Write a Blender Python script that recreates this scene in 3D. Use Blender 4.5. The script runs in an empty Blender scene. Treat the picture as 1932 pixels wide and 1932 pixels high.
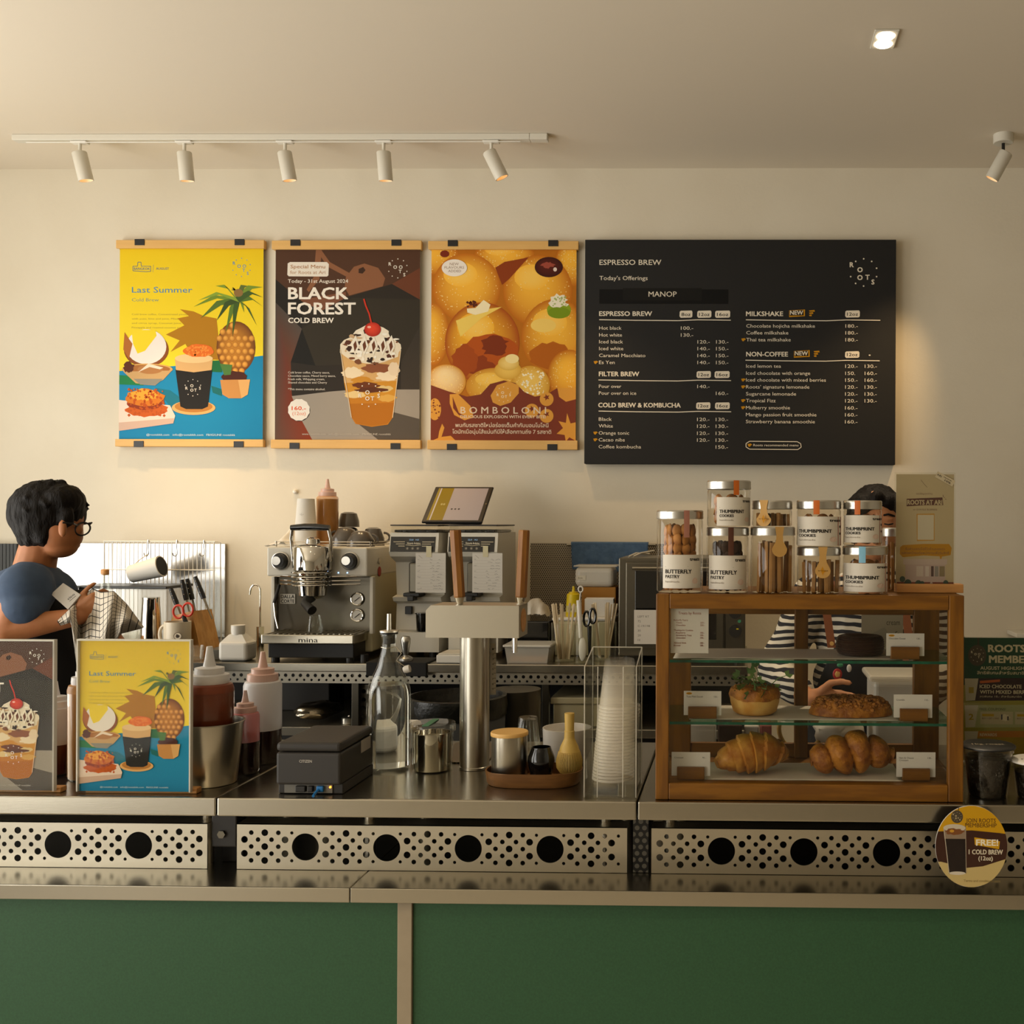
import bpy, bmesh, math, random
from mathutils import Vector, Matrix, noise
random.seed(7)
SC = bpy.context.scene
COL = SC.collection
V = Vector
PI = math.pi

# ------------------------------------------------------------------ camera
F, CX, CY = 2000.0, 1364.0, 985.0          # focal length and principal point in a 1932 px frame
CAM = V((0, 0, 1.52))
YAW, ROLL = math.radians(1.0), math.radians(0.26)
_f = V((-math.sin(YAW), math.cos(YAW), 0)); _r0 = V((math.cos(YAW), math.sin(YAW), 0)); _u0 = V((0, 0, 1))
_r = _r0 * math.cos(ROLL) + _u0 * math.sin(ROLL)
_u = -_r0 * math.sin(ROLL) + _u0 * math.cos(ROLL)
cd = bpy.data.cameras.new('camera'); cam = bpy.data.objects.new('camera', cd); COL.objects.link(cam)
cd.sensor_fit = 'HORIZONTAL'; cd.sensor_width = 36.0; cd.lens = F / 1932 * 36
cd.shift_x = (966 - CX) / 1932; cd.shift_y = (CY - 966) / 1932
cd.clip_start = 0.05
m3 = Matrix((_r, _u, -_f)).transposed()
cam.matrix_world = Matrix.Translation(CAM) @ m3.to_4x4()
SC.camera = cam

def ray(px, py): return _f + _r * ((px - CX) / F) + _u * ((CY - py) / F)
def at(px, py, Y):
    d = ray(px, py); return CAM + d * (Y / d.y)
def atz(px, py, Z):
    d = ray(px, py); return CAM + d * ((Z - CAM.z) / d.z)
def S(px, Y):                               # pixels per metre at that place
    return F / (at(px, CY, Y) - CAM).dot(_f)

# ------------------------------------------------------------------ light
SC.view_settings.view_transform = 'Standard'; SC.view_settings.look = 'None'
SC.view_settings.gamma = 1; SC.view_settings.use_curve_mapping = False
SC.view_settings.exposure = 0.74
W = bpy.data.worlds.new('world'); SC.world = W; W.use_nodes = True
bg = W.node_tree.nodes['Background']; bg.inputs[0].default_value = (1.0, 0.95, 0.86, 1); bg.inputs[1].default_value = 0.1
def area(name, loc, rot, sx, sy, e, col):
    l = bpy.data.lights.new(name, 'AREA'); l.shape = 'RECTANGLE'; l.size = sx; l.size_y = sy; l.energy = e; l.color = col
    o = bpy.data.objects.new(name, l); COL.objects.link(o); o.location = loc; o.rotation_euler = rot; return o
# daylight through the side window and through the shop front on the left
area('side_window_daylight', (-3.62, 2.1, 1.4), (0, math.radians(-97), 0), 2.4, 2.5, 58, (1.0, 0.965, 0.89))
area('front_window_daylight', (-3.62, -1.25, 1.4), (0, math.radians(-112), 0), 2.4, 2.7, 54, (1.0, 0.965, 0.89))
cy = SC.cycles
cy.max_bounces = 10; cy.diffuse_bounces = 4; cy.glossy_bounces = 5; cy.transmission_bounces = 8; cy.transparent_max_bounces = 64
cy.caustics_reflective = False; cy.caustics_refractive = False; cy.sample_clamp_indirect = 6.0; cy.blur_glossy = 0.5
cy.use_denoising = True

# ------------------------------------------------------------------ materials
def lin(c):
    if isinstance(c, str):
        c = c.lstrip('#'); c = tuple(int(c[i:i + 2], 16) / 255 for i in (0, 2, 4))
    return tuple(x / 12.92 if x <= .04045 else ((x + .055) / 1.055) ** 2.4 for x in c[:3]) + (1.0,)
MATS = {}
def mat(name, col='#808080', rough=.5, metal=0., spec=.5, trans=0., ior=1.45, alpha=1., noise_amt=0., noise_scale=8., stretch=(1, 1, 1), col2=None, bump=0., bump_scale=60., coat=0., emit=None, estr=0., sss=0.):
    m = bpy.data.materials.new(name); m.use_nodes = True; nt = m.node_tree; b = nt.nodes['Principled BSDF']
    b.inputs['Base Color'].default_value = lin(col); b.inputs['Roughness'].default_value = rough; b.inputs['Metallic'].default_value = metal
    b.inputs['Specular IOR Level'].default_value = spec; b.inputs['Transmission Weight'].default_value = trans; b.inputs['IOR'].default_value = ior
    b.inputs['Alpha'].default_value = alpha; b.inputs['Coat Weight'].default_value = coat
    if emit: b.inputs['Emission Color'].default_value = lin(emit); b.inputs['Emission Strength'].default_value = estr
    if sss: b.inputs['Subsurface Weight'].default_value = sss; b.inputs['Subsurface Radius'].default_value = (.02, .008, .004)
    if noise_amt or bump:
        tc = nt.nodes.new('ShaderNodeTexCoord'); mp = nt.nodes.new('ShaderNodeMapping'); nt.links.new(tc.outputs['Object'], mp.inputs[0]); mp.inputs['Scale'].default_value = stretch
    if noise_amt:
        n = nt.nodes.new('ShaderNodeTexNoise'); n.inputs['Scale'].default_value = noise_scale; n.inputs['Detail'].default_value = 5; nt.links.new(mp.outputs[0], n.inputs['Vector'])
        r = nt.nodes.new('ShaderNodeValToRGB'); nt.links.new(n.outputs['Fac'], r.inputs[0])
        r.color_ramp.elements[0].position = .5 - .25 * noise_amt if noise_amt <= 1 else .4; r.color_ramp.elements[1].position = .5 + .25 * noise_amt if noise_amt <= 1 else .6
        r.color_ramp.elements[0].color = lin(col); r.color_ramp.elements[1].color = lin(col2 or col); nt.links.new(r.outputs[0], b.inputs['Base Color'])
    if bump:
        n2 = nt.nodes.new('ShaderNodeTexNoise'); n2.inputs['Scale'].default_value = bump_scale; n2.inputs['Detail'].default_value = 4; nt.links.new(mp.outputs[0], n2.inputs['Vector'])
        bp = nt.nodes.new('ShaderNodeBump'); bp.inputs['Strength'].default_value = bump; bp.inputs['Distance'].default_value = .01; nt.links.new(n2.outputs['Fac'], bp.inputs['Height']); nt.links.new(bp.outputs[0], b.inputs['Normal'])
    MATS[name] = m; return m
def thin(name, col='#ffffff', rough=.03, base=.05, strength=.75):   # thin clear sheet: see-through with a fresnel gloss
    m = bpy.data.materials.new(name); m.use_nodes = True; nt = m.node_tree; nt.nodes.clear()
    o = nt.nodes.new('ShaderNodeOutputMaterial'); mx = nt.nodes.new('ShaderNodeMixShader'); t = nt.nodes.new('ShaderNodeBsdfTransparent'); g = nt.nodes.new('ShaderNodeBsdfGlossy')
    t.inputs[0].default_value = lin(col); g.inputs['Roughness'].default_value = rough; g.inputs[0].default_value = (.9, .9, .9, 1)
    lw = nt.nodes.new('ShaderNodeLayerWeight'); lw.inputs[0].default_value = .5
    pw = nt.nodes.new('ShaderNodeMath'); pw.operation = 'POWER'; pw.inputs[1].default_value = 4.5; nt.links.new(lw.outputs['Facing'], pw.inputs[0])
    mm = nt.nodes.new('ShaderNodeMath'); mm.operation = 'MULTIPLY_ADD'; mm.inputs[1].default_value = strength; mm.inputs[2].default_value = base; mm.use_clamp = True
    nt.links.new(pw.outputs[0], mm.inputs[0]); nt.links.new(mm.outputs[0], mx.inputs[0]); nt.links.new(t.outputs[0], mx.inputs[1]); nt.links.new(g.outputs[0], mx.inputs[2]); nt.links.new(mx.outputs[0], o.inputs[0])
    MATS[name] = m; return m
def frosted(name, col, frac=.45):                                    # cloudy plastic: part see-through, part pale
    m = bpy.data.materials.new(name); m.use_nodes = True; nt = m.node_tree; b = nt.nodes['Principled BSDF']; o = nt.nodes['Material Output']
    b.inputs['Base Color'].default_value = lin(col); b.inputs['Roughness'].default_value = .3
    t = nt.nodes.new('ShaderNodeBsdfTransparent'); mx = nt.nodes.new('ShaderNodeMixShader'); mx.inputs[0].default_value = frac
    nt.links.new(t.outputs[0], mx.inputs[1]); nt.links.new(b.outputs[0], mx.inputs[2]); nt.links.new(mx.outputs[0], o.inputs[0]); MATS[name] = m; return m
def steel(name, col, rough, stretch=(2, 40, 40), bump=.012):
    return mat(name, col, rough, metal=1., noise_amt=1., noise_scale=3., stretch=stretch, col2=col, bump=bump, bump_scale=14.)
def printed(name, rough):
    m = bpy.data.materials.new(name); m.use_nodes = True; nt = m.node_tree; b = nt.nodes['Principled BSDF']; b.inputs['Roughness'].default_value = rough; b.inputs['Specular IOR Level'].default_value = .5 if rough < .5 else .2
    a = nt.nodes.new('ShaderNodeAttribute'); a.attribute_name = 'Col'; nt.links.new(a.outputs['Color'], b.inputs['Base Color']); MATS[name] = m; return m
def dotted(name, base, hole, pitch, r, metal=1., rough=.4):          # punched sheet: two shifted dot grids in the x-z plane
    m = mat(name, base, rough, metal=metal); nt = m.node_tree; b = nt.nodes['Principled BSDF']
    tc = nt.nodes.new('ShaderNodeTexCoord'); res = []
    for off in ((0, 0), (.5, .5)):
        mp = nt.nodes.new('ShaderNodeMapping'); nt.links.new(tc.outputs['Object'], mp.inputs[0]); mp.inputs['Scale'].default_value = (1 / pitch, 0, 1 / (pitch * 1.73)); mp.inputs['Location'].default_value = (off[0] + 50, 0, off[1] + 50)
        fr = nt.nodes.new('ShaderNodeVectorMath'); fr.operation = 'FRACTION'; nt.links.new(mp.outputs[0], fr.inputs[0])
        sb = nt.nodes.new('ShaderNodeVectorMath'); sb.operation = 'SUBTRACT'; sb.inputs[1].default_value = (.5, 0, .5); nt.links.new(fr.outputs[0], sb.inputs[0])
        ml = nt.nodes.new('ShaderNodeVectorMath'); ml.operation = 'MULTIPLY'; ml.inputs[1].default_value = (1, 0, 1.73); nt.links.new(sb.outputs[0], ml.inputs[0])
        ln = nt.nodes.new('ShaderNodeVectorMath'); ln.operation = 'LENGTH'; nt.links.new(ml.outputs[0], ln.inputs[0])
        lt = nt.nodes.new('ShaderNodeMath'); lt.operation = 'LESS_THAN'; lt.inputs[1].default_value = r / pitch; nt.links.new(ln.outputs['Value'], lt.inputs[0]); res.append(lt)
    mxm = nt.nodes.new('ShaderNodeMath'); mxm.operation = 'MAXIMUM'; nt.links.new(res[0].outputs[0], mxm.inputs[0]); nt.links.new(res[1].outputs[0], mxm.inputs[1])
    mc = nt.nodes.new('ShaderNodeMix'); mc.data_type = 'RGBA'; mc.inputs[6].default_value = lin(base); mc.inputs[7].default_value = lin(hole)
    nt.links.new(mxm.outputs[0], mc.inputs[0]); nt.links.new(mc.outputs[2], b.inputs['Base Color'])
    inv = nt.nodes.new('ShaderNodeMath'); inv.operation = 'SUBTRACT'; inv.inputs[0].default_value = 1; nt.links.new(mxm.outputs[0], inv.inputs[1])
    if metal: nt.links.new(inv.outputs[0], b.inputs['Metallic'])
    return m
def striped(name, ca, cb, period, axis=2, duty=.5, warp=.004):
    m = mat(name, ca, .85); nt = m.node_tree; b = nt.nodes['Principled BSDF']
    tc = nt.nodes.new('ShaderNodeTexCoord'); sp = nt.nodes.new('ShaderNodeSeparateXYZ'); nt.links.new(tc.outputs['Object'], sp.inputs[0])
    n = nt.nodes.new('ShaderNodeTexNoise'); n.inputs['Scale'].default_value = 9; nt.links.new(tc.outputs['Object'], n.inputs['Vector'])
    a = nt.nodes.new('ShaderNodeMath'); a.operation = 'MULTIPLY_ADD'; a.inputs[1].default_value = warp * 8; nt.links.new(n.outputs['Fac'], a.inputs[0]); nt.links.new(sp.outputs[axis], a.inputs[2])
    d = nt.nodes.new('ShaderNodeMath'); d.operation = 'DIVIDE'; d.inputs[1].default_value = period; nt.links.new(a.outputs[0], d.inputs[0])
    f = nt.nodes.new('ShaderNodeMath'); f.operation = 'FRACT'; nt.links.new(d.outputs[0], f.inputs[0])
    l = nt.nodes.new('ShaderNodeMath'); l.operation = 'LESS_THAN'; l.inputs[1].default_value = duty; nt.links.new(f.outputs[0], l.inputs[0])
    mc = nt.nodes.new('ShaderNodeMix'); mc.data_type = 'RGBA'; mc.inputs[6].default_value = lin(ca); mc.inputs[7].default_value = lin(cb)
    nt.links.new(l.outputs[0], mc.inputs[0]); nt.links.new(mc.outputs[2], b.inputs['Base Color']); return m

mat('wall', '#dad0bb', .85, noise_amt=.6, noise_scale=3, col2='#ded5c1', bump=.05, bump_scale=90)
mat('ceiling', '#e2d7c4', .9, bump=.02, bump_scale=80)
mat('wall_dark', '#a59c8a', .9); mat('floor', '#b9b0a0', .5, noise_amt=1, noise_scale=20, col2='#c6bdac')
mat('white_metal', '#d9d4c6', .4); mat('white_plastic', '#e6e2d8', .4); mat('cream_plastic', '#cfc6a2', .45); mat('black_plastic', '#171615', .4); mat('black_gloss', '#0a0a0b', .12, coat=.5)
mat('black_matte', '#121110', .7); mat('charcoal', '#2a2724', .5); mat('grey_plastic', '#77746b', .5)
steel('steel', '#aba596', .24); steel('steel_dull', '#c0b9a8', .36); steel('steel_vert', '#b0aa9c', .28, (40, 40, 2)); steel('steel_dark', '#6d685c', .35)
mat('chrome', '#d6d3cc', .06, metal=1.); mat('aluminium', '#c9c6be', .3, metal=1.)
mat('splash_steel', '#c4c2be', .2, metal=1.)
mat('green_panel', '#244a2e', .6, noise_amt=1., noise_scale=230, col2='#2b5536', bump=.03, bump_scale=150)
mat('post', '#978a74', .6, noise_amt=.8, noise_scale=30, col2='#9d907a')
mat('bamboo', '#d8a85e', .5, noise_amt=1., noise_scale=6, stretch=(1, 14, 14), col2='#e0b36a')
mat('teak', '#6a4106', .45, noise_amt=1.2, noise_scale=5, stretch=(1.5, 12, 12), col2='#80520b')
mat('teak_upright', '#6a4106', .45, noise_amt=1.2, noise_scale=5, stretch=(12, 12, 1.5), col2='#7f510b')
mat('light_wood', '#b98144', .5, noise_amt=1.2, noise_scale=6, stretch=(1.5, 14, 14), col2='#c79052')
mat('handle_wood', '#9a672c', .45, noise_amt=1.2, noise_scale=8, stretch=(14, 14, 1.2), col2='#875622')
mat('block_wood', '#c08d4d', .5, noise_amt=1.2, noise_scale=8, stretch=(10, 10, 2), col2='#b17c3d')
mat('tray_wood', '#6c461f', .45, noise_amt=1.2, noise_scale=7, stretch=(2, 12, 12), col2='#7b5226')
mat('bamboo_pale', '#b99746', .5, noise_amt=1., noise_scale=10, stretch=(12, 12, 1), col2='#c6a557')
mat('stirrer', '#d8c6a4', .7, noise_amt=1., noise_scale=12, stretch=(8, 8, 1), col2='#cfba94')
mat('paper', '#d9d5cc', .8); mat('paper_grey', '#bdb6ab', .8); mat('parchment', '#cfc6b6', .6); mat('kraft', '#a8752f', .8)
thin('glass', '#fbfcfa'); thin('acrylic', '#fbfbf8', base=.02); thin('case_glass', '#fafaf8', base=.015, strength=.7); thin('jar_plastic', '#f4f1ea', base=.03, strength=1.1); frosted('cup_plastic', '#f3ead8', .05); frosted('cup_rim', '#f6efe0', .35); thin('sleeve', '#fbfbf8', base=.004, strength=.4)
thin('shelf_glass', '#cfe8da', base=.03); mat('glass_edge', '#1c6a4e', .2, noise_amt=1., noise_scale=40, col2='#12402f')
mat('real_glass', '#ffffff', .0, trans=1., ior=1.45); mat('water', '#ffffff', .0, trans=1., ior=1.33)
frosted('frost', '#e2dccd', .5); frosted('frost_lid', '#ddd8cc', .8); frosted('frost_white', '#e6e4e2', .75); frosted('frost_pink', '#dcb6a6', .8); frosted('pink_bottle', '#d87f7c', .7); frosted('clear_bottle', '#e4e2e2', .72); frosted('tint_amber', '#e0a868', .5)
mat('sauce_brown', '#7a3a20', .35); mat('sauce_red', '#5a1a10', .3); mat('sauce_dark', '#2a0d0e', .25); mat('sauce_amber', '#bd8545', .35)
mat('skin', '#9c6336', .55, sss=.08, noise_amt=.6, noise_scale=12, col2='#b07046'); mat('skin_pale', '#b97e55', .55, sss=.08); mat('hair', '#0d0a08', .6, spec=.15, noise_amt=1., noise_scale=40, stretch=(6, 6, 1), col2='#17120e', bump=.4, bump_scale=30)
mat('navy_shirt', '#37465c', .9, noise_amt=1., noise_scale=30, col2='#3f5068', bump=.05, bump_scale=200); mat('apron', '#15161a', .9); mat('leather', '#8a4f2c', .6); mat('trousers', '#1d1f26', .9)
striped('breton', '#cfc6b4', '#17171f', .021, duty=.5)
mat('ceramic_grey', '#514c46', .25, coat=.4); mat('ceramic_mug', '#cdbfa6', .3); mat('ceramic_white', '#d8d2c8', .25); mat('towel_blue', '#3f5876', .95, noise_amt=1., noise_scale=60, col2='#4d6786', bump=.2, bump_scale=120)
mat('yellow_plastic', '#d8bd12', .35); mat('red_plastic', '#b83018', .35); mat('blue_plastic', '#1c6fb0', .4); mat('red_sticker', '#b03030', .4); mat('pink_card', '#a05a52', .7)
mat('pastry', '#a5661a', .5, noise_amt=1.3, noise_scale=26, col2='#c8903a', bump=.25, bump_scale=60); mat('pastry_dark', '#8a4e12', .55, noise_amt=1.3, noise_scale=40, col2='#b4741f', bump=.5, bump_scale=90)
mat('pastry_pale', '#c98f3c', .55, noise_amt=1.2, noise_scale=18, col2='#ddb060', bump=.15, bump_scale=60); mat('crumble', '#85501a', .7, noise_amt=1.3, noise_scale=60, col2='#b87830', bump=.5, bump_scale=120)
mat('chocolate', '#2c1a10', .45, noise_amt=1., noise_scale=20, col2='#3a2315', bump=.2, bump_scale=50); mat('greens', '#6f8c48', .6, noise_amt=1., noise_scale=30, col2='#4a6a34'); mat('cookie', '#c08544', .7, noise_amt=1.2, noise_scale=40, col2='#9c642c'); mat('cookie_dark', '#3a2417', .7); mat('stick', '#b58a55', .7, noise_amt=1., noise_scale=30, col2='#9c713d'); mat('coffee_beans', '#150f0b', .35, bump=.9, bump_scale=70)
mat('label_white', '#d9d2c4', .6); mat('tape_orange', '#c9671c', .5); mat('tape_pink', '#b07866', .5); mat('tape_brown', '#55301f', .5); mat('tape_blue', '#7fb6cf', .5); mat('tag_kraft', '#c69a55', .6)
mat('foil', '#b8ad98', .25, metal=1., bump=.5, bump_scale=18); mat('bag_black', '#14140f', .3, bump=.6, bump_scale=20); mat('felt_grey', '#4d4f50', .8)
mat('lamp_glow', '#ffffff', .5, emit='#ffe9c8', estr=14.); mat('lamp_warm', '#ffffff', .5, emit='#ffb060', estr=1.6); mat('screen_glow', '#000000', .2, emit='#9fc8ff', estr=.7); mat('led_orange', '#000000', .3, emit='#ff9a2a', estr=3.); mat('led_blue', '#000000', .3, emit='#7fb4ff', estr=3.)
mat('green_tape', '#3f8f68', .4); mat('whisk_shade', '#2a2216', .8)
dotted('punched', '#a59a86', '#2b2620', .0085, .0026, metal=.0, rough=.5); dotted('punched_black', '#0c0c0c', '#5c574c', .016, .0052, metal=0.); dotted('mat_punched', '#857b6a', '#2a251e', .009, .0026)
printed('print_matte', .6); printed('print_gloss', .25)

# ------------------------------------------------------------------ mesh building
class MB:
    def __init__(s): s.v = []; s.f = []; s.m = []; s.s = []; s.c = []
    def add(s, vs, fs, m=0, smooth=False, M=None, col=None):
        o = len(s.v)
        for p in vs: s.v.append((M @ V(p)) if M is not None else V(p))
        for f in fs: s.f.append([i + o for i in f]); s.m.append(m); s.s.append(smooth); s.c.append(col)
        return s
    def box(s, a, b, bev=0., m=0, M=None, seg=2):           # opposite corners
        a, b = V(a), V(b); lo = V(map(min, a, b)); hi = V(map(max, a, b))
        bm = bmesh.new(); bmesh.ops.create_cube(bm, size=1)
        for v in bm.verts: v.co = V((lo[i] + (v.co[i] + .5) * (hi[i] - lo[i]) for i in range(3)))
        if bev > 0:
            bev = min(bev, .49 * min(hi[i] - lo[i] for i in range(3)))
            bmesh.ops.bevel(bm, geom=list(bm.edges), offset=bev, segments=seg, profile=.5, affect='EDGES')
        s._bm(bm, m, False, M); return s
    def _bm(s, bm, m, smooth, M):
        bm.verts.index_update(); s.add([v.co.copy() for v in bm.verts], [[v.index for v in f.verts] for f in bm.faces], m, smooth, M); bm.free()
    def lathe(s, prof, c=(0, 0, 0), seg=32, m=0, M=None, smooth=True, a0=0., a1=2 * PI, sx=1., sy=1.):   # prof: (radius, z)
        c = V(c); full = abs(a1 - a0 - 2 * PI) < 1e-6; n = seg if full else seg + 1; vs = []; fs = []
        for r, z in prof:
            for k in range(n):
                a = a0 + (a1 - a0) * k / seg; vs.append(c + V((r * math.cos(a) * sx, r * math.sin(a) * sy, z)))
        for i in range(len(prof) - 1):
            for k in range(seg):
                k2 = (k + 1) % n if full else k + 1
                q = [i * n + k, i * n + k2, (i + 1) * n + k2, (i + 1) * n + k]
                fs.append(q)
        s.add(vs, fs, m, smooth, M)
        return s
    def cyl(s, c, r, h, seg=24, m=0, M=None, r2=None, bev=0.):
        r2 = r if r2 is None else r2
        pr = [(0, 0), (r - bev, 0), (r, bev), (r2, h - bev), (r2 - bev, h), (0, h)] if bev else [(0, 0), (r, 0), (r2, h), (0, h)]
        return s.lathe(pr, c, seg, m, M, smooth=False) if not bev else s.lathe(pr, c, seg, m, M, smooth=True)
    def tube(s, pts, r, seg=8, m=0, M=None, caps=True, smooth=True):
        pts = [V(p) for p in pts]; n = len(pts); rs = r if isinstance(r, (list, tuple)) else [r] * n
        vs = []; fs = []; up = None
        for i, p in enumerate(pts):
            t = (pts[min(i + 1, n - 1)] - pts[max(i - 1, 0)]).normalized()
            if up is None: up = V((0, 0, 1)) if abs(t.z) < .9 else V((1, 0, 0))
            x = t.cross(up).normalized(); up = x.cross(t).normalized()
            for k in range(seg):
                a = 2 * PI * k / seg; vs.append(p + x * (rs[i] * math.cos(a)) + up * (rs[i] * math.sin(a)))
        for i in range(n - 1):
            for k in range(seg): fs.append([i * seg + k, i * seg + (k + 1) % seg, (i + 1) * seg + (k + 1) % seg, (i + 1) * seg + k])
        if caps: fs.append(list(range(seg))[::-1]); fs.append([(n - 1) * seg + k for k in range(seg)])
        s.add(vs, fs, m, smooth, M); return s
    def ball(s, c, r, seg=16, rings=10, m=0, M=None, nz=0., nf=8.):
        c = V(c); r = V(r) if not isinstance(r, (int, float)) else V((r, r, r)); vs = [c + V((0, 0, -r.z))]; fs = []
        for i in range(1, rings):
            t = -PI / 2 + PI * i / rings
            for k in range(seg):
                a = 2 * PI * k / seg; d = V((math.cos(t) * math.cos(a), math.cos(t) * math.sin(a), math.sin(t)))
                vs.append(c + V((r.x * d.x, r.y * d.y, r.z * d.z)) * (1 + nz * noise.noise(d * nf + c * 31)))
        vs.append(c + V((0, 0, r.z)))
        for k in range(seg): fs.append([0, 1 + (k + 1) % seg, 1 + k])
        for i in range(rings - 2):
            for k in range(seg): b = 1 + i * seg; fs.append([b + k, b + (k + 1) % seg, b + seg + (k + 1) % seg, b + seg + k])
        b = 1 + (rings - 2) * seg; e = len(vs) - 1
        for k in range(seg): fs.append([b + k, b + (k + 1) % seg, e])
        s.add(vs, fs, m, True, M); return s
    def capsule(s, p0, r0, p1, r1, seg=14):
        p0, p1 = V(p0), V(p1); d = p1 - p0; L = max(d.length, 1e-6); t = d / L; pts = []; rs = []
        for k in range(5): a = PI / 2 * (1 - k / 4); pts.append(p0 - t * (r0 * math.sin(a))); rs.append(max(r0 * math.cos(a), 1e-4))
        for k in range(5): a = PI / 2 * k / 4; pts.append(p1 + t * (r1 * math.sin(a))); rs.append(max(r1 * math.cos(a), 1e-4))
        return s.tube(pts, rs, seg)
    def prism(s, poly, y0, y1, m=0, M=None, plane='xz'):     # outline in x-z (or x-y), given thickness
        n = len(poly); mk = (lambda p, d: (p[0], d, p[1])) if plane == 'xz' else (lambda p, d: (p[0], p[1], d))
        vs = [mk(p, y0) for p in poly] + [mk(p, y1) for p in poly]
        fs = [list(range(n)), list(range(n, 2 * n))[::-1]] + [[(i + 1) % n, i, n + i, n + (i + 1) % n] for i in range(n)]
        s.add(vs, fs, m, False, M); return s
    def grid(s, fn, nu, nv, m=0, smooth=True, thick=0.):
        vs = [fn(i / nu, j / nv) for j in range(nv + 1) for i in range(nu + 1)]
        fs = [[j * (nu + 1) + i, j * (nu + 1) + i + 1, (j + 1) * (nu + 1) + i + 1, (j + 1) * (nu + 1) + i] for j in range(nv) for i in range(nu)]
        s.add(vs, fs, m, smooth); return s

ORG = {}
def tag(o, label=None, cat=None, group=None, kind=None):
    if label: o['label'] = label
    if cat: o['category'] = cat
    if group: o['group'] = group
    if kind: o['kind'] = kind
    return o
def mesh_of(name, mb, mats, off=V((0, 0, 0))):
    me = bpy.data.meshes.new(name); me.from_pydata([tuple(p - off) for p in mb.v], [], mb.f)
    for m in (mats if isinstance(mats, (list, tuple)) else [mats]): me.materials.append(MATS[m] if isinstance(m, str) else m)
    me.polygons.foreach_set('material_index', mb.m); me.polygons.foreach_set('use_smooth', mb.s)
    if any(c is not None for c in mb.c):
        ca = me.color_attributes.new('Col', 'FLOAT_COLOR', 'CORNER'); dat = []
        for f, c in zip(mb.f, mb.c):
            if c is None: c = (1, 1, 1, 1)
            for k in range(len(f)):
                dat.extend(c[k] if isinstance(c[0], (list, tuple)) else c)
        ca.data.foreach_set('color', dat)
    me.validate()
    bm = bmesh.new(); bm.from_mesh(me)
    if not any(c is not None for c in mb.c): bmesh.ops.recalc_face_normals(bm, faces=list(bm.faces))
    for e in bm.edges:
        if len(e.link_faces) == 2 and e.calc_face_angle(0) > .75: e.smooth = False
    bm.to_mesh(me); bm.free(); me.update(); return me
def thing(name, label, cat, loc, group=None):
    o = bpy.data.objects.new(name, None); o.empty_display_size = .05; COL.objects.link(o); o.location = loc
    ORG[o.name] = V(loc); return tag(o, label, cat, group)
def part(name, mb, mats, parent, label=None, mods=()):       # mesh given in world coordinates, stored relative to its thing
    og = ORG[parent.name]; o = bpy.data.objects.new(name, mesh_of(name, mb, mats, og)); COL.objects.link(o); o.parent = parent
    ORG[o.name] = og; tag(o, label); return o
def solo(name, mb, mats, label, cat, loc=None, group=None):
    if loc is None:
        xs = [p.x for p in mb.v]; ys = [p.y for p in mb.v]; zs = [p.z for p in mb.v]; loc = V(((min(xs) + max(xs)) / 2, (min(ys) + max(ys)) / 2, min(zs)))
    loc = V(loc); o = bpy.data.objects.new(name, mesh_of(name, mb, mats, loc)); COL.objects.link(o); o.location = loc; ORG[o.name] = loc
    return tag(o, label, cat, group)
def struct(name, mb, mats):
    o = bpy.data.objects.new(name, mesh_of(name, mb, mats)); COL.objects.link(o); o['kind'] = 'structure'; ORG[o.name] = V((0, 0, 0)); return o
def dup(root, loc, label=None, group=None, rot=None, cat=None):
    r = root.copy(); COL.objects.link(r); r.location = loc; ORG[r.name] = V(loc)
    if rot is not None: r.rotation_euler = rot
    tag(r, label, cat, group)
    for ch in list(root.children):
        c = ch.copy(); COL.objects.link(c); c.parent = r
        for g in list(ch.children):
            d = g.copy(); COL.objects.link(d); d.parent = c
    return r
def T(loc=(0, 0, 0), rx=0, ry=0, rz=0):
    return Matrix.Translation(V(loc)) @ Matrix.Rotation(rz, 4, 'Z') @ Matrix.Rotation(ry, 4, 'Y') @ Matrix.Rotation(rx, 4, 'X')

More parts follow.
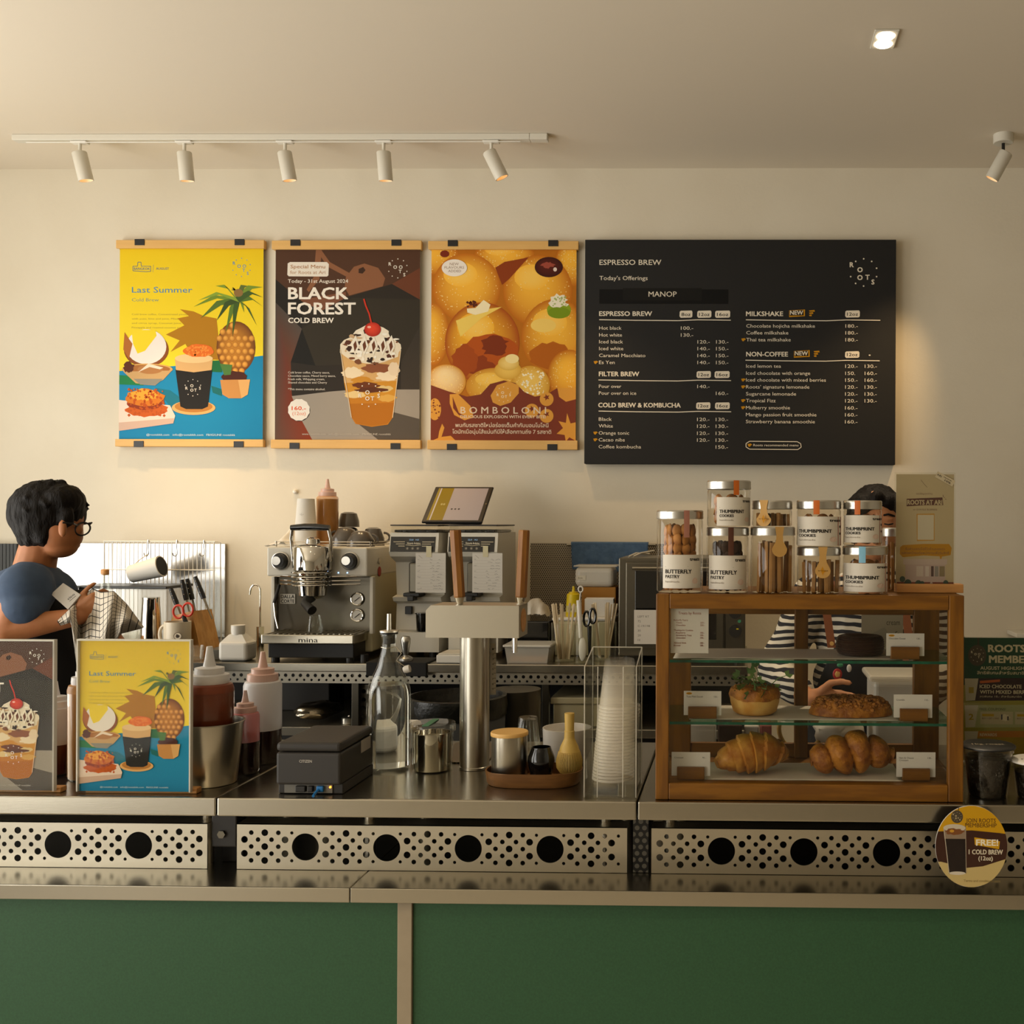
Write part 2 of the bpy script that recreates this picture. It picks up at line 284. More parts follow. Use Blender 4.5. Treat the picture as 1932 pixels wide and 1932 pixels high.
_tc = {}
def glyphs(s, bold=0.):
    k = (s, bold)
    if k not in _tc:
        c = bpy.data.curves.new('t', 'FONT'); c.body = s; c.resolution_u = 2; c.offset = bold; c.fill_mode = 'BOTH'
        o = bpy.data.objects.new('t', c); me = o.to_mesh()
        vs = [(v.co.x, v.co.y) for v in me.vertices]; fs = [list(p.vertices) for p in me.polygons]
        o.to_mesh_clear(); bpy.data.objects.remove(o); bpy.data.curves.remove(c)
        if not vs: vs = [(0, 0), (.01, 0), (0, .01)]; fs = []
        _tc[k] = (vs, fs, min(v[0] for v in vs), max(v[0] for v in vs))
    return _tc[k]
class Art:                                  # flat print: colour layers inside one design rectangle, mapped onto a real sheet
    def __init__(s, rect, o, ux, uz, nrm, step=.000014, start=.0004):
        s.mb = MB(); s.r = rect; s.o = V(o); s.ux = V(ux); s.uz = V(uz); s.n = V(nrm); s.z = start; s.step = step; s.clip = True
    def p(s, x, y):
        x0, y0, x1, y1 = s.r; return s.o + s.ux * ((x - x0) / (x1 - x0)) + s.uz * ((y1 - y) / (y1 - y0)) + s.n * s.z
    def cl(s, x, y):
        x0, y0, x1, y1 = s.r; return (min(max(x, x0), x1), min(max(y, y0), y1)) if s.clip else (x, y)
    def faces(s, vs, fs, col):
        s.mb.add([s.p(*s.cl(*v)) for v in vs], fs, 0, False, None, None)
        for i in range(len(fs)):
            k = len(s.mb.c) - len(fs) + i
            s.mb.c[k] = [col[j] for j in fs[i]] if isinstance(col, list) else col
        s.z += s.step
    def poly(s, pts, col):
        n = len(pts)
        if isinstance(col, list): s.faces(pts, [list(range(n))], [lin(c) for c in col]); return
        if n <= 4: s.faces(pts, [list(range(n))], lin(col)); return
        from mathutils.geometry import tessellate_polygon
        s.faces(pts, [list(t) for t in tessellate_polygon([[V((a, b, 0)) for a, b in pts]])], lin(col))
    def rect(s, x0, y0, x1, y1, col): s.poly([(x0, y1), (x1, y1), (x1, y0), (x0, y0)], col)
    def vgrad(s, x0, y0, x1, y1, ct, cb): s.poly([(x0, y1), (x1, y1), (x1, y0), (x0, y0)], [cb, cb, ct, ct])
    def ell(s, cx, cy, rx, ry, col, edge=None, ox=0., oy=0., n=28, rot=0.):
        ce, se = math.cos(rot), math.sin(rot)
        def pt(a, k): x, y = rx * k * math.cos(a), ry * k * math.sin(a); return (cx + x * ce - y * se + ox * rx * (1 - k), cy + x * se + y * ce + oy * ry * (1 - k))
        if edge is None: s.faces([pt(2 * PI * i / n, 1) for i in range(n)], [list(range(n))], lin(col)); return
        ks = [0, .35, .65, .85, 1]; c0, c1 = lin(col), lin(edge); vs = []; cs = []; fs = []
        for k in ks[1:]:
            for i in range(n): vs.append(pt(2 * PI * i / n, k)); cs.append(tuple(a + (b - a) * k ** 2 for a, b in zip(c0, c1)))
        vs.append(pt(0, 0)); cs.append(c0)
        for i in range(n): fs.append([len(vs) - 1, i, (i + 1) % n])
        for r in range(3):
            for i in range(n): fs.append([r * n + i, (r + 1) * n + i, (r + 1) * n + (i + 1) % n, r * n + (i + 1) % n])
        s.faces(vs, fs, cs)
    def blob(s, cx, cy, rx, ry, col, amp=.15, n=22, seed=0):
        rd = random.Random(seed); s.poly([(cx + rx * math.cos(2 * PI * i / n) * (1 + amp * rd.uniform(-1, 1)), cy + ry * math.sin(2 * PI * i / n) * (1 + amp * rd.uniform(-1, 1))) for i in range(n)], col)
    def specks(s, x0, y0, x1, y1, n, r, col, seed=1, inside=None):
        rd = random.Random(seed); vs = []; fs = []
        for i in range(n):
            x, y = rd.uniform(x0, x1), rd.uniform(y0, y1)
            if inside and not inside(x, y): continue
            q = r * rd.uniform(.5, 1.3); o = len(vs); vs += [(x - q, y), (x, y - q), (x + q, y), (x, y + q)]; fs.append([o, o + 1, o + 2, o + 3])
        for g in range(8):
            sub = fs[g::8]
            if sub: s.faces([vs[i] for f in sub for i in f], [[4 * j, 4 * j + 1, 4 * j + 2, 4 * j + 3] for j in range(len(sub))], lin(col)); s.z -= s.step * .6
        s.z += s.step
    def text(s, t, x, y, w, h, col, bold=0., fit=True):   # x left, y baseline, w width (0 = natural), h capital height
        vs, fs, a, b = glyphs(t); k = h / .727; kx = w / (b - a) if w else k; q = bold * k * .8
        for dx, dy in ([(0, 0)] if bold < .004 else [(-q, 0), (q, 0)] if bold < .011 else [(-q, -q * .7), (q, -q * .7), (-q, q * .7), (q, q * .7)]):
            s.faces([(x + dx + (v[0] - a) * kx, y + dy - v[1] * k) for v in vs], fs, lin(col)); s.z -= s.step * .4
    def line(s, pts, wd, col):
        for (xa, ya), (xb, yb) in zip(pts, pts[1:]):
            L = math.hypot(xb - xa, yb - ya) or 1; nx, ny = -(yb - ya) / L * wd / 2, (xb - xa) / L * wd / 2
            s.faces([(xa + nx, ya + ny), (xb + nx, yb + ny), (xb - nx, yb - ny), (xa - nx, ya - ny)], [[0, 1, 2, 3]], lin(col)); s.z -= s.step
        s.z += s.step
    def logo(s, cx, cy, r, col, kind=0, bold=.03):          # scattered letters in a ring of dots
        h = r * .36
        L = [[('R', -.8, -.32), ('O', -.31, 0), ('O', .26, 0), ('T', .24, .45), ('S', .72, .78)], [('R', -.85, -.42), ('O', -.3, -.06), ('O', -.3, .5), ('T', .28, .48), ('S', .72, .82)], [('R', -.75, .18), ('O', -.16, -.1), ('O', -.16, .42), ('T', .32, .42), ('S', .9, .18)]][kind]
        zz = s.z
        for c, x, y in L: s.text(c, cx + x * r - h * .4, cy + y * r + h * .1, 0, h, col, bold); s.z = zz
        for k in range(10):
            a = 2 * PI * (k + .5) / 10
            x, y = cx + r * .98 * math.cos(a), cy + r * .98 * math.sin(a)
            if all(math.hypot(x - cx - lx * r, y - cy - ly * r + h * .3) > r * .36 for _, lx, ly in L): s.ell(x, y, r * .06, r * .06, col, n=8); s.z = zz
        s.z += s.step * 3
def sheet(rect, a, b, y, n=(0, -1, 0), **k):                # art on a sheet in an x-z plane: a = bottom left, b = top right world points
    a, b = V(a), V(b); return Art(rect, (a.x, y, a.z), (b.x - a.x, 0, 0), (0, 0, b.z - a.z), n, **k)
# ------------------------------------------------------------------ room
YF, YB, YW = 2.22, 3.64, 4.25
ZC = at(800, 1509, YF).z                    # front worktop height
ZB = at(700, 1252, YB).z                    # back worktop height
ZH = at(1000, 318, YW).z                    # ceiling height
XL, XR, Y0 = -3.7, 2.6, -3.0
def onF(px, py): return atz(px, py, ZC)
def onB(px, py): return atz(px, py, ZB)
struct('floor', MB().box((XL - .1, Y0 - .1, -.1), (XR + .1, YW + .1, 0)), 'floor')
struct('ceiling', MB().box((XL - .1, Y0 - .1, ZH), (XR + .1, YW + .1, ZH + .1)), 'ceiling')
struct('wall_back', MB().box((XL - .1, YW, 0), (XR + .1, YW + .1, ZH)), 'wall')
struct('wall_right', MB().box((XR, Y0, 0), (XR + .1, YW, ZH)), 'wall_dark')
wl = MB(); ZW0, ZW1 = .12, 2.68              # left wall with its two shop windows
for y0, y1 in ((Y0, -2.7), (.2, .75), (3.45, YW)): wl.box((XL - .1, y0, ZW0), (XL, y1, ZW1))
wl.box((XL - .1, Y0, 0), (XL, YW, ZW0)).box((XL - .1, Y0, ZW1), (XL, YW, ZH)); struct('wall_left', wl, 'wall')
struct('wall_front', MB().box((XL - .1, Y0 - .1, 0), (XR + .1, Y0, ZH)), 'wall_dark')
for n, y0, y1 in ((1, .75, 3.45), (2, -2.7, .2)):
    w = MB()
    for a, b in (((y0, ZW0), (y0 + .05, ZW1)), ((y1 - .05, ZW0), (y1, ZW1)), ((y0 + .05, ZW0), (y1 - .05, ZW0 + .05)), ((y0 + .05, ZW1 - .05), (y1 - .05, ZW1)), (((y0 + y1) / 2 - .02, ZW0 + .05), ((y0 + y1) / 2 + .02, ZW1 - .05))): w.box((XL - .08, a[0], a[1]), (XL - .02, b[0], b[1]), .004)
    struct('window_%d' % n, w, 'white_metal')

# ------------------------------------------------------------------ punched sheets from real outlines
def punched_sheet(w, h, holes, t):          # x-z sheet with round holes, lower left at the origin, front at y = 0
    c = bpy.data.curves.new('p', 'CURVE'); c.dimensions = '2D'; c.fill_mode = 'BOTH'; c.extrude = t / 2
    def spl(pts):
        sp = c.splines.new('POLY'); sp.points.add(len(pts) - 1)
        for q, p in zip(sp.points, pts): q.co = (p[0], p[1], 0, 1)
        sp.use_cyclic_u = True
    spl([(0, 0), (w, 0), (w, h), (0, h)])
    for x, z, r in holes:
        if r * 1.02 < x < w - r * 1.02 and r * 1.02 < z < h - r * 1.02:
            n = 40 if r > .015 else 12; spl([(x + r * math.cos(2 * PI * k / n), z + r * math.sin(2 * PI * k / n)) for k in range(n)])
    o = bpy.data.objects.new('p', c); me = o.to_mesh()
    mb = MB().add([(v.co.x, t / 2 - v.co.z, v.co.y) for v in me.vertices], [list(p.vertices) for p in me.polygons])
    o.to_mesh_clear(); bpy.data.objects.remove(o); bpy.data.curves.remove(c); return mb
YP = 2.30
ZS = atz(700, 1676, 0).z if False else at(700, 1676, 2.19).z      # lower shelf top
PT, PB = at(640, 1556, YP).z, ZS + .001
sP = S(600, YP); U = 154.4 / sP / 12        # column pitch of the hole pattern
def pattern(x0, x1, phase):                  # phase: x of one big hole
    H = PT - PB; zc = PB + H * .50; out = []
    n0 = int((x0 - phase) / (12 * U)) - 1
    for k in range(n0, n0 + int((x1 - x0) / (12 * U)) + 4):
        cx = phase + k * 12 * U
        out.append((cx, zc, 25.6 / sP))
        for i in range(-3, 4):
            for j in range(-6, 6):
                if (i + j) % 2: continue
                if abs(i) <= 1 and abs(j) <= 2 or (abs(i) == 2 and abs(j) < 2): continue
                big = (j == -6 and i != -3 and abs(i) in (0, 2)) or (abs(j) == 3 and abs(i) == 1)
                small = abs(i) == 2 and abs(j) == 2
                out.append((cx + j * U, zc + i * U * 1.02, (6.5 if big else 3.1 if small else 4.5) / sP))
    return out
def front_panel(x0, x1, phase):
    pt = [(x - x0, z - PB, r) for x, z, r in pattern(x0, x1, phase)]
    mb = punched_sheet(x1 - x0, PT - PB, pt, .003); mb.v = [p + V((x0, YP, PB)) for p in mb.v]
    mb.box((x0, YP, PT - .0015), (x1, YP + .05, PT))       # folded top lip
    return mb
X = lambda px, py, Y: at(px, py, Y).x
seamL, seamR = X(408, 1520, YF), X(1202, 1530, YF)
XEL, XER = -2.4, 1.25
YFB = 2.82                                   # back edge of the front worktops
LIP = .039
units = [('left', XEL, seamL - .0015, X(391, 1600, YP), XEL + .02, X(109.3, 1604, YP), 'steel front worktop unit at the left, carrying the two menu standees'),
         ('mid', seamL + .0015, seamR - .0015, X(1183, 1610, YP), X(447, 1600, YP), X(576, 1607, YP), 'steel middle worktop unit carrying the receipt printer and tap column'),
         ('right', seamR + .0015, XER, XER - .02, X(1229, 1610, YP), X(1361, 1617, YP), 'steel right worktop unit carrying the wooden pastry case')]
for nm, xa, xb, pb, pa, ph, lab in units:
    t = thing('service_counter', lab, 'counter', ((xa + xb) / 2, (YF + YFB) / 2, ZS))
    part('worktop', MB().box((xa, YF, ZC - LIP), (xb, YFB, ZC), .003), 'steel', t)
    part('perforated_panel', front_panel(pa, pb, ph), 'steel_dull', t)
    for lx in (xa + .28 if nm != 'right' else xa + .06, xb - (.08 if nm != 'right' else .3)):
        for ly in (YF + .13, YFB - .05):
            part('leg', MB().cyl((lx, ly, ZS), .012, ZC - LIP - ZS, 16), 'steel_vert', t)
    part('back_sheet', MB().box((xa + .01, YFB - .03, ZS), (xb - .01, YFB - .02, ZC - LIP)), 'charcoal', t)  # shade of the counter interior put into the sheet's charcoal colour
# black bracket between the left and middle panels and the punched black side at the right gap
br = thing('hinge_bracket', 'black metal bracket in the gap between left and middle perforated panels', 'bracket', (X(418, 1560, YP), YP, ZS))
xa, xb = X(393, 1560, YP) + .002, X(444, 1560, YP) - .002
part('plate', MB().box((xa, YP + .01, PT - .055), (xb, YP + .025, PT + .02), .003), 'charcoal', br)
part('bolt', MB().cyl((0, 0, 0), .009, .006, 6, M=T((X(415, 1576, YP), YP + .01, at(415, 1576, YP).z), rx=PI / 2)), 'steel_dark', br)
part('upright', MB().box((xa + .004, YP + .05, ZS), (xb - .004, YP + .065, PT), .002), 'black_matte', br)
xa, xb = X(1194, 1600, YP), X(1223, 1600, YP)
solo('punched_black_plate', MB().box((xa, YP + .004, ZS + .001), (xb, YP + .01, ZC - LIP - .001)), 'punched_black', 'narrow black punched plate filling the right gap between steel panels', 'plate')

# base: lower shelf, green fronts, pale post
ZSB = at(700, 1704, 2.19).z
bs = thing('bar_counter', 'counter base with steel shelf and speckled green front panels', 'counter', (-.6, 2.5, 0))
sm = X(660, 1690, 2.19)
part('shelf', MB().box((XEL, 2.19, ZSB), (sm - .0007, 2.85, ZS), .002), 'steel', bs)
part('shelf', MB().box((sm + .0007, 2.19, ZSB), (XER, 2.85, ZS), .002), 'steel', bs)
pa, pb = X(750, 1800, 2.205), X(777, 1800, 2.205)
part('front_panel', MB().box((XEL, 2.21, .08), (pa - .001, 2.235, ZSB - .001), .001), 'green_panel', bs)
part('front_panel', MB().box((pb + .001, 2.21, .08), (XER, 2.235, ZSB - .001), .001), 'green_panel', bs)
part('post', MB().box((pa, 2.203, .0), (pb, 2.24, ZSB - .001), .001), 'post', bs, 'pale beige post between green panels')
part('plinth', MB().box((XEL, 2.26, 0), (XER, 2.85, .08)), 'charcoal', bs)
part('carcass', MB().box((XEL, 2.24, .081), (XER, 2.85, ZSB - .002)), 'charcoal', bs)

# ------------------------------------------------------------------ back counter
xbe = X(1411, 1262, YB); xbs = -3.3; LB = .03
bc = thing('back_counter', 'long steel back counter with punched apron and open shelves under the wall posters', 'counter', ((xbs + xbe) / 2, 3.94, 0))
part('worktop', MB().box((xbs, YB, ZB - LB), (xbe, YW - .012, ZB), .003), 'steel', bc)
zt, zb_ = ZB - LB - .003, at(700, 1292, YB).z
hs = []; pw = 14.2 / S(700, YB); n = int((xbe - xbs) / pw)
for i in range(n):
    hs.append((pw * (i + .5), (zt - zb_) * .66, 3.4 / S(700, YB))); hs.append((pw * (i + 1), (zt - zb_) * .27, 2.3 / S(700, YB)))
ap = punched_sheet(xbe - xbs - .02, zt - zb_, hs, .003); ap.v = [p + V((xbs + .01, YB + .03, zb_)) for p in ap.v]
part('punched_apron', ap, 'steel_dull', bc)
zsh = at(600, 1372, YB + .03).z
part('shelf', MB().box((xbs, YB + .03, zsh - .03), (xbe, YW - .02, zsh), .002), 'steel_dull', bc)
for px in (-60, 380, 672, 1030, 1404):
    x = X(px, 1300, YB + .05); part('upright', MB().box((x - .012, YB + .04, 0), (x + .012, YB + .064, zt), .001), 'steel_dark', bc)
x = X(684, 1330, YB + .06); hp = punched_sheet(.045, zb_ - zsh - .01, [(.0225, .03 + .03 * k, .008) for k in range(9)], .002); hp.v = [p + V((x - .0225, YB + .07, zsh)) for p in hp.v]
part('punched_upright', hp, 'steel_dark', bc)
part('back_sheet', MB().box((xbs, YW - .03, 0), (xbe, YW - .022, zt)), 'black_matte', bc)

# ------------------------------------------------------------------ things on the wall
# mirror-like splash sheet at left, punched sheet further right
def wallbox(px0, py0, px1, py1, Y, th):
    a, b = at(px0, py1, Y), at(px1, py0, Y); return (a.x, Y, a.z), (b.x, Y + th, b.z)
a, b = wallbox(36, 1026, 425, 1200, YW - .012, .01); solo('splash_sheet', MB().box(a, b, .001), 'splash_steel', 'polished steel splash sheet on the wall behind the wire rack', 'splashback')
a, b = wallbox(-60, 1026, 35, 1195, YW - .03, .02); fl = MB().box(a, b)
for i in range(14): x = a[0] + (b[0] - a[0]) * (i + .5) / 14; fl.box((x - .006, a[1] - .01, a[2]), (x + .006, a[1], b[2]))
solo('ribbed_panel', fl, 'felt_grey', 'dark grey ribbed panel on the wall at the far left edge', 'panel')
a, b = wallbox(1000, 1026, 1262, 1200, YW - .008, .006); solo('punched_splash_sheet', MB().box(a, b), 'punched', 'punched beige sheet on the wall behind the blue towel', 'splashback')
p = at(558, 928, YW); solo('motion_sensor', MB().lathe([(0, 0), (.008, 0), (.009, .008), (.006, .014), (0, .016)], seg=16, M=T(p, rx=PI / 2)), 'white_plastic', 'tiny round white sensor on the wall above the espresso machine', 'sensor')

# ------------------------------------------------------------------ track lights
yt = atz(600, 255, ZH).y
x0, x1 = X(28, 258, yt), X(1034, 258, yt)
tr = thing('light_track', 'long white ceiling track carrying five spotlights', 'track', ((x0 + x1) / 2, yt, ZH))
part('rail', MB().box((x0, yt - .018, ZH - .022), (x1 - .065, yt + .018, ZH - .0005), .002), 'white_metal', tr)
part('end_cap', MB().box((x1 - .064, yt - .0185, ZH - .023), (x1, yt + .0185, ZH - .0005), .002), 'white_metal', tr)
part('wire', MB().tube([(x0 + .05, yt - .012, ZH - .029), (x1 - .1, yt - .012, ZH - .029)], .0018, 6), 'white_plastic', tr)
def spot_head(root, top, rx, ry, on):
    R = T(top, rx=rx, ry=ry)
    hd = MB().lathe([(0, 0), (.022, 0), (.0255, -.004), (.0255, -.105), (.0225, -.105), (.0215, -.085), (0, -.085)], seg=28, M=R)
    h = part('lamp_head', hd, 'white_metal', root)
    part('lamp_lens', MB().lathe([(0, -.094), (.021, -.094), (.021, -.091), (0, -.091)], seg=24, M=R), 'lamp_warm', h)
    l = bpy.data.lights.new('spot_beam', 'SPOT'); l.energy = on; l.spot_size = math.radians(48); l.spot_blend = 1.0; l.color = (1, .66, .32); l.shadow_soft_size = .02
    o = bpy.data.objects.new('spot_beam', l); COL.objects.link(o); o.parent = root; o.matrix_local = Matrix.Translation(-ORG[root.name]) @ R @ Matrix.Translation((0, 0, -.107))
names = ['first spotlight from the left end of the white ceiling track', 'second spotlight from the left on the ceiling track, glowing orange below', 'third spotlight on the ceiling track, above the dark drink poster',
         'fourth spotlight on the ceiling track, hanging straight down', 'fifth spotlight on the track, tilted strongly, beside its right end cap']
for (px, tx, rx, en), lab in zip([(151, 10, 8, 24), (348, 1.5, 9, 16), (538, 8, 8, 13), (724, 2, 9, 13), (927, 26, 8, 15)], names):
    x = X(px, 270, yt)
    t = thing('track_spotlight', lab, 'spotlight', (x, yt, ZH - .022), 'spotlights on the ceiling track')
    part('adapter', MB().box((x - .03, yt - .014, ZH - .0305), (x + .03, yt + .014, ZH - .0225), .003), 'white_plastic', t)
    part('stem', MB().cyl((x, yt, ZH - .062), .006, .032, 14), 'white_metal', t)
    spot_head(t, V((x - math.sin(math.radians(tx)) * .02, yt, ZH - .06)), math.radians(rx), -math.radians(tx), en)
px, py = 1893, 254; p = atz(px, py, ZH)
t = thing('ceiling_spotlight', 'single white spotlight with black stem on a round ceiling base at right', 'spotlight', p)
part('ceiling_base', MB().lathe([(0, 0), (.036, 0), (.036, -.03), (.034, -.032), (0, -.032)], c=p, seg=32), 'white_metal', t)
part('stem', MB().cyl(p + V((0, 0, -.068)), .006, .036, 14), 'black_plastic', t)
spot_head(t, p + V((.012, 0, -.064)), math.radians(12), math.radians(28), 26)
p = atz(1669, 72, ZH)
t = thing('recessed_downlight', 'recessed twin downlight glowing white in the ceiling', 'downlight', p)
part('frame', MB().box(p + V((-.036, -.06, -.006)), p + V((.036, .06, -.0005)), .003), 'white_metal', t)
for dy in (-.026, .026): part('lamp', MB().lathe([(0, -.009), (.024, -.009), (.027, -.0062), (0, -.0062)], c=p + V((0, dy, 0)), seg=28), 'lamp_glow', t)
l = bpy.data.lights.new('downlight_beam', 'SPOT'); l.energy = 40; l.spot_size = math.radians(80); l.spot_blend = .8; l.color = (1, .8, .55); l.shadow_soft_size = .04
o = bpy.data.objects.new('downlight_beam', l); COL.objects.link(o); o.parent = t; o.location = (0, 0, -.02)
tag(t, None, None, 'recessed ceiling downlights')
for x, y, s_ in ((.42, .95, 'right'), (-1.0, .95, 'left')): dup(t, (x, y, ZH), 'added unseen twin downlight in the ceiling above the shop floor, %s one' % s_)  # extra downlights out of view, added to brighten the right-hand side
# ------------------------------------------------------------------ printed posters (also used on the counter standees)
def art_summer(A):
    A.rect(115, 130, 1365, 1792, '#efce1c'); A.vgrad(115, 130, 1365, 1180, '#e6c412', '#f4da2c')
    A.poly([(110, 1195), (600, 1150), (1365, 1060), (1365, 1795), (110, 1795)], '#1286b4'); A.vgrad(110, 1500, 1365, 1792, '#1286b4', '#0f7fae')
    b = '#6f7a74'
    A.line([(230, 330), (230, 290), (270, 290), (272, 255), (300, 255), (302, 290), (385, 290), (385, 335), (340, 338), (230, 330)], 6, b); A.text('BANGKOK', 238, 322, 140, 22, b, .03); A.line([(410, 275), (404, 342)], 3, b); A.text('AUGUST', 432, 320, 112, 20, b, .03)
    A.logo(1175, 300, 80, '#6d93a8')
    A.text('Last Summer', 222, 518, 526, 52, '#5f8ba4', .012); A.text('Cold Brew', 222, 594, 235, 30, '#8b9a74', .01)
    for i, tx in enumerate(['Cold brew coffee, Concentrated pineapple', 'with yuzu, lime and juice, Mixed with lime', 'and citrus syrup, Coconut juice, Crispy', 'Pineapple and roasted coconut sugar']):
        A.text(tx, 222, 712 + i * 38, [525, 550, 535, 460][i], 15, '#a9903a', .0)
    sh = '#b37a0c'                                    # pineapple's cast shadow, painted into the printed picture
    A.poly([(960, 740), (1000, 1100), (760, 1080), (690, 960), (560, 1030), (640, 930), (520, 880), (680, 800), (620, 740), (720, 720), (640, 660), (760, 680), (850, 720)], sh)
    A.poly([(110, 1230), (300, 1240), (330, 1320), (110, 1310)], '#1d7d46'); A.poly([(900, 1105), (1010, 1100), (1010, 1205), (920, 1200)], '#1d6b3a'); A.poly([(915, 1320), (1010, 1350), (1010, 1410), (930, 1380)], '#156a6a')
    A.poly([(430, 1340), (560, 1360), (640, 1420), (650, 1520), (560, 1500)], '#17738a')
    # pineapple
    A.ell(1130, 990, 170, 225, '#c9852a', '#6d3c12', -.2, -.1)
    for r in range(8):
        for k in range(6):
            x = 985 + k * 56 + (r % 2) * 28; y = 800 + r * 56
            if ((x - 1130) / 160) ** 2 + ((y - 990) / 220) ** 2 < 1 and not (y < 900 and x > 1150): A.ell(x, y, 26, 27, '#eba947', '#a8641c', -.3, -.3, n=12)
    for (x, y, w, c) in [(760, 640, 30, '#6f8a2a'), (820, 740, 40, '#55702a'), (950, 460, 40, '#7d952f'), (1040, 860, 34, '#5d7a2a'), (1100, 900, 34, '#3f5a22'), (1200, 690, 40, '#6e8a2e'), (1310, 800, 40, '#48602a'), (1360, 470, 34, '#75902f'), (1365, 640, 44, '#55732a'), (960, 760, 34, '#3a4e22'), (1230, 460, 30, '#5d6c30'), (1090, 500, 30, '#8a8a3a'), (1365, 560, 34, '#3f5a26'), (800, 585, 26, '#86a035')]:
        mx, my = (x + 1140) / 2, (y + 560) / 2 - 60; A.poly([(1140 - w * .6, 560), (mx - w * .5, my), (x, y), (mx + w * .5, my + w * .9), (1140 + w * .6, 600)], c)
    A.ell(1150, 520, 40, 34, '#8c6b3a')
    # coconut
    A.ell(350, 1010, 195, 150, '#8a4a1c', n=30); A.ell(350, 985, 175, 150, '#f0e6dc', n=30); A.poly([(225, 880), (235, 960), (275, 1045), (340, 1020), (440, 890), (430, 840), (230, 840)], '#f1d426'); A.poly([(160, 860), (190, 905), (230, 960), (200, 1090), (150, 1010)], '#b0672a')
    A.ell(360, 1180, 222, 50, '#d9a860'); A.ell(360, 1178, 200, 38, '#a86a32'); A.poly([(150, 1200), (575, 1190), (500, 1270), (400, 1318), (260, 1300)], '#c8a06a'); A.poly([(240, 1262), (500, 1262), (430, 1320), (300, 1312)], '#8f8a7c'); A.blob(200, 1165, 45, 45, '#5a2c14', .3, seed=3)
    A.ell(385, 1180, 110, 40, '#b27a45'); A.poly([(280, 1205), (370, 1130), (500, 1165), (470, 1180), (380, 1160)], '#f0dcc4')
    # small bowl
    A.blob(1120, 1250, 110, 55, '#4a2014', .12, seed=4); A.poly([(995, 1270), (1255, 1265), (1235, 1395), (1180, 1428), (1070, 1428), (1015, 1395)], '#c98d4c'); A.poly([(1150, 1270), (1255, 1265), (1235, 1395), (1180, 1428)], '#ddaa68'); A.poly([(990, 1130), (1100, 1140), (1085, 1225), (1030, 1230)], '#4d7a3a')
    # cup on its coaster
    A.ell(765, 1510, 190, 62, '#e0ac68'); A.ell(765, 1500, 165, 50, '#b87a34'); A.poly([(605, 1180), (925, 1180), (890, 1500), (840, 1522), (700, 1522), (650, 1500)], '#1d1a16'); A.poly([(600, 1080), (930, 1080), (920, 1185), (765, 1205), (610, 1185)], '#dcae72'); A.ell(765, 1085, 165, 40, '#efc98e')
    A.blob(805, 1020, 130, 55, '#e8701e', .1, seed=5); A.specks(700, 980, 910, 1060, 60, 9, '#f59238', 6); A.logo(758, 1338, 72, '#d8d0c2', 2)
    # board with sandwich
    A.poly([(112, 1445), (560, 1490), (605, 1580), (590, 1640), (112, 1710)], '#ead3c2'); A.poly([(112, 1640), (596, 1600), (590, 1645), (112, 1712)], '#cfae9a')
    A.blob(360, 1525, 180, 65, '#c65a16', .12, seed=7); A.blob(340, 1470, 165, 60, '#8c3410', .1, seed=8); A.blob(340, 1425, 172, 75, '#d0761c', .1, seed=9); A.blob(330, 1400, 120, 50, '#e8a234', .2, seed=10); A.specks(190, 1350, 510, 1580, 120, 12, '#b8500f', 11)
    for x, w in ((355, 200), (585, 265), (878, 250)): A.text('contact and hours text', x, 1752, w, 18, '#b9d9e4', .0) if False else A.text('@rootsbkk.com' if x == 355 else 'info@rootsbkk.com' if x == 585 else 'FB/IG/LINE rootsbkk', x, 1752, w, 18, '#c4dfe8', .01)
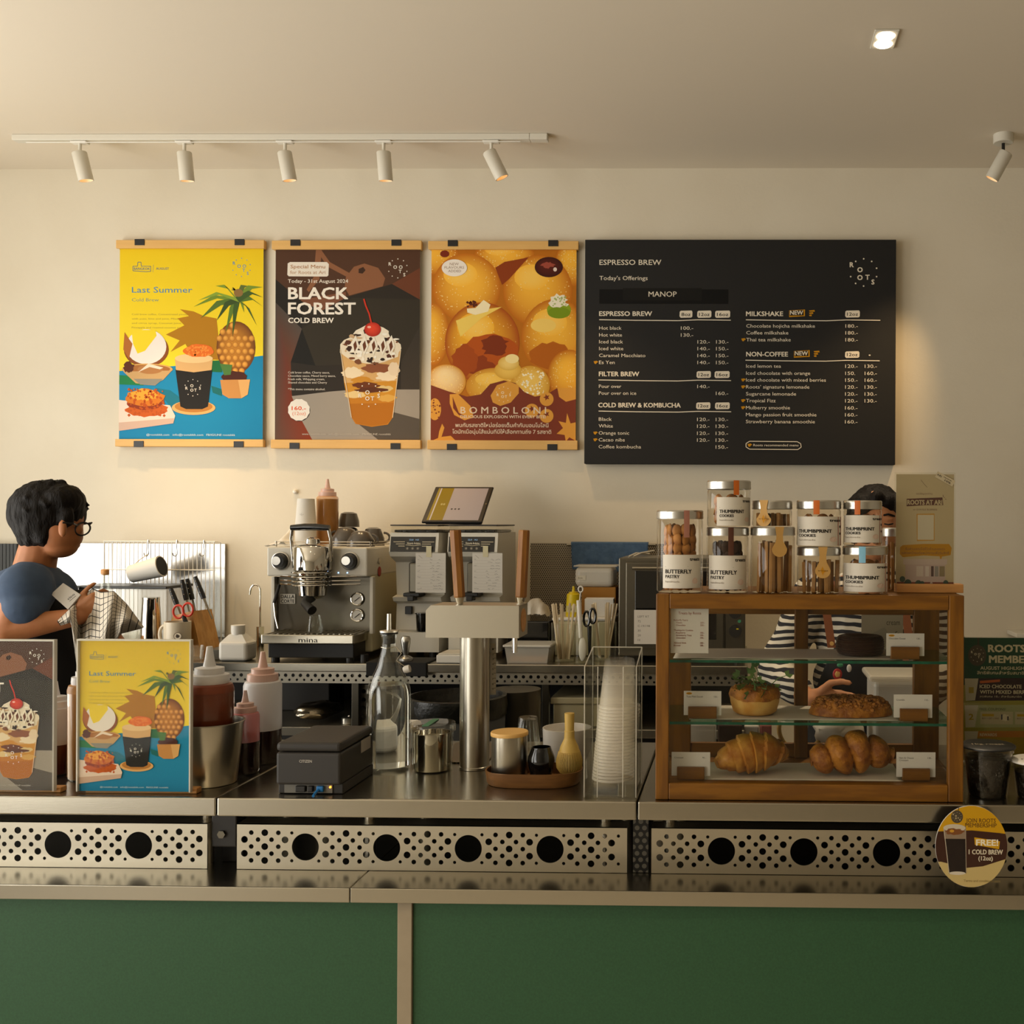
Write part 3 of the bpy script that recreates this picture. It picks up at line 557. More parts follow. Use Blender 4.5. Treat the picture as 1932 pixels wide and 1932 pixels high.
def art_forest(A):
    A.rect(88, 135, 1345, 1805, '#2b241c'); A.poly([(88, 135), (1345, 135), (1345, 575), (1100, 440), (740, 545), (330, 600), (88, 400)], '#4f3220'); A.poly([(1345, 300), (1345, 575), (1100, 440)], '#6a3a22')
    c = '#8a5a3c'; A.poly([(440, 135), (490, 135), (470, 400), (380, 510), (360, 490), (420, 380)], c); A.poly([(480, 135), (560, 250), (740, 350), (730, 390), (540, 290), (460, 170)], c)
    A.poly([(700, 380), (770, 290), (860, 262), (980, 300), (1040, 390), (1020, 460), (730, 540), (690, 470)], c); A.poly([(810, 310), (850, 292), (870, 320), (845, 350), (810, 345)], '#3d2618'); A.poly([(300, 580), (700, 510), (700, 560), (480, 680), (420, 640)], '#7a4c34')
    A.poly([(88, 600), (320, 830), (225, 1120), (235, 1400), (420, 1805), (88, 1805)], ['#4a4038', '#544a42', '#6a3a24', '#7a3018', '#8a3414', '#5a4436']); A.poly([(88, 400), (330, 600), (320, 830), (88, 600)], '#211c16')
    A.poly([(320, 830), (440, 1150), (225, 1120)], '#1a1712'); A.poly([(320, 830), (760, 560), (1345, 575), (1345, 800), (1180, 1120), (440, 1150)], '#332c20'); A.poly([(1345, 800), (1345, 1360), (1180, 1360), (1180, 1120)], '#3a3228')
    A.poly([(235, 1415), (560, 1375), (800, 1355), (1345, 1355), (1345, 1805), (420, 1805), (330, 1640)], '#9b9184'); A.poly([(820, 1660), (1110, 1550), (1345, 1610), (1345, 1805), (1000, 1805)], '#554c42')
    A.poly([(195, 262), (215, 250), (535, 250), (552, 268), (548, 366), (535, 376), (205, 374), (192, 360)], '#e6ddcf'); A.text('Special Menu', 220, 304, 300, 32, '#a87a50', .02); A.text('for Roots at Ari', 216, 353, 306, 30, '#b99678', .02)
    A.text('Today - 31st August 2024', 198, 430, 522, 32, '#e9dfd0', .012)
    A.text('BLACK', 203, 570, 515, 104, '#efe6d8', .035); A.text('FOREST', 203, 702, 580, 104, '#efe6d8', .035); A.text('COLD BREW', 203, 778, 392, 46, '#efe6d8', .03)
    for i, tx in enumerate(['Cold brew coffee, Cherry sauce,', 'Chocolate sauce, Mixed berry sauce,', 'Fresh milk, Whipping cream,', 'Shaved chocolate and Cherry', '', '*This menu contains alcohol.']):
        if tx: A.text(tx, 203, 1218 + i * 29, [360, 412, 318, 338, 0, 322][i], 19, '#d8cdbd', .01)
    A.ell(302, 1540, 94, 94, '#2a211b'); A.poly([(298 + (92 + 5 * (k % 2)) * math.cos(2 * PI * k / 24), 1534 + (92 + 5 * (k % 2)) * math.sin(2 * PI * k / 24)) for k in range(24)], '#ece4d8'); A.text('160.-', 236, 1536, 122, 34, '#d9552a', .03); A.text('(12oz)', 242, 1580, 115, 32, '#e0805c', .01)
    A.logo(1150, 305, 84, '#e4dccd')
    # drink
    A.poly([(655, 1010), (1180, 1010), (1110, 1600), (1070, 1660), (930, 1680), (790, 1655), (755, 1600)], '#c07a1c'); A.poly([(655, 1010), (1180, 1010), (1150, 1280), (690, 1300)], '#d3a76a'); A.poly([(690, 1300), (1150, 1280), (1132, 1420), (715, 1430)], '#c98c2a')
    A.poly([(735, 1480), (1125, 1470), (1105, 1605), (1060, 1655), (930, 1672), (800, 1655), (760, 1600)], '#b06a12')
    for i, (x, y, rx, ry, c) in enumerate([(760, 1210, 90, 50, '#ead7b4'), (1060, 1240, 90, 46, '#ecd9b8'), (850, 1280, 90, 34, '#c88a2c'), (880, 1320, 110, 30, '#6a3413'), (1040, 1350, 70, 26, '#d8bc7e'), (780, 1400, 90, 30, '#e2c488'), (1060, 1430, 80, 30, '#d6a44c'), (930, 1360, 130, 22, '#5b2d14'), (980, 1170, 140, 40, '#8a5030'), (1120, 1180, 50, 60, '#e6cfae')]): A.blob(x, y, rx, ry, c, .2, seed=20 + i)
    A.blob(920, 1000, 265, 130, '#e8dac0', .06, seed=40); A.blob(930, 900, 160, 100, '#ecdfc8', .1, seed=41)
    for i in range(70):
        rd = random.Random(i); a = rd.uniform(0, 2 * PI); k = rd.random() ** .5; x, y = 920 + 240 * k * math.cos(a), 985 + 150 * k * math.sin(a)
        A.blob(x, y, rd.uniform(8, 34), rd.uniform(7, 20), rd.choice(['#3b2416', '#2a1a10', '#5a3220', '#f3e9d6', '#f6efe0', '#c9a67c', '#7a4a2c']), .35, 9, seed=i)
    for x in (780, 860, 940, 1020, 1090): A.poly([(x - 36, 960), (x + 10, 900 - abs(x - 930) * .1), (x + 40, 980), (x + 4, 1060)], '#f0e6d2'); A.poly([(x - 12, 965), (x + 10, 930), (x + 22, 985), (x, 1030)], '#6b3c22')
    A.ell(935, 835, 72, 62, '#e0452a', '#a82414', -.2, -.3); A.line([(925, 785), (905, 700), (875, 630), (858, 570)], 13, '#c8341e'); A.ell(905, 815, 16, 10, '#f3b09c'); A.line([(655, 1010), (755, 1600)], 6, '#dcc9a8'); A.line([(1180, 1010), (1112, 1600)], 6, '#dcc9a8')
    A.logo(905, 1405, 100, '#e9dfce', 2)
    for x, w in ((328, 205), (560, 262), (853, 245)): A.text('www.rootsbkk.com' if x == 328 else 'info@rootsbkk.com' if x == 560 else 'FB/IG/LINE rootsbkk', x, 1752, w, 18, '#c0b6a8', .01)
def art_bombo(A):
    A.rect(82, 136, 1348, 1810, '#b86c10')
    def dough(x, y, rx, ry, ox=-.25, oy=-.3, c='#fbbc3c', e='#bf6a10', s=1):
        A.ell(x, y, rx, ry, c, e, ox, oy, n=36); A.ell(x - rx * .18, y - ry * .38, rx * .5, ry * .36, '#fccb5c', c, n=24) if rx > 240 else None; A.specks(x - rx, y - ry, x + rx, y + ry, 150, 5, '#f6d588', s, lambda a, b: ((a - x) / rx) ** 2 + ((b - y) / ry) ** 2 < .85)
    dough(720, 200, 260, 180, 0, -.3, s=2); dough(1320, 260, 160, 200, s=3); dough(120, 200, 200, 160, s=4)
    dough(390, 470, 295, 295, .1, -.2, s=5); dough(1010, 500, 300, 310, -.1, -.3, s=6); dough(100, 880, 140, 270, s=7); A.poly([(640, 300), (720, 250), (930, 210), (760, 400), (700, 450)], '#8c3b0e')
    dough(530, 950, 325, 350, -.35, -.3, '#f4b22e', '#a84c0e', 8); A.blob(600, 1040, 240, 170, '#b5520f', .1, seed=50); A.blob(640, 980, 120, 80, '#7d300c', .25, seed=51); A.blob(470, 1150, 150, 90, '#8f3a0d', .2, seed=52); A.blob(380, 1100, 110, 130, '#a5480e', .15, seed=53)
    dough(1170, 900, 300, 330, -.1, -.3, s=9); A.blob(1120, 1060, 190, 110, '#b5600f', .12, seed=54); A.ell(1060, 800, 110, 60, '#f5cf6a')
    A.poly([(300, 760), (560, 660), (700, 640), (520, 740), (340, 900)], '#f2cf62'); A.poly([(395, 655), (470, 650), (540, 580), (600, 620), (580, 680), (470, 710), (400, 690)], '#f6e7bc'); A.specks(395, 590, 480, 640, 14, 14, '#5b2412', 55)
    A.ell(1105, 295, 122, 88, '#5a1e10', '#3a120a', -.2, -.2); A.blob(1095, 275, 55, 26, '#a04a38', .3, seed=56); A.ell(1160, 315, 16, 18, '#e6d2c4'); A.ell(200, 180, 40, 30, '#7a2810')
    A.ell(1195, 665, 104, 72, '#8ba21c'); A.ell(1195, 690, 98, 50, '#7a9416'); A.blob(1190, 590, 86, 56, '#efe6cd', .3, seed=57); A.specks(1120, 550, 1260, 640, 20, 9, '#a9b86a', 58)
    dough(220, 1290, 170, 150, -.1, -.5, '#f6d9a0', '#d48f26', 10); dough(1290, 1230, 190, 220, s=11); dough(640, 1330, 250, 160, 0, -.3, '#f2bd4a', '#c98520', 12); dough(950, 1320, 170, 170, 0, -.3, '#f4c860', '#d09226', 13); A.specks(880, 1200, 1080, 1400, 60, 10, '#fbeecb', 59)
    A.ell(755, 1190, 118, 80, '#f0c55c', '#d8a23a'); A.ell(760, 1130, 92, 62, '#f4d27a', '#dcae4a'); A.ell(790, 1090, 60, 40, '#f8e09a')
    br = '#7c3620'; A.poly([(75, 1320), (240, 1375), (400, 1420), (520, 1400), (600, 1310), (720, 1278), (820, 1300), (900, 1380), (990, 1418), (1090, 1400), (1180, 1345), (1260, 1360), (1345, 1430), (1350, 1812), (75, 1812)], br)
    y = '#dc9a3c'; A.poly([(605, 1410), (660, 1320), (760, 1285), (850, 1320), (850, 1390), (780, 1470), (690, 1500), (625, 1470)], y); A.poly([(1185, 1345), (1345, 1340), (1345, 1440), (1260, 1462), (1200, 1420)], y); A.logo(718, 1400, 66, '#f0dcb8', 2)
    A.ell(120, 1530, 55, 95, y); A.specks(80, 1450, 165, 1600, 14, 9, br, 61); A.poly([(250, 1400), (320, 1395), (430, 1500), (460, 1600), (380, 1625), (290, 1580), (250, 1480)], y); A.poly([(275, 1420), (330, 1560), (400, 1600), (330, 1580), (280, 1520)], br)
    for cx, cy in ((1092, 1440), (965, 1540), (1092, 1585)): A.ell(cx, cy, 60, 60, y); A.poly([(cx + (30 if k % 2 else 13) * math.cos(k * PI / 5), cy - 16 + (30 if k % 2 else 13) * math.sin(k * PI / 5)) for k in range(10)], br)
    A.poly([(1270, 1560), (1300, 1650), (1345, 1640), (1345, 1800), (1290, 1770), (1260, 1810), (1250, 1750), (1180, 1740), (1235, 1690), (1195, 1630), (1260, 1645)], y); A.poly([(160, 1720), (185, 1655), (205, 1690), (180, 1770), (260, 1760), (310, 1810), (80, 1812), (150, 1780)], y)
    w = '#e6d0b4'; A.text('B O M B O L O N I', 345, 1566, 742, 60, w, .012); A.text('DELICIOUS EXPLOSION WITH EVERY BITE!', 345, 1606, 740, 26, w, .02)
    A.text('พบกับรสชาติใหม่อร่อยเต็มคำกับบอมโบโลนี', 300, 1684, 808, 34, w, .015); A.text('โดนัทเนื้อนุ่มไส้แน่นที่มีให้เลือกทานถึง 7 รสชาติ', 275, 1740, 858, 34, w, .015)
    A.ell(285, 302, 110, 74, '#efe6da', n=30); A.text('NEW', 245, 280, 78, 24, '#8a6a50'); A.text('FLAVOURS', 200, 309, 170, 22, '#8a6a50'); A.text('ADDED', 232, 340, 112, 22, '#8a6a50')

R1, R2, R3 = (115, 133, 1365, 1792), (90, 137, 1342, 1803), (85, 138, 1345, 1808)
for art, rect, (l, r, tp, bt), rails, clips, lab in [
    (art_summer, R1, (225.5, 496.5, 468, 831), (221, 500, 454, 844), (266, 454), 'yellow and blue wall poster of a cold brew cup, coconut and pineapple'),
    (art_forest, R2, (519.5, 792, 470, 832), (514, 796, 455, 846.5), (559, 749), 'dark brown wall poster of a cherry topped iced drink'),
    (art_bombo, R3, (813.5, 1087, 470, 833), (808.5, 1091.5, 456, 847.5), (855, 1044), 'orange wall poster of sugared filled doughnuts over a brown band')]:
    Yp = YW - .018; py = (tp + bt) / 2
    a = V((X(l, py, Yp), Yp, at((l + r) / 2, bt, Yp).z)); b = V((X(r, py, Yp), Yp, at((l + r) / 2, tp, Yp).z))
    t = thing('wall_poster', lab, 'poster', ((a.x + b.x) / 2, Yp, a.z), 'posters hanging between wooden bars')
    A = sheet(rect, a, b, Yp, start=.0006); art(A); ppr = part('printed_sheet', A.mb, 'print_matte', t)
    part('paper_back', MB().box((a.x, Yp, a.z - .004), (b.x, Yp + .0012, b.z + .004)), 'paper', t)
    for z0, z1 in ((b.z - .004, at(650, rails[2], Yp).z), (at(650, rails[3], Yp).z, a.z + .004)):
        xa, xb = X(rails[0], py, Yp), X(rails[1], py, Yp)
        part('hanging_bar', MB().box((xa, Yp - .012, z0), (xb, Yp - .002, z1), .002).box((xa + .003, Yp + .003, z0), (xb - .003, YW - .001, z1), .001), 'bamboo', t)
        for c in clips:
            x = X(c, py, Yp); up = z0 > a.z + .1
            zc0, zc1 = (z1 - .022, z1 + .003) if up else (z0 - .003, z0 + .022)
            part('clip', MB().box((x - .02, Yp - .0145, zc0), (x + .02, Yp - .0125, zc1), .0008), 'black_plastic', t)

# ------------------------------------------------------------------ menu board
Yb = YW - .045; rect = (60, 52, 2580, 1868)
a, b = V((X(1103, 660, Yb), Yb, at(1396, 876, Yb).z)), V((X(1690, 660, Yb), Yb, at(1396, 452, Yb).z))
t = thing('menu_board', 'large black menu board with pale lettering on the wall at right', 'menu board', ((a.x + b.x) / 2, Yb, a.z))
part('board', MB().box((a.x, Yb, a.z), (b.x, YW - .001, b.z), .002), 'black_matte', t)
A = sheet(rect, a, b, Yb, start=.0006); w = '#e4dac6'; gx = 1288
def row(x, y, s, wd, h=29, bold=.006): A.text(s, x, y, wd, h, w, bold)
row(178, 257, 'ESPRESSO BREW', 502, 44, .012); row(178, 380, "Today's Offerings", 392, 35, .008); A.rect(178, 455, 1225, 572, '#060606'); A.rect(370, 445, 1010, 545, '#12110f'); row(578, 514, 'MANOP', 228, 44, .008)
def pill(x0, y0, x1, y1, s): A.poly([(x0, y0 + 8), (x0 + 10, y0), (x1 - 6, y0 - 2), (x1 + 1, y0 + 9), (x1, y1 - 8), (x1 - 9, y1), (x0 + 8, y1 + 2), (x0 - 2, y1 - 10)], w); A.text(s, x0 + 14, y1 - 13, x1 - x0 - 28, 27, '#26231f', .02)
def rule(x0, x1, y): A.line([(x0, y - 3), (x0 + 300, y + 2), (x0 + (x1 - x0) * .6, y + 4), (x0 + (x1 - x0) * .75, y - 3), (x1, y)], 7, w)
def hand(x, y): A.poly([(x - 18, y - 8), (x + 8, y - 12), (x + 20, y - 2), (x + 8, y + 4), (x + 2, y + 14), (x - 10, y + 12)], '#c48a14')
def head(x, y, s, wd): row(x, y, s, wd, 38, .035)
head(178, 670, 'ESPRESSO BREW', 428); head(178, 1158, 'FILTER BREW', 326); head(174, 1410, 'COLD BREW & KOMBUCHA', 668)
for q in ((832, 628, 934, 683, '8oz'), (975, 628, 1088, 683, '12oz'), (1120, 628, 1240, 683, '16oz'), (972, 1117, 1086, 1170, '12oz'), (1118, 1117, 1238, 1170, '16oz'), (970, 1370, 1083, 1422, '12oz'), (1123, 1370, 1240, 1422, '16oz')): pill(*q)
rule(178, 1246, 704); rule(174, 1250, 1192); rule(176, 1252, 1444)
for y, s, wd, pr in [(782, 'Hot black', 182, ('100.-', '', '')), (838, 'Hot white', 186, ('130.-', '', '')), (893, 'Iced black', 194, ('', '120.-', '130.-')), (948, 'Iced white', 197, ('', '140.-', '150.-')), (1004, 'Caramel Macchiato', 377, ('', '140.-', '150.-')), (1060, 'Es Yen', 128, ('', '140.-', '150.-')),
                     (1254, 'Pour over', 182, ('', '140.-', '')), (1309, 'Pour over on ice', 304, ('', '', '160.-')), (1520, 'Black', 106, ('', '120.-', '130.-')), (1575, 'White', 115, ('', '120.-', '130.-')), (1632, 'Orange tonic', 248, ('', '120.-', '130.-')), (1687, 'Cacao nibs', 212, ('', '120.-', '130.-')), (1743, 'Coffee kombucha', 345, ('', '', '150.-'))]:
    row(178, y, s, wd)
    for x, p_ in zip((842, 977, 1128), pr):
        if p_: row(x, y, p_, 100)
    if s in ('Es Yen', 'Orange tonic', 'Cacao nibs'): hand(152, y - 14)
A.logo(gx + 1030, 318, 112, w, 1, .04)
head(gx + 82, 670, 'MILKSHAKE', 298); head(gx + 85, 996, 'NON-COFFEE', 336)
for x, y in ((430, 625), (470, 953)):
    A.poly([(gx + x, y), (gx + x + 128, y - 8), (gx + x + 128, y + 46), (gx + x, y + 54)], '#c48a14'); A.poly([(gx + x + 2, y + 2), (gx + x + 116, y - 3), (gx + x + 118, y + 40), (gx + x + 4, y + 42)], '#2a1d10'); row(gx + x + 8, y + 34, 'NEW', 104, 34, .03)
    for k in range(3): A.poly([(gx + x + 160, y + 18 * k), (gx + x + 205 - 12 * k, y - 4 + 18 * k), (gx + x + 207 - 12 * k, y + 10 + 18 * k), (gx + x + 165, y + 10 + 18 * k)], '#c48a14')
rule(gx + 80, gx + 1166, 704); rule(gx + 78, gx + 1162, 1030); pill(gx + 884, 626, gx + 1000, 680, '12oz'); pill(gx + 884, 955, gx + 998, 1006, '12oz'); A.rect(gx + 1074, 980, gx + 1088, 990, w)
for y, s, wd, p1, p2 in [(764, 'Chocolate hojicha milkshake', 555, '180.-', ''), (819, 'Coffee milkshake', 340, '180.-', ''), (875, 'Thai tea milkshake', 360, '180.-', ''), (1088, 'Iced lemon tea', 282, '120.-', '130.-'), (1145, 'Iced chocolate with orange', 518, '150.', '160.-'), (1200, 'Iced chocolate with mixed berries', 645, '150.-', '160.-'), (1256, 'Roots\u2019 signature lemonade', 512, '120.-', '130.-'), (1312, 'Sugarcane lemonade', 405, '120.-', '130.-'), (1367, 'Tropical Fizz', 240, '120.-', '130.-'), (1424, 'Mulberry smoothie', 356, '160.-', ''), (1480, 'Mango passion fruit smoothie', 570, '160.-', ''), (1536, 'Strawberry banana smoothie', 558, '160.-', '')]:
    row(gx + 84, y, s, wd); row(gx + 885, y, p1, 100 if len(p1) > 4 else 80)
    if p2: row(gx + 1042, y, p2, 98)
    if s[:4] in ('Thai', 'Root', 'Trop', 'Mulb') or 'mixed' in s: hand(gx + 62, y - 14)
A.line([(gx + 115, 1682), (gx + 500, 1684), (gx + 528, 1700), (gx + 532, 1728), (gx + 505, 1748), (gx + 115, 1746), (gx + 86, 1728), (gx + 86, 1700), (gx + 115, 1682)], 6, w); hand(gx + 116, 1712); row(gx + 145, 1722, 'Roots recommended menu', 364, 20)
part('lettering', A.mb, 'print_matte', t)
# ------------------------------------------------------------------ helpers for things seen front on
def P(px, py, Y): return at(px, py, Y)
def bx(mb, px0, py0, px1, py1, Ya, Yb, bev=.002, m=0):
    a, b = at(px0, py1, Ya), at(px1, py0, Ya); return mb.box((a.x, Ya, a.z), (b.x, Yb, b.z), bev, m)
def rodpx(mb, pts, r, seg=8, m=0): return mb.tube([at(*p) for p in pts], r, seg, m)
def disc_y(mb, c, r, th, seg=24, m=0, r2=None): return mb.cyl((0, 0, 0), r, th, seg, m, M=T(c, rx=PI / 2), r2=r2)   # disc facing the room
def plate(name, rect, px0, py0, px1, py1, Y, parent, art, m='print_matte', back='paper', label=None, th=.0012):
    a, b = at(px0, py1, Y), at(px1, py0, Y); a = V((a.x, Y, a.z)); b = V((b.x, Y, b.z))
    A = sheet(rect, a, b, Y, start=.0004); A.rect(*rect[:2], *rect[2:], '#d9d5cc'); art(A)
    A.mb.box((a.x, Y, a.z), (b.x, Y + th, b.z)); 
    for i in range(len(A.mb.c)):
        if A.mb.c[i] is None: A.mb.c[i] = lin('#d9d5cc')
    return part(name, A.mb, m, parent, label)

# ------------------------------------------------------------------ espresso machine
Ym = 3.74; zt = at(600, 1033, Ym).z
em = thing('espresso_machine', 'cream and steel single group espresso machine with chrome group head', 'espresso machine', at(600, 1247, 3.9) * 1)
em.location.z = ZB; ORG[em.name] = V(em.location)
mb = MB(); a, b = at(503, 1087, Ym), at(693, 1033, Ym)
body = MB().box((a.x + .02, 3.80, ZB + .02), (b.x - .002, 4.2, b.z - .001), .006); part('body', body, 'cream_plastic', em)
hb = MB().box((a.x, Ym, a.z), (b.x, 4.19, b.z), .006); part('control_head', hb, 'white_metal', em)
sp_ = MB(); bx(sp_, 518, 1089, 702, 1190, 3.796, 3.803, .001); part('splash_plate', sp_, 'steel_dark', em)
pl = MB(); bx(pl, 511, 1088, 518, 1196, 3.775, 3.8, .002); part('side_pillar', pl, 'white_metal', em); pl = MB(); bx(pl, 697, 1088, 704, 1196, 3.775, 3.8, .002); part('side_pillar', pl, 'white_metal', em)
for kx in (530, 660.6):
    c = at(kx, 1058.5, Ym); k = MB(); k.tube([c + V((.0295 * math.cos(2 * PI * q / 32), -.003, .0295 * math.sin(2 * PI * q / 32))) for q in range(33)], .0035, 8, caps=False); disc_y(k, c, .028, .003, 32); kn = part('knob_ring', k, 'aluminium', em)
    k2 = MB(); disc_y(k2, c + V((0, -.006, 0)), .026, .022, 28, r2=.021); part('knob', k2, 'black_plastic', kn)
    k3 = MB(); disc_y(k3, c + V((-.004, -.028, .002)), .0155, .004, 24); part('knob_cap', k3, 'aluminium', kn)
c = at(596, 1053, Ym); gh = MB()
gz0, gz1 = at(596, 1074, Ym).z, at(596, 1031, Ym).z
gh.lathe([(0, gz1 + .012), (.03, gz1 + .012), (.06, gz1 + .004), (.066, gz1 - .004), (.066, gz0), (.058, gz0 - .004), (.05, at(596, 1105, Ym).z), (.046, at(596, 1122, Ym).z), (.03, at(596, 1128, Ym).z), (0, at(596, 1128, Ym).z)], c=(c.x, Ym - .03, 0), seg=40)
g = part('group_head', gh, 'chrome', em)
gc = V((c.x, Ym - .03, 0)); dome = MB().lathe([(.026, gz1 + .01), (.024, gz1 + .026), (.012, gz1 + .034), (0, gz1 + .035)], c=gc, seg=24); part('dome', dome, 'chrome', g)
rails = MB()
for py in (1079, 1087, 1095, 1102):
    r_ = .068; z = at(596, py, Ym).z
    rails.tube([gc + V((r_ * math.cos(t), r_ * math.sin(t), z)) for t in [PI * 1.0 + PI * k / 12 for k in range(13)]], .0028, 6)
    if py > 1085: rails.tube([(at(527, py, Ym).x, Ym + .01, z), gc + V((-r_, 0, z))], .0028, 6); rails.tube([gc + V((r_, 0, z)), (at(678, py, Ym).x, Ym + .01, z)], .0028, 6)
part('ring_rails', rails, 'chrome', em)
hz = at(596, 996, Ym - .05).z
for sx in (-1, 1): l_ = part('lever_arm', MB().tube([(c.x + sx * .068, Ym - .03, gz0 + .03), (c.x + sx * .07, Ym - .045, gz1 + .03), (c.x + sx * .064, Ym - .05, hz - .004)], .006, 10), 'chrome', em)
part('lever_handle', MB().tube([(c.x - .068, Ym - .05, hz), (c.x - .02, Ym - .05, hz + .003), (c.x + .02, Ym - .05, hz + .003), (c.x + .068, Ym - .05, hz)], [.010, .0125, .0125, .010], 14), 'black_gloss', em)
pf = MB(); h0 = at(592, 1128, Ym); h1 = at(589, 1152, Ym - .12)
pf.tube([(c.x, Ym - .05, at(596, 1124, Ym).z), (c.x - .002, Ym - .09, at(592, 1135, Ym).z), h1], [.022, .013, .0165], 16); part('portafilter', pf, 'black_plastic', em)
for py in (1130, 1160.8):
    c2 = at(675, py, 3.796); q = MB(); q.tube([c2 + V((.0212 * math.cos(2 * PI * j / 32), -.006, .0212 * math.sin(2 * PI * j / 32))) for j in range(33)], .0032, 8, caps=False); disc_y(q, c2, .0205, .006, 28); gq = part('gauge', q, 'chrome', em)
    q = MB(); disc_y(q, c2 + V((0, -.0062, 0)), .019, .001, 24); part('dial', q, 'white_plastic', gq)
    part('needle', MB().tube([c2 + V((-.009, -.0082, -.008)), c2 + V((.01, -.0082, .007))], .0012, 6), 'black_plastic', gq)
def dc(A): A.rect(0, 0, 110, 70, '#c9c2b3'); A.text('DALLA', 6, 31, 98, 25, '#23201c', .03); A.text('CORTE', 6, 64, 98, 25, '#23201c', .03)
plate('name_plate', (0, 0, 110, 70), 528.6, 1120.7, 557, 1138.8, 3.793, em, dc)
for zx in (690, 755): dots = MB(); disc_y(dots, at(460 + zx / 3.864, 880 + 775 / 3.864, Ym), .0022, .001, 10); part('indicator', dots, 'led_blue', em)
st = MB(); rodpx(st, [(527, 1104, 3.77), (522, 1120, 3.75), (517, 1138, 3.74)], .0055); part('wand_grip', st, 'black_plastic', em)
st = MB(); rodpx(st, [(517, 1137, 3.74), (520, 1165, 3.735), (525, 1186, 3.735)], .0035); part('steam_wand', st, 'chrome', em)
Yt = 3.655; tr_ = MB(); a, b = at(492, 1215, Yt), at(667, 1198, Yt)
tr_.box((a.x, Yt, a.z), (b.x, Yt + .16, b.z), .004); tray = part('drip_tray', tr_, 'steel', em)
gr = MB()
for i in range(16): x = a.x + .015 + (b.x - a.x - .03) * i / 15; gr.box((x - .003, Yt + .012, b.z), (x + .003, Yt + .15, b.z + .002))
part('grate', gr, 'steel_dull', tray)
A = sheet((395, 1240, 545, 1280), at(562, 1213, Yt), at(601, 1202, Yt), Yt - .0004, start=.0003); A.text('mina', 400, 1276, 140, 34, '#1c1916', .0); part('lettering', A.mb, 'print_matte', tray)
bs_ = MB().box((a.x + .012, Yt + .03, ZB + .012), (b.x - .01, Yt + .2, a.z - .001), .003); part('base', bs_, 'black_plastic', em)
for sx in (a.x + .03, b.x - .03, b.x + .02):
    for sy in (Yt + .05, 4.15): part('foot', MB().cyl((sx, sy, ZB), .014, .024, 14), 'black_plastic', em)
cr = MB(); zr = zt
for k in range(2):
    z = zr + .009 + k * .010; cr.tube([(at(506, 1030, Ym).x, 3.80, z), (at(690, 1030, Ym).x, 3.80, z), (at(690, 1030, Ym).x, 4.17, z), (at(506, 1030, Ym).x, 4.17, z), (at(506, 1030, Ym).x, 3.80, z)], .0018, 6)
for x, y in ((508, 3.80), (688, 3.80), (688, 4.17), (508, 4.17)): cr.tube([(at(x, 1030, Ym).x, y, zr), (at(x, 1030, Ym).x, y, zr + .021)], .002, 6)
part('cup_rail', cr, 'chrome', em)
x = at(693, 1070, Ym).x + .0005
part('side_screw', MB().cyl((0, 0, 0), .011, .004, 14, M=T((x, 3.86, at(706, 1058, 3.86).z), ry=PI / 2)), 'chrome', em); part('round_sticker', MB().cyl((0, 0, 0), .018, .0006, 20, M=T((x, 3.865, at(706, 1078, 3.865).z), ry=PI / 2)), 'red_sticker', em)
# a clear tumbler on the drip tray
def tumbler(name, c, h, r0, r1, label, m='glass', inverted=False, flutes=0):
    t = .0025; pr = [(0, 0), (r0, 0), (r0 + .001, .002), (r1, h), (r1 - t, h), (r0 - t, .006), (0, .006)]
    if inverted: pr = [(r, h - z) for r, z in pr]
    mb = MB().lathe(pr, c=c, seg=28)
    for k in range(flutes):
        aa = 2 * PI * k / flutes; q0 = r1 if inverted else r0; q1 = r0 if inverted else r1
        mb.tube([V(c) + V((q0 * math.cos(aa), q0 * math.sin(aa), .005)), V(c) + V((q1 * math.cos(aa), q1 * math.sin(aa), h * .8))], .0012, 5)
    return solo(name, mb, m, label, 'glass', c)
gzt = b.z + .0025
tumbler('shot_glass', V((at(594, 1190, Yt + .05).x, Yt + .05, gzt)), .06, .0285, .021, 'small clear glass on the drip tray of the espresso machine', flutes=14)

# ------------------------------------------------------------------ on top of the machine
zc = zt + .0005
def cupbm(mb, c, h, rt, rb, inv, M=None, hd=None):
    t = .004; pr = [(0, 0), (rb * .55, 0), (rb, .006), (rt * .97, h * .6), (rt, h), (rt - t, h), (rt * .9, h * .55), (rb * .8, .01), (0, .008)]
    if inv: pr = [(r, h - z) for r, z in pr]
    mb.lathe(pr, c=c, seg=28, M=M)
def grey_cup(px, py, Y, h, rt, rb, inv, lab, ha, tilt=0., z=None):
    p = at(px, py, Y); p.z = z if z is not None else zc
    t = thing('coffee_cup', lab, 'cup', p, 'grey cups on the espresso machine'); R = T(p, rx=tilt * .3, ry=tilt)
    mb = MB(); cupbm(mb, (0, 0, 0), h, rt, rb, inv, M=R); part('bowl', mb, 'ceramic_grey', t)
    hz = h * (.55 if not inv else .45); rr = rt * .93; d = V((math.cos(ha), math.sin(ha), 0)); pts = [d * (rr + .022 * math.sin(PI * k / 8)) + V((0, 0, hz + .018 * math.cos(PI * k / 8))) for k in range(9)]
    part('handle', MB().tube([R @ q for q in pts], .0045, 8), 'ceramic_grey', t)
grey_cup(650, 1032, 3.95, .070, .050, .030, True, 'grey cup upside down below the topmost grey cup, handle facing left', PI * .9, .12)
grey_cup(681, 1032, 3.88, .058, .050, .030, True, 'grey cup upside down at the front right corner of the espresso machine', -.2)
grey_cup(704, 1024, 4.05, .070, .043, .028, True, 'grey cup at the back right of the espresso machine, handle facing right', .1)
grey_cup(658, 1005, 4.08, .058, .040, .030, True, 'topmost grey cup, standing upside down on the grey cups', 2.0, 0., zc + .071)
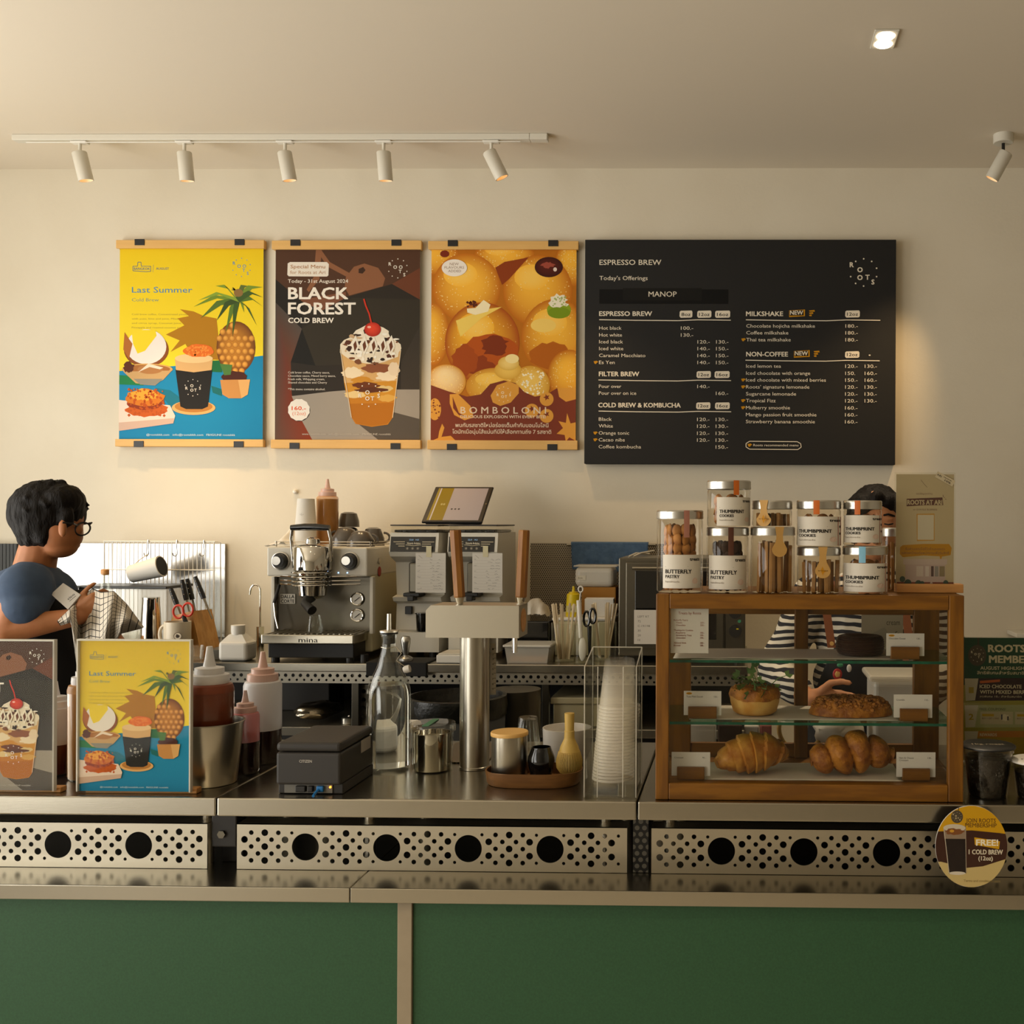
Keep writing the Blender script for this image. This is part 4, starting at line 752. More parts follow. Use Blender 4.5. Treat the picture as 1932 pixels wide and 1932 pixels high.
grey_cup(660, 1028, 4.09, .070, .044, .028, True, 'grey cup at the back under the topmost grey cup', 2.6)
p = at(577, 1000, 3.92); p.z = zc + .001
t = thing('paper_cup', 'white paper cups stacked upside down beside the amber squeeze bottle', 'paper cup', p); sc_ = S(577, 3.92)
hc = at(577, 941, 3.92).z - p.z
part('cup', MB().lathe([(0, hc), (.030, hc), (.0305, hc - .004), (.0375, hc * .42), (.039, hc * .42 - .004), (.0375, hc * .40), (.038, .006), (.0395, .004), (.038, 0), (0, 0)], c=p, seg=32), 'paper', t)
A = Art((0, 0, 100, 30), p + V((-.022, -.0375, hc * .62)), (.044, 0, 0), (0, 0, .016), (0, -1, 0)); A.logo(50, 15, 15, '#3a342c', 2, .03); part('print', A.mb, 'print_matte', t)
def squeeze(name, c, r, h, fill, lab, wall, liquid, cap='frost_pink', group=None, neck=.6):
    t = thing(name, lab, 'squeeze bottle', c, group); fl = h * fill
    wb = MB()
    if fill > 0: wb.lathe([(0, .0006), (r * .92, .0006), (r, .006), (r, fl)], c=c, seg=32, m=1)
    part('bottle', wb.lathe([(r, fl if fill > 0 else .0006), (r, h * .93), (r * .93, h * .975), (r * .7, h), (0, h)], c=c, seg=32), [wall, 'jar_plastic'], t)
    if fill > 0: part('sauce', MB().lathe([(0, .003), (r * .9, .003), (r * .975, .008), (r * .975, fl), (0, fl)], c=c, seg=32), liquid, t, 'sauce inside the bottle')
    z = h
    cp = part('cap', MB().lathe([(r * .80, z - .004), (r * .82, z + .002), (r * .80, z + r * .32), (r * .6, z + r * .36), (r * .6, z + r * .62), (r * .3, z + r * .68), (0, z + r * .68)], c=c, seg=28), cap, t)
    part('nozzle', MB().lathe([(r * .27, z + r * .66), (r * .20, z + r * 1.0), (r * .12, z + r * 1.55), (0, z + r * 1.56)], c=c, seg=16), cap, cp)
    return t
p = at(617.5, 1000, 4.0); p.z = zc + .001
squeeze('squeeze_bottle', p, .0405, at(617, 935, 4.0).z - p.z, .93, 'amber sauce squeeze bottle standing on top of the espresso machine', 'tint_amber', 'sauce_amber', 'frost_pink')
p = at(532, 1030, 3.9); p.z = zc
mb = MB().grid(lambda u, v: (p.x + (u - .5) * .10, 3.86 + v * .22, zc + .004 + (.065 * math.exp(-((u - .62) / .26) ** 2 - ((v - .5) / .36) ** 2)) + .012 * noise.noise(V((u * 5, v * 5, 2)))), 20, 16)
solo('tea_towel', mb, 'paper', 'crumpled white cloth on the left of the espresso machine top', 'cloth')

# ------------------------------------------------------------------ coffee grinders
def grinder(pxl, pxr, Yg, lab, note_px, seed):
    zt = at(pxl, 1005, Yg).z; base = V((at((pxl + pxr) / 2, 1237, Yg).x, Yg + .15, ZB))
    t = thing('coffee_grinder', lab, 'coffee grinder', base); xl, xr = at(pxl, 1030, Yg).x, at(pxr, 1030, Yg).x; w = xr - xl
    z = lambda py: at(pxl, py, Yg).z
    b = MB(); pr = [(Yg + .012, z(1012)), (Yg, z(1041)), (Yg + .012, z(1050)), (Yg + .075, z(1062)), (Yg + .09, z(1125)), (Yg + .04, z(1128)), (Yg + .05, z(1136)), (Yg + .09, z(1142)), (Yg + .08, z(1192)), (Yg + .02, z(1194)), (Yg + .02, ZB + .018), (Yg + .31, ZB + .018), (Yg + .31, zt), (Yg + .014, zt)]
    n = len(pr); vs = [(xl, y, zz) for y, zz in pr] + [(xr, y, zz) for y, zz in pr]
    from mathutils.geometry import tessellate_polygon
    tri = [list(q) for q in tessellate_polygon([[V((y, zz, 0)) for y, zz in pr]])]
    b.add(vs, tri + [[i + n for i in q][::-1] for q in tri] + [[i, (i + 1) % n, n + (i + 1) % n, n + i] for i in range(n)])
    part('housing', b, 'white_metal', t)
    for fx in (xl + .03, xr - .03):
        for fy in (Yg + .05, Yg + .28): part('foot', MB().cyl((fx, fy, ZB), .014, .02, 14), 'black_plastic', t)
    # slanted display panel
    d = V((0, Yg - (Yg + .012), z(1041) - z(1012))); nrm = V((0, -d.z, d.y)).normalized(); nrm = nrm if nrm.y < 0 else -nrm
    o = V((xl + w * .02, Yg, z(1041))) + nrm * .0006
    A = Art((0, 0, 560, 180), o, (w * .92, 0, 0), -d * .98, nrm, start=.0003)
    A.rect(0, 0, 560, 180, '#12110f'); A.rect(200, 5, 395, 52, '#1d1c20'); A.text('22.0', 232, 45, 50, 18, '#9fd0ff', .02); A.text('14.5', 310, 45, 40, 18, '#9fd0ff', .02)
    for k in range(3): A.line([(35 + 32 * k, 62 + 25 * k), (178, 62 + 25 * k)], 9, '#b9ac90'); A.line([(395, 62 + 25 * k), (545 - 40 * k, 62 + 25 * k)], 9, '#b9ac90')
    A.text('Victoria Arduino', 205, 90, 170, 26, '#d8ccb2', .02); A.line([(190, 98), (290, 108), (385, 98)], 5, '#c9bda0')
    for k in range(3): A.ell(215 + 65 * k, 140, 22, 22, '#3a3630'); A.ell(215 + 65 * k, 140, 12, 12, '#8a8272')
    part('display_panel', A.mb, 'print_gloss', t)
    sp = MB(); xs = xl + w * .44; bx(sp, 0, 0, 1, 1, 9, 9.1) if False else sp.box((xs - .018, Yg + .035, z(1120)), (xs + .018, Yg + .088, z(1062)), .006); part('spout', sp, 'steel_dark', t)
    fk = MB().box((xs - .03, Yg + .01, z(1126)), (xs + .03, Yg + .085, z(1119)), .003).box((xs - .012, Yg + .0, z(1134)), (xs + .012, Yg + .06, z(1124)), .003); part('portafilter_fork', fk, 'black_plastic', t)
    sw = MB().box((xl + w * .2, Yg + .072, z(1162)), (xl + w * .34, Yg + .088, z(1147)), .002); part('switch', sw, 'black_plastic', t)
    dc_ = MB().lathe([(0, 0), (.023, 0), (.026, .06), (.029, .062), (.029, .066), (0, .068)], c=(xl + w * .62, Yg + .05, z(1193) + .001), seg=24); part('dosing_cup', dc_, 'black_gloss', t)
    hp = MB().box((xl + .004, Yg + .01, zt + .0006), (xr - .004, Yg + .30, zt + .024), .003); h = part('hopper', hp, 'acrylic', t); part('beans', MB().box((xl + .012, Yg + .02, zt + .0012), (xr - .012, Yg + .29, zt + .010), .003), 'coffee_beans', h)
    part('hopper_lid', MB().box((xl + .002, Yg + .006, zt + .0245), (xr - .002, Yg + .305, zt + .029), .001), 'charcoal', t)
    def note(A):
        A.rect(0, 0, 100, 136, '#d3cec4'); rd = random.Random(seed)
        for r in range(11):
            A.line([(5, 26 + r * 10), (95, 26 + r * 10)], .5, '#b0a99c')
            for x0 in ([6] if r % 2 == 0 else []) + [rd.uniform(45, 62), rd.uniform(66, 78)]: A.line([(x0 + 2.2 * j, 22.5 + r * 10 + rd.uniform(-2, 2)) for j in range(rd.randint(4, 8))], .7, '#5c5850')
        A.line([(10, 8), (22, 18)], .7, '#4c4842')
    nt = thing('recipe_note', 'handwritten white recipe sheet taped to the %s coffee grinder' % ('left' if seed == 1 else 'right'), 'note', at(note_px + 28, 1118, Yg - .004)); plate('sheet', (0, 0, 100, 136), note_px, 1043.6, note_px + 57, 1118, Yg - .004, nt, note, th=.0006)
    tp = MB(); bx(tp, note_px + 20, 1030, note_px + 30, 1051, Yg - .0056, Yg - .0052, 0); part('tape', tp, 'cream_plastic', nt)
    return zt
grinder(734, 826, 3.80, 'white coffee grinder on the back counter beside the espresso machine', 784, 1)
gz = grinder(844, 938, 3.80, 'white coffee grinder behind the metal tap column', 891, 2)
# tablet tilted back on the grinders
p0, p1 = at(795, 984, 3.86), at(910, 984, 3.86); wT = p1.x - p0.x; zT = gz + .0295
R = T((p0.x, 3.86, zT + .006), rx=math.radians(37)); LT = .225
t = thing('tablet', 'black tablet leaning back on top of the two coffee grinders', 'tablet', ((p0.x + p1.x) / 2, 3.9, zT))
part('case', MB().box((0, 0, -.005), (wT, LT, .004), .004, M=R), 'black_plastic', t)
part('stand_foot', MB().box((p0.x + .012, 3.868, zT), (p1.x - .01, 3.90, zT + .012), .003).box((p0.x + wT * .4, 3.9, zT), (p0.x + wT * .6, 4.02, zT + .006), .002).tube([(p0.x + wT * .5, 4.015, zT + .004), R @ V((wT * .5, LT * .8, -.005))], .004), 'black_plastic', t)
n = (R.to_3x3() @ V((0, 0, 1))); A = Art((0, 0, 200, 130), R @ V((wT * .075, LT * .045, .0042)), R.to_3x3() @ V((wT * .85, 0, 0)), R.to_3x3() @ V((0, LT * .90, 0)), n)
A.rect(0, 0, 200, 130, '#a9a0a4'); A.rect(14, 0, 62, 130, '#8a7410'); A.rect(10, 0, 14, 130, '#c9c0c0'); A.rect(0, 0, 9, 130, '#93802c'); A.text('\u2022\u2022', 32, 76, 0, 20, '#b7a96a', .03)
for k in range(3): A.ell(82 + k * 14, 86, 4, 3, '#3d3738')
part('screen', A.mb, 'print_gloss', t); part('home_button', MB().cyl((wT * .965, LT * .5, .0042), .004, .0006, 12, M=R), 'steel_dark', t)

# ------------------------------------------------------------------ left of the machine: rack, bottle, shaker, knives, mug, faucet
Yr = 4.16
rk = MB(); cs = [at(197, 1021, Yr), at(404, 1021, Yr)]; z0 = ZB + .004
xa, xb, za = cs[0].x, cs[1].x, cs[0].z
for k in range(27): x = xa + (xb - xa) * k / 26; rk.tube([(x, Yr, z0), (x, Yr, za - .002)], .0018, 5)
for zz in (za, at(300, 1075, Yr).z, z0 + .03): rk.tube([(xa - .004, Yr, zz), (xb + .004, Yr, zz)], .003, 6)
for x in (xa, xb): rk.tube([(x, Yr, z0), (x, Yr, za)], .003, 6); rk.tube([(x, Yr, za), (x, Yr + .05, za - .004), (x, Yr + .06, z0)], .0025, 6)
solo('wire_rack', rk, 'white_plastic', 'white wire grid rack standing against the steel splash sheet', 'rack')
for i, (px, lab) in enumerate([(281, 'chrome hook on the wire rack holding up the white paper cup'), (335, 'empty chrome hook on the wire rack, middle one'), (386, 'empty chrome hook nearest the right end of the wire rack')]):
    x = at(px, 1021, Yr).x; h = MB().tube([(x - .004, Yr + .006, za - .004), (x - .003, Yr + .004, za + .005), (x, Yr - .005, za + .006), (x, Yr - .008, za - .02), (x + .004, Yr - .01, za - .05), (x, Yr - .014, za - .058), (x - .008, Yr - .016, za - .055), (x - .010, Yr - .018, za - .045)], .0022, 7)
    solo('rack_hook', h, 'chrome', lab, 'hook', group='hooks on the wire rack')
t = thing('paper_cup_dispenser', 'white paper sleeve hanging tilted from the wire rack', 'cup sleeve', at(278, 1078, 4.1)); R = T(at(310, 1070, 4.08), ry=math.radians(-100)); c0 = at(248, 1083, 4.08); c1 = at(305, 1068, 4.08)
part('sleeve', MB().tube([c0, c1], [.034, .042], 28, caps=True), 'paper', t); ax = (c1 - c0).normalized(); part('opening_shade', MB().tube([c1 + ax * .0006, c1 + ax * .0012], .037, 24), 'black_matte', t)  # black disc on the closed end paints the shaded hollow
part('cord', MB().tube([at(250, 1068, 4.08), at(265, 1055, 4.12), at(279, 1046, Yr - .012)], .0015, 6), 'stirrer', t)
# low clear bin with a dark lid
Yk = 4.02; t = thing('storage_bin', 'clear storage bin with a flat black lid below the wire rack', 'bin', (at(250, 1200, Yk).x, Yk, ZB))
a, b = at(168, 1108, Yk), at(336, 1108, Yk); part('bin', MB().box((a.x, Yk - .08, ZB + .0005), (b.x, Yk + .1, a.z), .004), 'frost', t)
part('lid', MB().box((a.x - .004, Yk - .088, a.z + .0005), (b.x + .004, Yk + .105, a.z + .011), .003), 'black_plastic', t)
def bottle(prof, c, name, lab, m='glass'):
    t = thing(name, lab, 'bottle', c); o = [(r, z) for r, z in prof]; inn = [(max(r - .003, 0), z if i else .006) for i, (r, z) in enumerate(prof)]
    part('glass_body', MB().lathe(o + inn[::-1][0:], c=c, seg=36), m, t); return t
p = onB(232, 1228); p.y = 3.83; p.z = ZB; h = at(232, 1074, p.y).z - ZB
t = bottle([(0, .0005), (.045, .0005), (.047, .006), (.047, h * .42), (.04, h * .56), (.022, h * .70), (.019, h * .78), (.019, h * .90), (.021, h * .92), (.021, h * .95)], p, 'swing_bottle', 'clear glass bottle with wooden stopper behind the checked towel')
part('stopper', MB().cyl(p + V((0, 0, h * .93)), .014, h * .07, 16, bev=.003), 'light_wood', t)
p = onB(301, 1234); p.y = 3.80; p.z = ZB; r = 21 / S(301, 3.8); h = at(301, 1127, 3.8).z - ZB
t = thing('shaker', 'tall steel cocktail shaker beside the knife block', 'shaker', p); part('body', MB().lathe([(0, 0), (r * .98, 0), (r, .003), (r * .72, h * .97), (r * .74, h * .985), (r * .72, h), (0, h)], c=p, seg=36), 'chrome', t)
# knife block
p = at(362, 1210, 3.86); p.z = ZB; sk = S(362, 3.86); t = thing('knife_block', 'wooden knife block on the back counter left of the pale mug', 'knife block', p)
pts = [(-26, 0), (44, 0), (44 - 4, 18), (22, 84), (-20, 74), (-26, 60)]
kb = MB().prism([(x / sk, z / sk) for x, z in pts], -.05, .05, M=T(p, rz=math.radians(-14))); part('block', kb, 'block_wood', t)
for (x0, y0, x1, y1, yo, lab) in [(334, 1141, 322, 1110, -.03, 'short knife, leftmost in the wooden block'), (352, 1133, 343, 1094, .0, 'knife in the wooden block, second from the left'), (363, 1132, 353, 1092, .02, 'knife in the wooden block, third from the left'), (385, 1130, 368, 1088, -.01, 'longest knife, rightmost in the wooden block')]:
    t = thing('kitchen_knife', lab, 'knife', at(x0, y0, 3.85 + yo), 'knives in the wooden block')
    a, b = at(x0, y0, 3.85 + yo), at(x1, y1, 3.85 + yo); d = b - a
    part('handle', MB().tube([a + d * .02, a + d * .2, a + d * .75, b], [.0085, .0095, .0085, .007], 10), 'black_plastic', t)
    rv = MB()
    for q in (.3, .55, .8): rv.ball(a + d * q + V((0, -.0085, 0)), .0022, 8, 6)
    part('rivets', rv, 'steel', t); part('blade', MB().tube([a + d * .02, a - d * .9], [.005, .003], 4), 'steel', t)
t = thing('scissors', 'red and black scissors hanging at the front of the knife block', 'scissors', at(345, 1160, 3.79))
for cx, cy, rr in ((337, 1154, 12), (355, 1150, 12)):
    c = at(cx, cy, 3.785); part('finger_ring', MB().tube([c + V((rr / sk * math.cos(2 * PI * k / 16) * .8, -.002, rr / sk * math.sin(2 * PI * k / 16))) for k in range(17)], .0042, 8), 'red_plastic', t)
part('blades', MB().tube([at(346, 1162, 3.785), at(354, 1182, 3.785)], [.007, .009], 8), 'black_plastic', t)
# mug
p = onB(416, 1222); p.y = 3.75; p.z = ZB; t = thing('mug', 'pale beige mug with a round dark print, left of the white jug', 'mug', p); s_ = S(416, 3.75); r = 23.5 / s_; h = at(416, 1173, 3.75).z - at(416, 1222, 3.75).z
p.z = at(416, 1222, 3.75).z; t.location = p; ORG[t.name] = V(p)
part('cup', MB().lathe([(0, 0), (r * .95, 0), (r, .004), (r, h), (r - .004, h), (r - .004, .008), (0, .008)], c=p, seg=36), 'ceramic_mug', t)
part('handle', MB().tube([p + V((-r - .019 * math.sin(PI * k / 10), -.003, h * .5 + h * .34 * math.cos(PI * k / 10))) for k in range(11)], .0055, 10), 'ceramic_mug', t)
A = Art((0, 0, 40, 40), p + V((.008, -r - .0002, h * .32)), (.03, .006, 0), (0, 0, .03), (.15, -1, 0)); A.ell(20, 20, 18, 18, '#6a5844'); A.ell(20, 20, 15, 15, '#cdbfa6'); A.blob(20, 20, 8, 8, '#3c3228', .3); part('print', A.mb, 'print_matte', t)
mat_z = p.z
solo('counter_tray', MB().box((at(388, 1230, 3.70).x, 3.705, ZB + .0005), (at(436, 1230, 3.70).x, 3.84, mat_z - .0005), .003), 'steel_dark', 'dark low tray under the pale mug', 'tray')
# white jug
p = onB(468, 1240); p.y = 3.70; p.z = ZB; t = thing('plastic_jug', 'white plastic jug with square shoulders beside the small tap', 'jug', p); s_ = S(468, 3.7); z = lambda py: at(468, py, 3.7).z
part('jug', MB().box((p.x - 28 / s_, p.y - .03, ZB + .0005), (p.x + 27 / s_, p.y + .05, z(1209)), .012, seg=3).add([(p.x + x / s_, p.y + y, z(py)) for py, x0, x1, y0, y1 in ((1212, -26, 25, -.026, .046), (1197, -13, 12, -.008, .028)) for x, y in ((x0, y0), (x1, y0), (x1, y1), (x0, y1))], [[0, 1, 5, 4], [1, 2, 6, 5], [2, 3, 7, 6], [3, 0, 4, 7], [4, 5, 6, 7], [0, 3, 2, 1]]), 'white_plastic', t)
part('cap', MB().lathe([(0, z(1180)), (12.5 / s_, z(1180)), (12.5 / s_, z(1193)), (11 / s_, z(1198)), (0, z(1198))], c=(p.x, p.y + .01, 0), seg=24), 'white_plastic', t)
# small tap
p = onB(491, 1200); p = V((at(491, 1190, 4.0).x, 4.0, ZB)); t = thing('water_tap', 'thin chrome gooseneck tap between jug and espresso machine', 'tap', p); z = lambda py: at(491, py, 4.0).z
part('base', MB().cyl(p, .014, z(1182) - ZB, 16), 'chrome', t)
part('spout', MB().tube([(p.x, 4.0, z(1184)), (p.x, 4.0, z(1115))] + [(p.x - .019 + .019 * math.cos(PI * k / 10), 4.0 - .0, z(1115) + .024 * math.sin(PI * k / 10)) for k in range(1, 11)] + [(p.x - .040, 4.0, z(1122))], .0035, 8), 'chrome', t)
# little glasses and the tub of peel behind the standees
for px, py, Y, lab in [(350, 1222, 3.72, 'small clear glass in front of the knife block'), (371, 1226, 3.70, 'small clear glass beside the handle of the pale mug')]:
    q = at(px, py, Y); q.z = ZB + .0005; tumbler('small_glass', q, .05, .02, .026, lab)
p = at(233, 1215, 3.74); p.z = ZB; t = thing('fruit_tub', 'clear tub of orange peel behind the yellow menu standee', 'tub', p); zt_ = at(240, 1190, 3.74).z
part('tub', MB().lathe([(0, .0005), (.045, .0005), (.052, zt_ - ZB), (.05, zt_ - ZB), (.043, .004), (0, .004)], c=p, seg=28), 'acrylic', t); part('peel', MB().ball(p + V((0, 0, .035)), (.040, .040, .028), 20, 12, nz=.25, nf=4), 'sauce_amber', t)

# ------------------------------------------------------------------ right of the grinders
t = thing('tamper', 'steel tamper on the black tamping mat', 'tamper', onB(781, 1243)); p = onB(781, 1243); p.y = 3.68; p.z = ZB + .0065; ORG[t.name] = V(p); t.location = p
part('base', MB().lathe([(0, 0), (.0245, 0), (.0245, .008), (.02, .012), (.008, .018), (0, .018)], c=p, seg=32), 'aluminium', t)
part('grip', MB().lathe([(.008, .017), (.011, .03), (.0165, .062), (.0175, .074), (.013, .084), (0, .086)], c=p, seg=28), 'aluminium', t)
mp = MB(); xa, xb = at(692, 1262, YB).x, at(806, 1262, YB).x
mp.box((xa, YB - .009, ZB - .042), (xb, YB - .001, ZB + .006), .003).box((xa, YB - .009, ZB + .0005), (xb, YB + .13, ZB + .006), .002); solo('tamping_mat', mp, 'black_matte', 'black rubber tamping mat folded over the back counter edge', 'mat')
p = onB(848, 1248); t = thing('scale', 'flat white scale on the back counter left of the tap column', 'scale', p); a, b = at(823, 1249, 3.66), at(880, 1234, 3.66)
part('body', MB().box((a.x, 3.66, ZB + .0005), (b.x, 3.80, b.z - .004), .003), 'white_plastic', t); part('plate', MB().box((a.x + .005, 3.665, b.z - .0035), (b.x - .005, 3.79, b.z), .001), 'white_metal', t)
p = at(995, 1150, 3.9); t = thing('paper_bag', 'folded cream paper bag behind the tap handles', 'bag', V((p.x + .03, 3.9, at(1000, 1172, 3.9).z)))
part('bag', MB().grid(lambda u, v: (at(988 + 48 * u, 1150, 3.9).x, 3.86 + .1 * v + .03 * noise.noise(V((u * 3, v * 3, 5))), at(1000, 1168, 3.9).z + .012 + .065 * math.sin(PI * u) ** .5 * math.sin(PI * min(v * 1.05 + .05, 1)) + .012 * noise.noise(V((u * 6, v * 5, 1)))), 14, 12), 'parchment', t)
bb = MB(); q0, q1 = at(958, 1242, 3.86), at(1036, 1172, 3.86); bb.box((q0.x, 3.86, ZB + .0005), (q1.x, 4.1, q1.z), .006); solo('black_box', bb, 'black_gloss', 'black box unit on the back counter under the paper bag', 'box')
p = at(998, 1250, 3.68); t = thing('lidded_tub', 'cloudy plastic tub with lid on the back counter edge', 'tub', V((p.x, 3.72, ZB))); a, b = at(952, 1252, 3.67), at(1036, 1222, 3.67)
tb = MB(); tb.add([(a.x + .008, 3.675, ZB + .0005), (b.x - .008, 3.675, ZB + .0005), (b.x - .008, 3.79, ZB + .0005), (a.x + .008, 3.79, ZB + .0005), (a.x, 3.67, b.z), (b.x, 3.67, b.z), (b.x, 3.80, b.z), (a.x, 3.80, b.z)], [[0, 1, 2, 3], [4, 5, 6, 7], [0, 1, 5, 4], [1, 2, 6, 5], [2, 3, 7, 6], [3, 0, 4, 7]]); part('tub', tb, 'frost', t)
part('contents', MB().box((a.x + .014, 3.685, ZB + .003), (b.x - .014, 3.785, ZB + .022), .004), 'sauce_amber', t); part('lid', MB().box((a.x - .006, 3.664, b.z + .0005), (b.x + .006, 3.806, b.z + .009), .003), 'frost_lid', t)
# stirrers in a frosted bin, knife and scissors in a clear pot
def open_box(x0, x1, y0, y1, z0, z1, t=.003):
    return MB().box((x0, y0, z0), (x1, y1, z0 + t)).box((x0, y0, z0 + t), (x1, y0 + t, z1)).box((x0, y1 - t, z0 + t), (x1, y1, z1)).box((x0, y0 + t, z0 + t), (x0 + t, y1 - t, z1)).box((x1 - t, y0 + t, z0 + t), (x1, y1 - t, z1))
p = at(1065, 1243, 3.76); t = thing('stirrer_jar', 'clear jar full of wooden stirrers left of the utensil pot', 'jar', V((p.x, 3.74, ZB))); cj = V((p.x, 3.74, ZB)); hj = at(1065, 1175, 3.74).z - ZB
part('jar', MB().lathe([(0, .0005), (.042, .0005), (.044, hj), (.042, hj), (.040, .004), (0, .004)], c=cj, seg=28), 'acrylic', t)
p2 = at(1140, 1243, 3.78); cj2 = V((p2.x, 3.78, ZB)); t = thing('stirrer_jar', 'clear jar of wooden stirrers right of the utensil pot', 'jar', cj2); part('jar', MB().lathe([(0, .0005), (.042, .0005), (.044, hj), (.042, hj), (.040, .004), (0, .004)], c=cj2, seg=28), 'acrylic', t)
hs = at(1065, 1143, 3.74).z - ZB
st0 = None
for which, (cc, n, lab, grp) in enumerate([(cj, 15, 'flat wooden stirrer in the jar left of the utensil pot', 'stirrers in the left jar'), (cj2, 12, 'flat wooden stirrer in the jar right of the utensil pot', 'stirrers in the right jar')]):
    for k in range(n):
        a_ = 2 * PI * k / n * 2.4; rr = .012 + .016 * ((k * 7) % 5) / 5
        loc = cc + V((rr * math.cos(a_), rr * math.sin(a_), .008)); ti = .16 * math.cos(a_) + random.uniform(-.06, .06); tj = -.10 * math.sin(a_)
        if st0 is None:
            st0 = solo('stirrer', MB().box((loc.x - .003, loc.y - .0009, loc.z), (loc.x + .003, loc.y + .0009, loc.z + hs), .0004), 'stirrer', lab, 'stirrer', loc, grp); st0.rotation_euler = (tj, ti, 0)
        else:
            o = dup(st0, loc, lab, grp, (tj, ti, random.uniform(-.6, .6)))
p = at(1103, 1253, 3.69); cp = V((p.x, 3.69, ZB)); t = thing('utensil_pot', 'clear acrylic pot holding a white knife and black scissors', 'pot', cp); hp_ = at(1103, 1178, 3.69).z - ZB
part('pot', MB().lathe([(0, .0005), (.038, .0005), (.039, hp_), (.037, hp_), (.036, .004), (0, .004)], c=cp, seg=28), 'acrylic', t)
t = thing('paring_knife', 'pale handled knife standing in the clear utensil pot', 'knife', cp + V((-.01, -.01, .008)))
part('handle', MB().tube([cp + V((-.012, -.012, .09)), cp + V((-.02, -.010, .22))], [.007, .0085], 10), 'white_plastic', t); part('blade_cover', MB().ball(cp + V((-.006, -.012, .05)), (.014, .006, .042), 16, 12), 'white_plastic', t)
part('hang_ring', MB().tube([cp + V((-.014 + .008 * math.cos(2 * PI * k / 14), -.008, .258 + .010 * math.sin(2 * PI * k / 14))) for k in range(15)], .0025, 6).tube([cp + V((-.014, -.008, .248)), cp + V((-.018, -.01, .21))], .002, 6), 'white_plastic', t)
t = thing('kitchen_scissors', 'black handled scissors standing in the clear utensil pot', 'scissors', cp + V((.015, .005, .008)))
for q, (dx, dz) in enumerate(((.006, .155), (.028, .165))): part('finger_ring', MB().tube([cp + V((dx + .010 * math.cos(2 * PI * k / 14), .0 - .003 * q, dz + .026 * math.sin(2 * PI * k / 14))) for k in range(15)], .0045, 8), 'black_gloss', t)
part('blades', MB().tube([cp + V((.016, 0, .13)), cp + V((.018, 0, .012))], [.008, .004], 8), 'black_plastic', t)
# yellow bottle, kraft box, napkins, cloudy tub, blue towel
p = at(1081, 1165, 4.0); zy = at(1081, 1160, 4.0).z; xbt, xbt2 = at(1052, 1160, 4.0).x, at(1165, 1160, 4.0).x
pb_ = MB().box((xbt, 3.88, zy - .012), (xbt2, 4.14, zy), .004); t = thing('storage_crate', 'cream storage crate behind the stirrer jars', 'crate', ((xbt + xbt2) / 2, 4.0, ZB)); part('crate', MB().box((xbt + .01, 3.885, ZB + .0005), (xbt2 - .01, 4.13, zy - .0125), .004), 'cream_plastic', t); part('rim', pb_, 'white_plastic', t)
c = V((at(1082, 1160, 3.93).x, 3.93, zy + .0005)); s_ = S(1082, 3.93); t = thing('mustard_bottle', 'bright yellow squeeze bottle beside the kraft box', 'squeeze bottle', c); r = 12.5 / s_; z = lambda py: at(1082, py, 3.93).z - c.z
part('bottle', MB().lathe([(0, 0), (r * 1.15, 0), (r * 1.2, .006), (r, z(1121)), (r * .7, z(1119)), (0, z(1119))], c=c, seg=28), 'yellow_plastic', t); part('nozzle', MB().lathe([(r * .7, z(1120)), (r * .7, z(1117)), (r * .25, z(1116)), (r * .16, z(1106)), (0, z(1106))], c=c, seg=20), 'yellow_plastic', t)
plate('label', (0, 0, 60, 40), 1068.5, 1143, 1088, 1155, 3.93 - r * 1.17, t, lambda A: (A.rect(0, 0, 60, 40, '#cfc48a'), A.text('krs', 12, 30, 36, 20, '#3b3520')))
kb = MB(); bx(kb, 1097, 1108, 1162, 1159, 4.0, 4.12, .003); t = solo('kraft_box', kb, 'kraft', 'brown kraft box under the cloudy tub', 'box')
t = thing('napkin_stack', 'stack of white napkins in front of the kraft box', 'napkins', (at(1130, 1159, 3.95).x, 3.95, zy + .0005)); nb = MB()
a, b = at(1102, 1158, 3.93), at(1158, 1129, 3.93)
for k in range(7): nb.box((a.x + random.uniform(0, .003), 3.93 + k * .008, zy + .0006), (b.x - random.uniform(0, .004), 3.937 + k * .008, b.z - random.uniform(0, .004)), .0015)
part('napkins', nb, 'paper', t)
yk = 4.03; zt_ = at(1120, 1108, yk).z; t = thing('cloudy_tub', 'cloudy rounded plastic tub on top of the kraft box', 'tub', (at(1122, 1108, yk).x, yk + .03, at(1100, 1108, 4.0).z + .001)); zk = at(1100, 1108, 4.0).z + .001
a, b = at(1083, 1100, 4.0), at(1165, 1070, 4.0); part('tub', MB().box((a.x + .004, 3.99, zk), (b.x - .012, 4.11, b.z), .02, seg=4), 'frost_lid', t); part('rim', MB().box((a.x, 3.985, b.z + .0005), (b.x, 4.115, b.z + .006), .002), 'frost', t)
plate('label', (0, 0, 60, 30), 1088, 1086, 1105, 1094, 3.9885, t, lambda A: (A.rect(0, 0, 60, 30, '#d8d2c0'), A.text('box', 10, 22, 30, 14, '#4a4438')))
yw = 4.19; xa, xb = at(1078, 1025, yw).x, at(1222, 1025, yw).x; za_, zb2 = at(1100, 1024, yw).z, at(1100, 1070, yw).z
t = thing('towel_rail', 'thin rail on the punched sheet holding the blue towel', 'rail', ((xa + xb) / 2, yw + .02, za_)); part('rail', MB().tube([(xa - .02, yw + .012, za_ - .008), (xb + .03, yw + .012, za_ - .008)], .005, 8), 'steel', t)
for x in (xa - .015, xb + .025): part('bracket', MB().tube([(x, yw + .012, za_ - .008), (x, YW - .0085, za_ - .008)], .004, 8), 'steel', t)
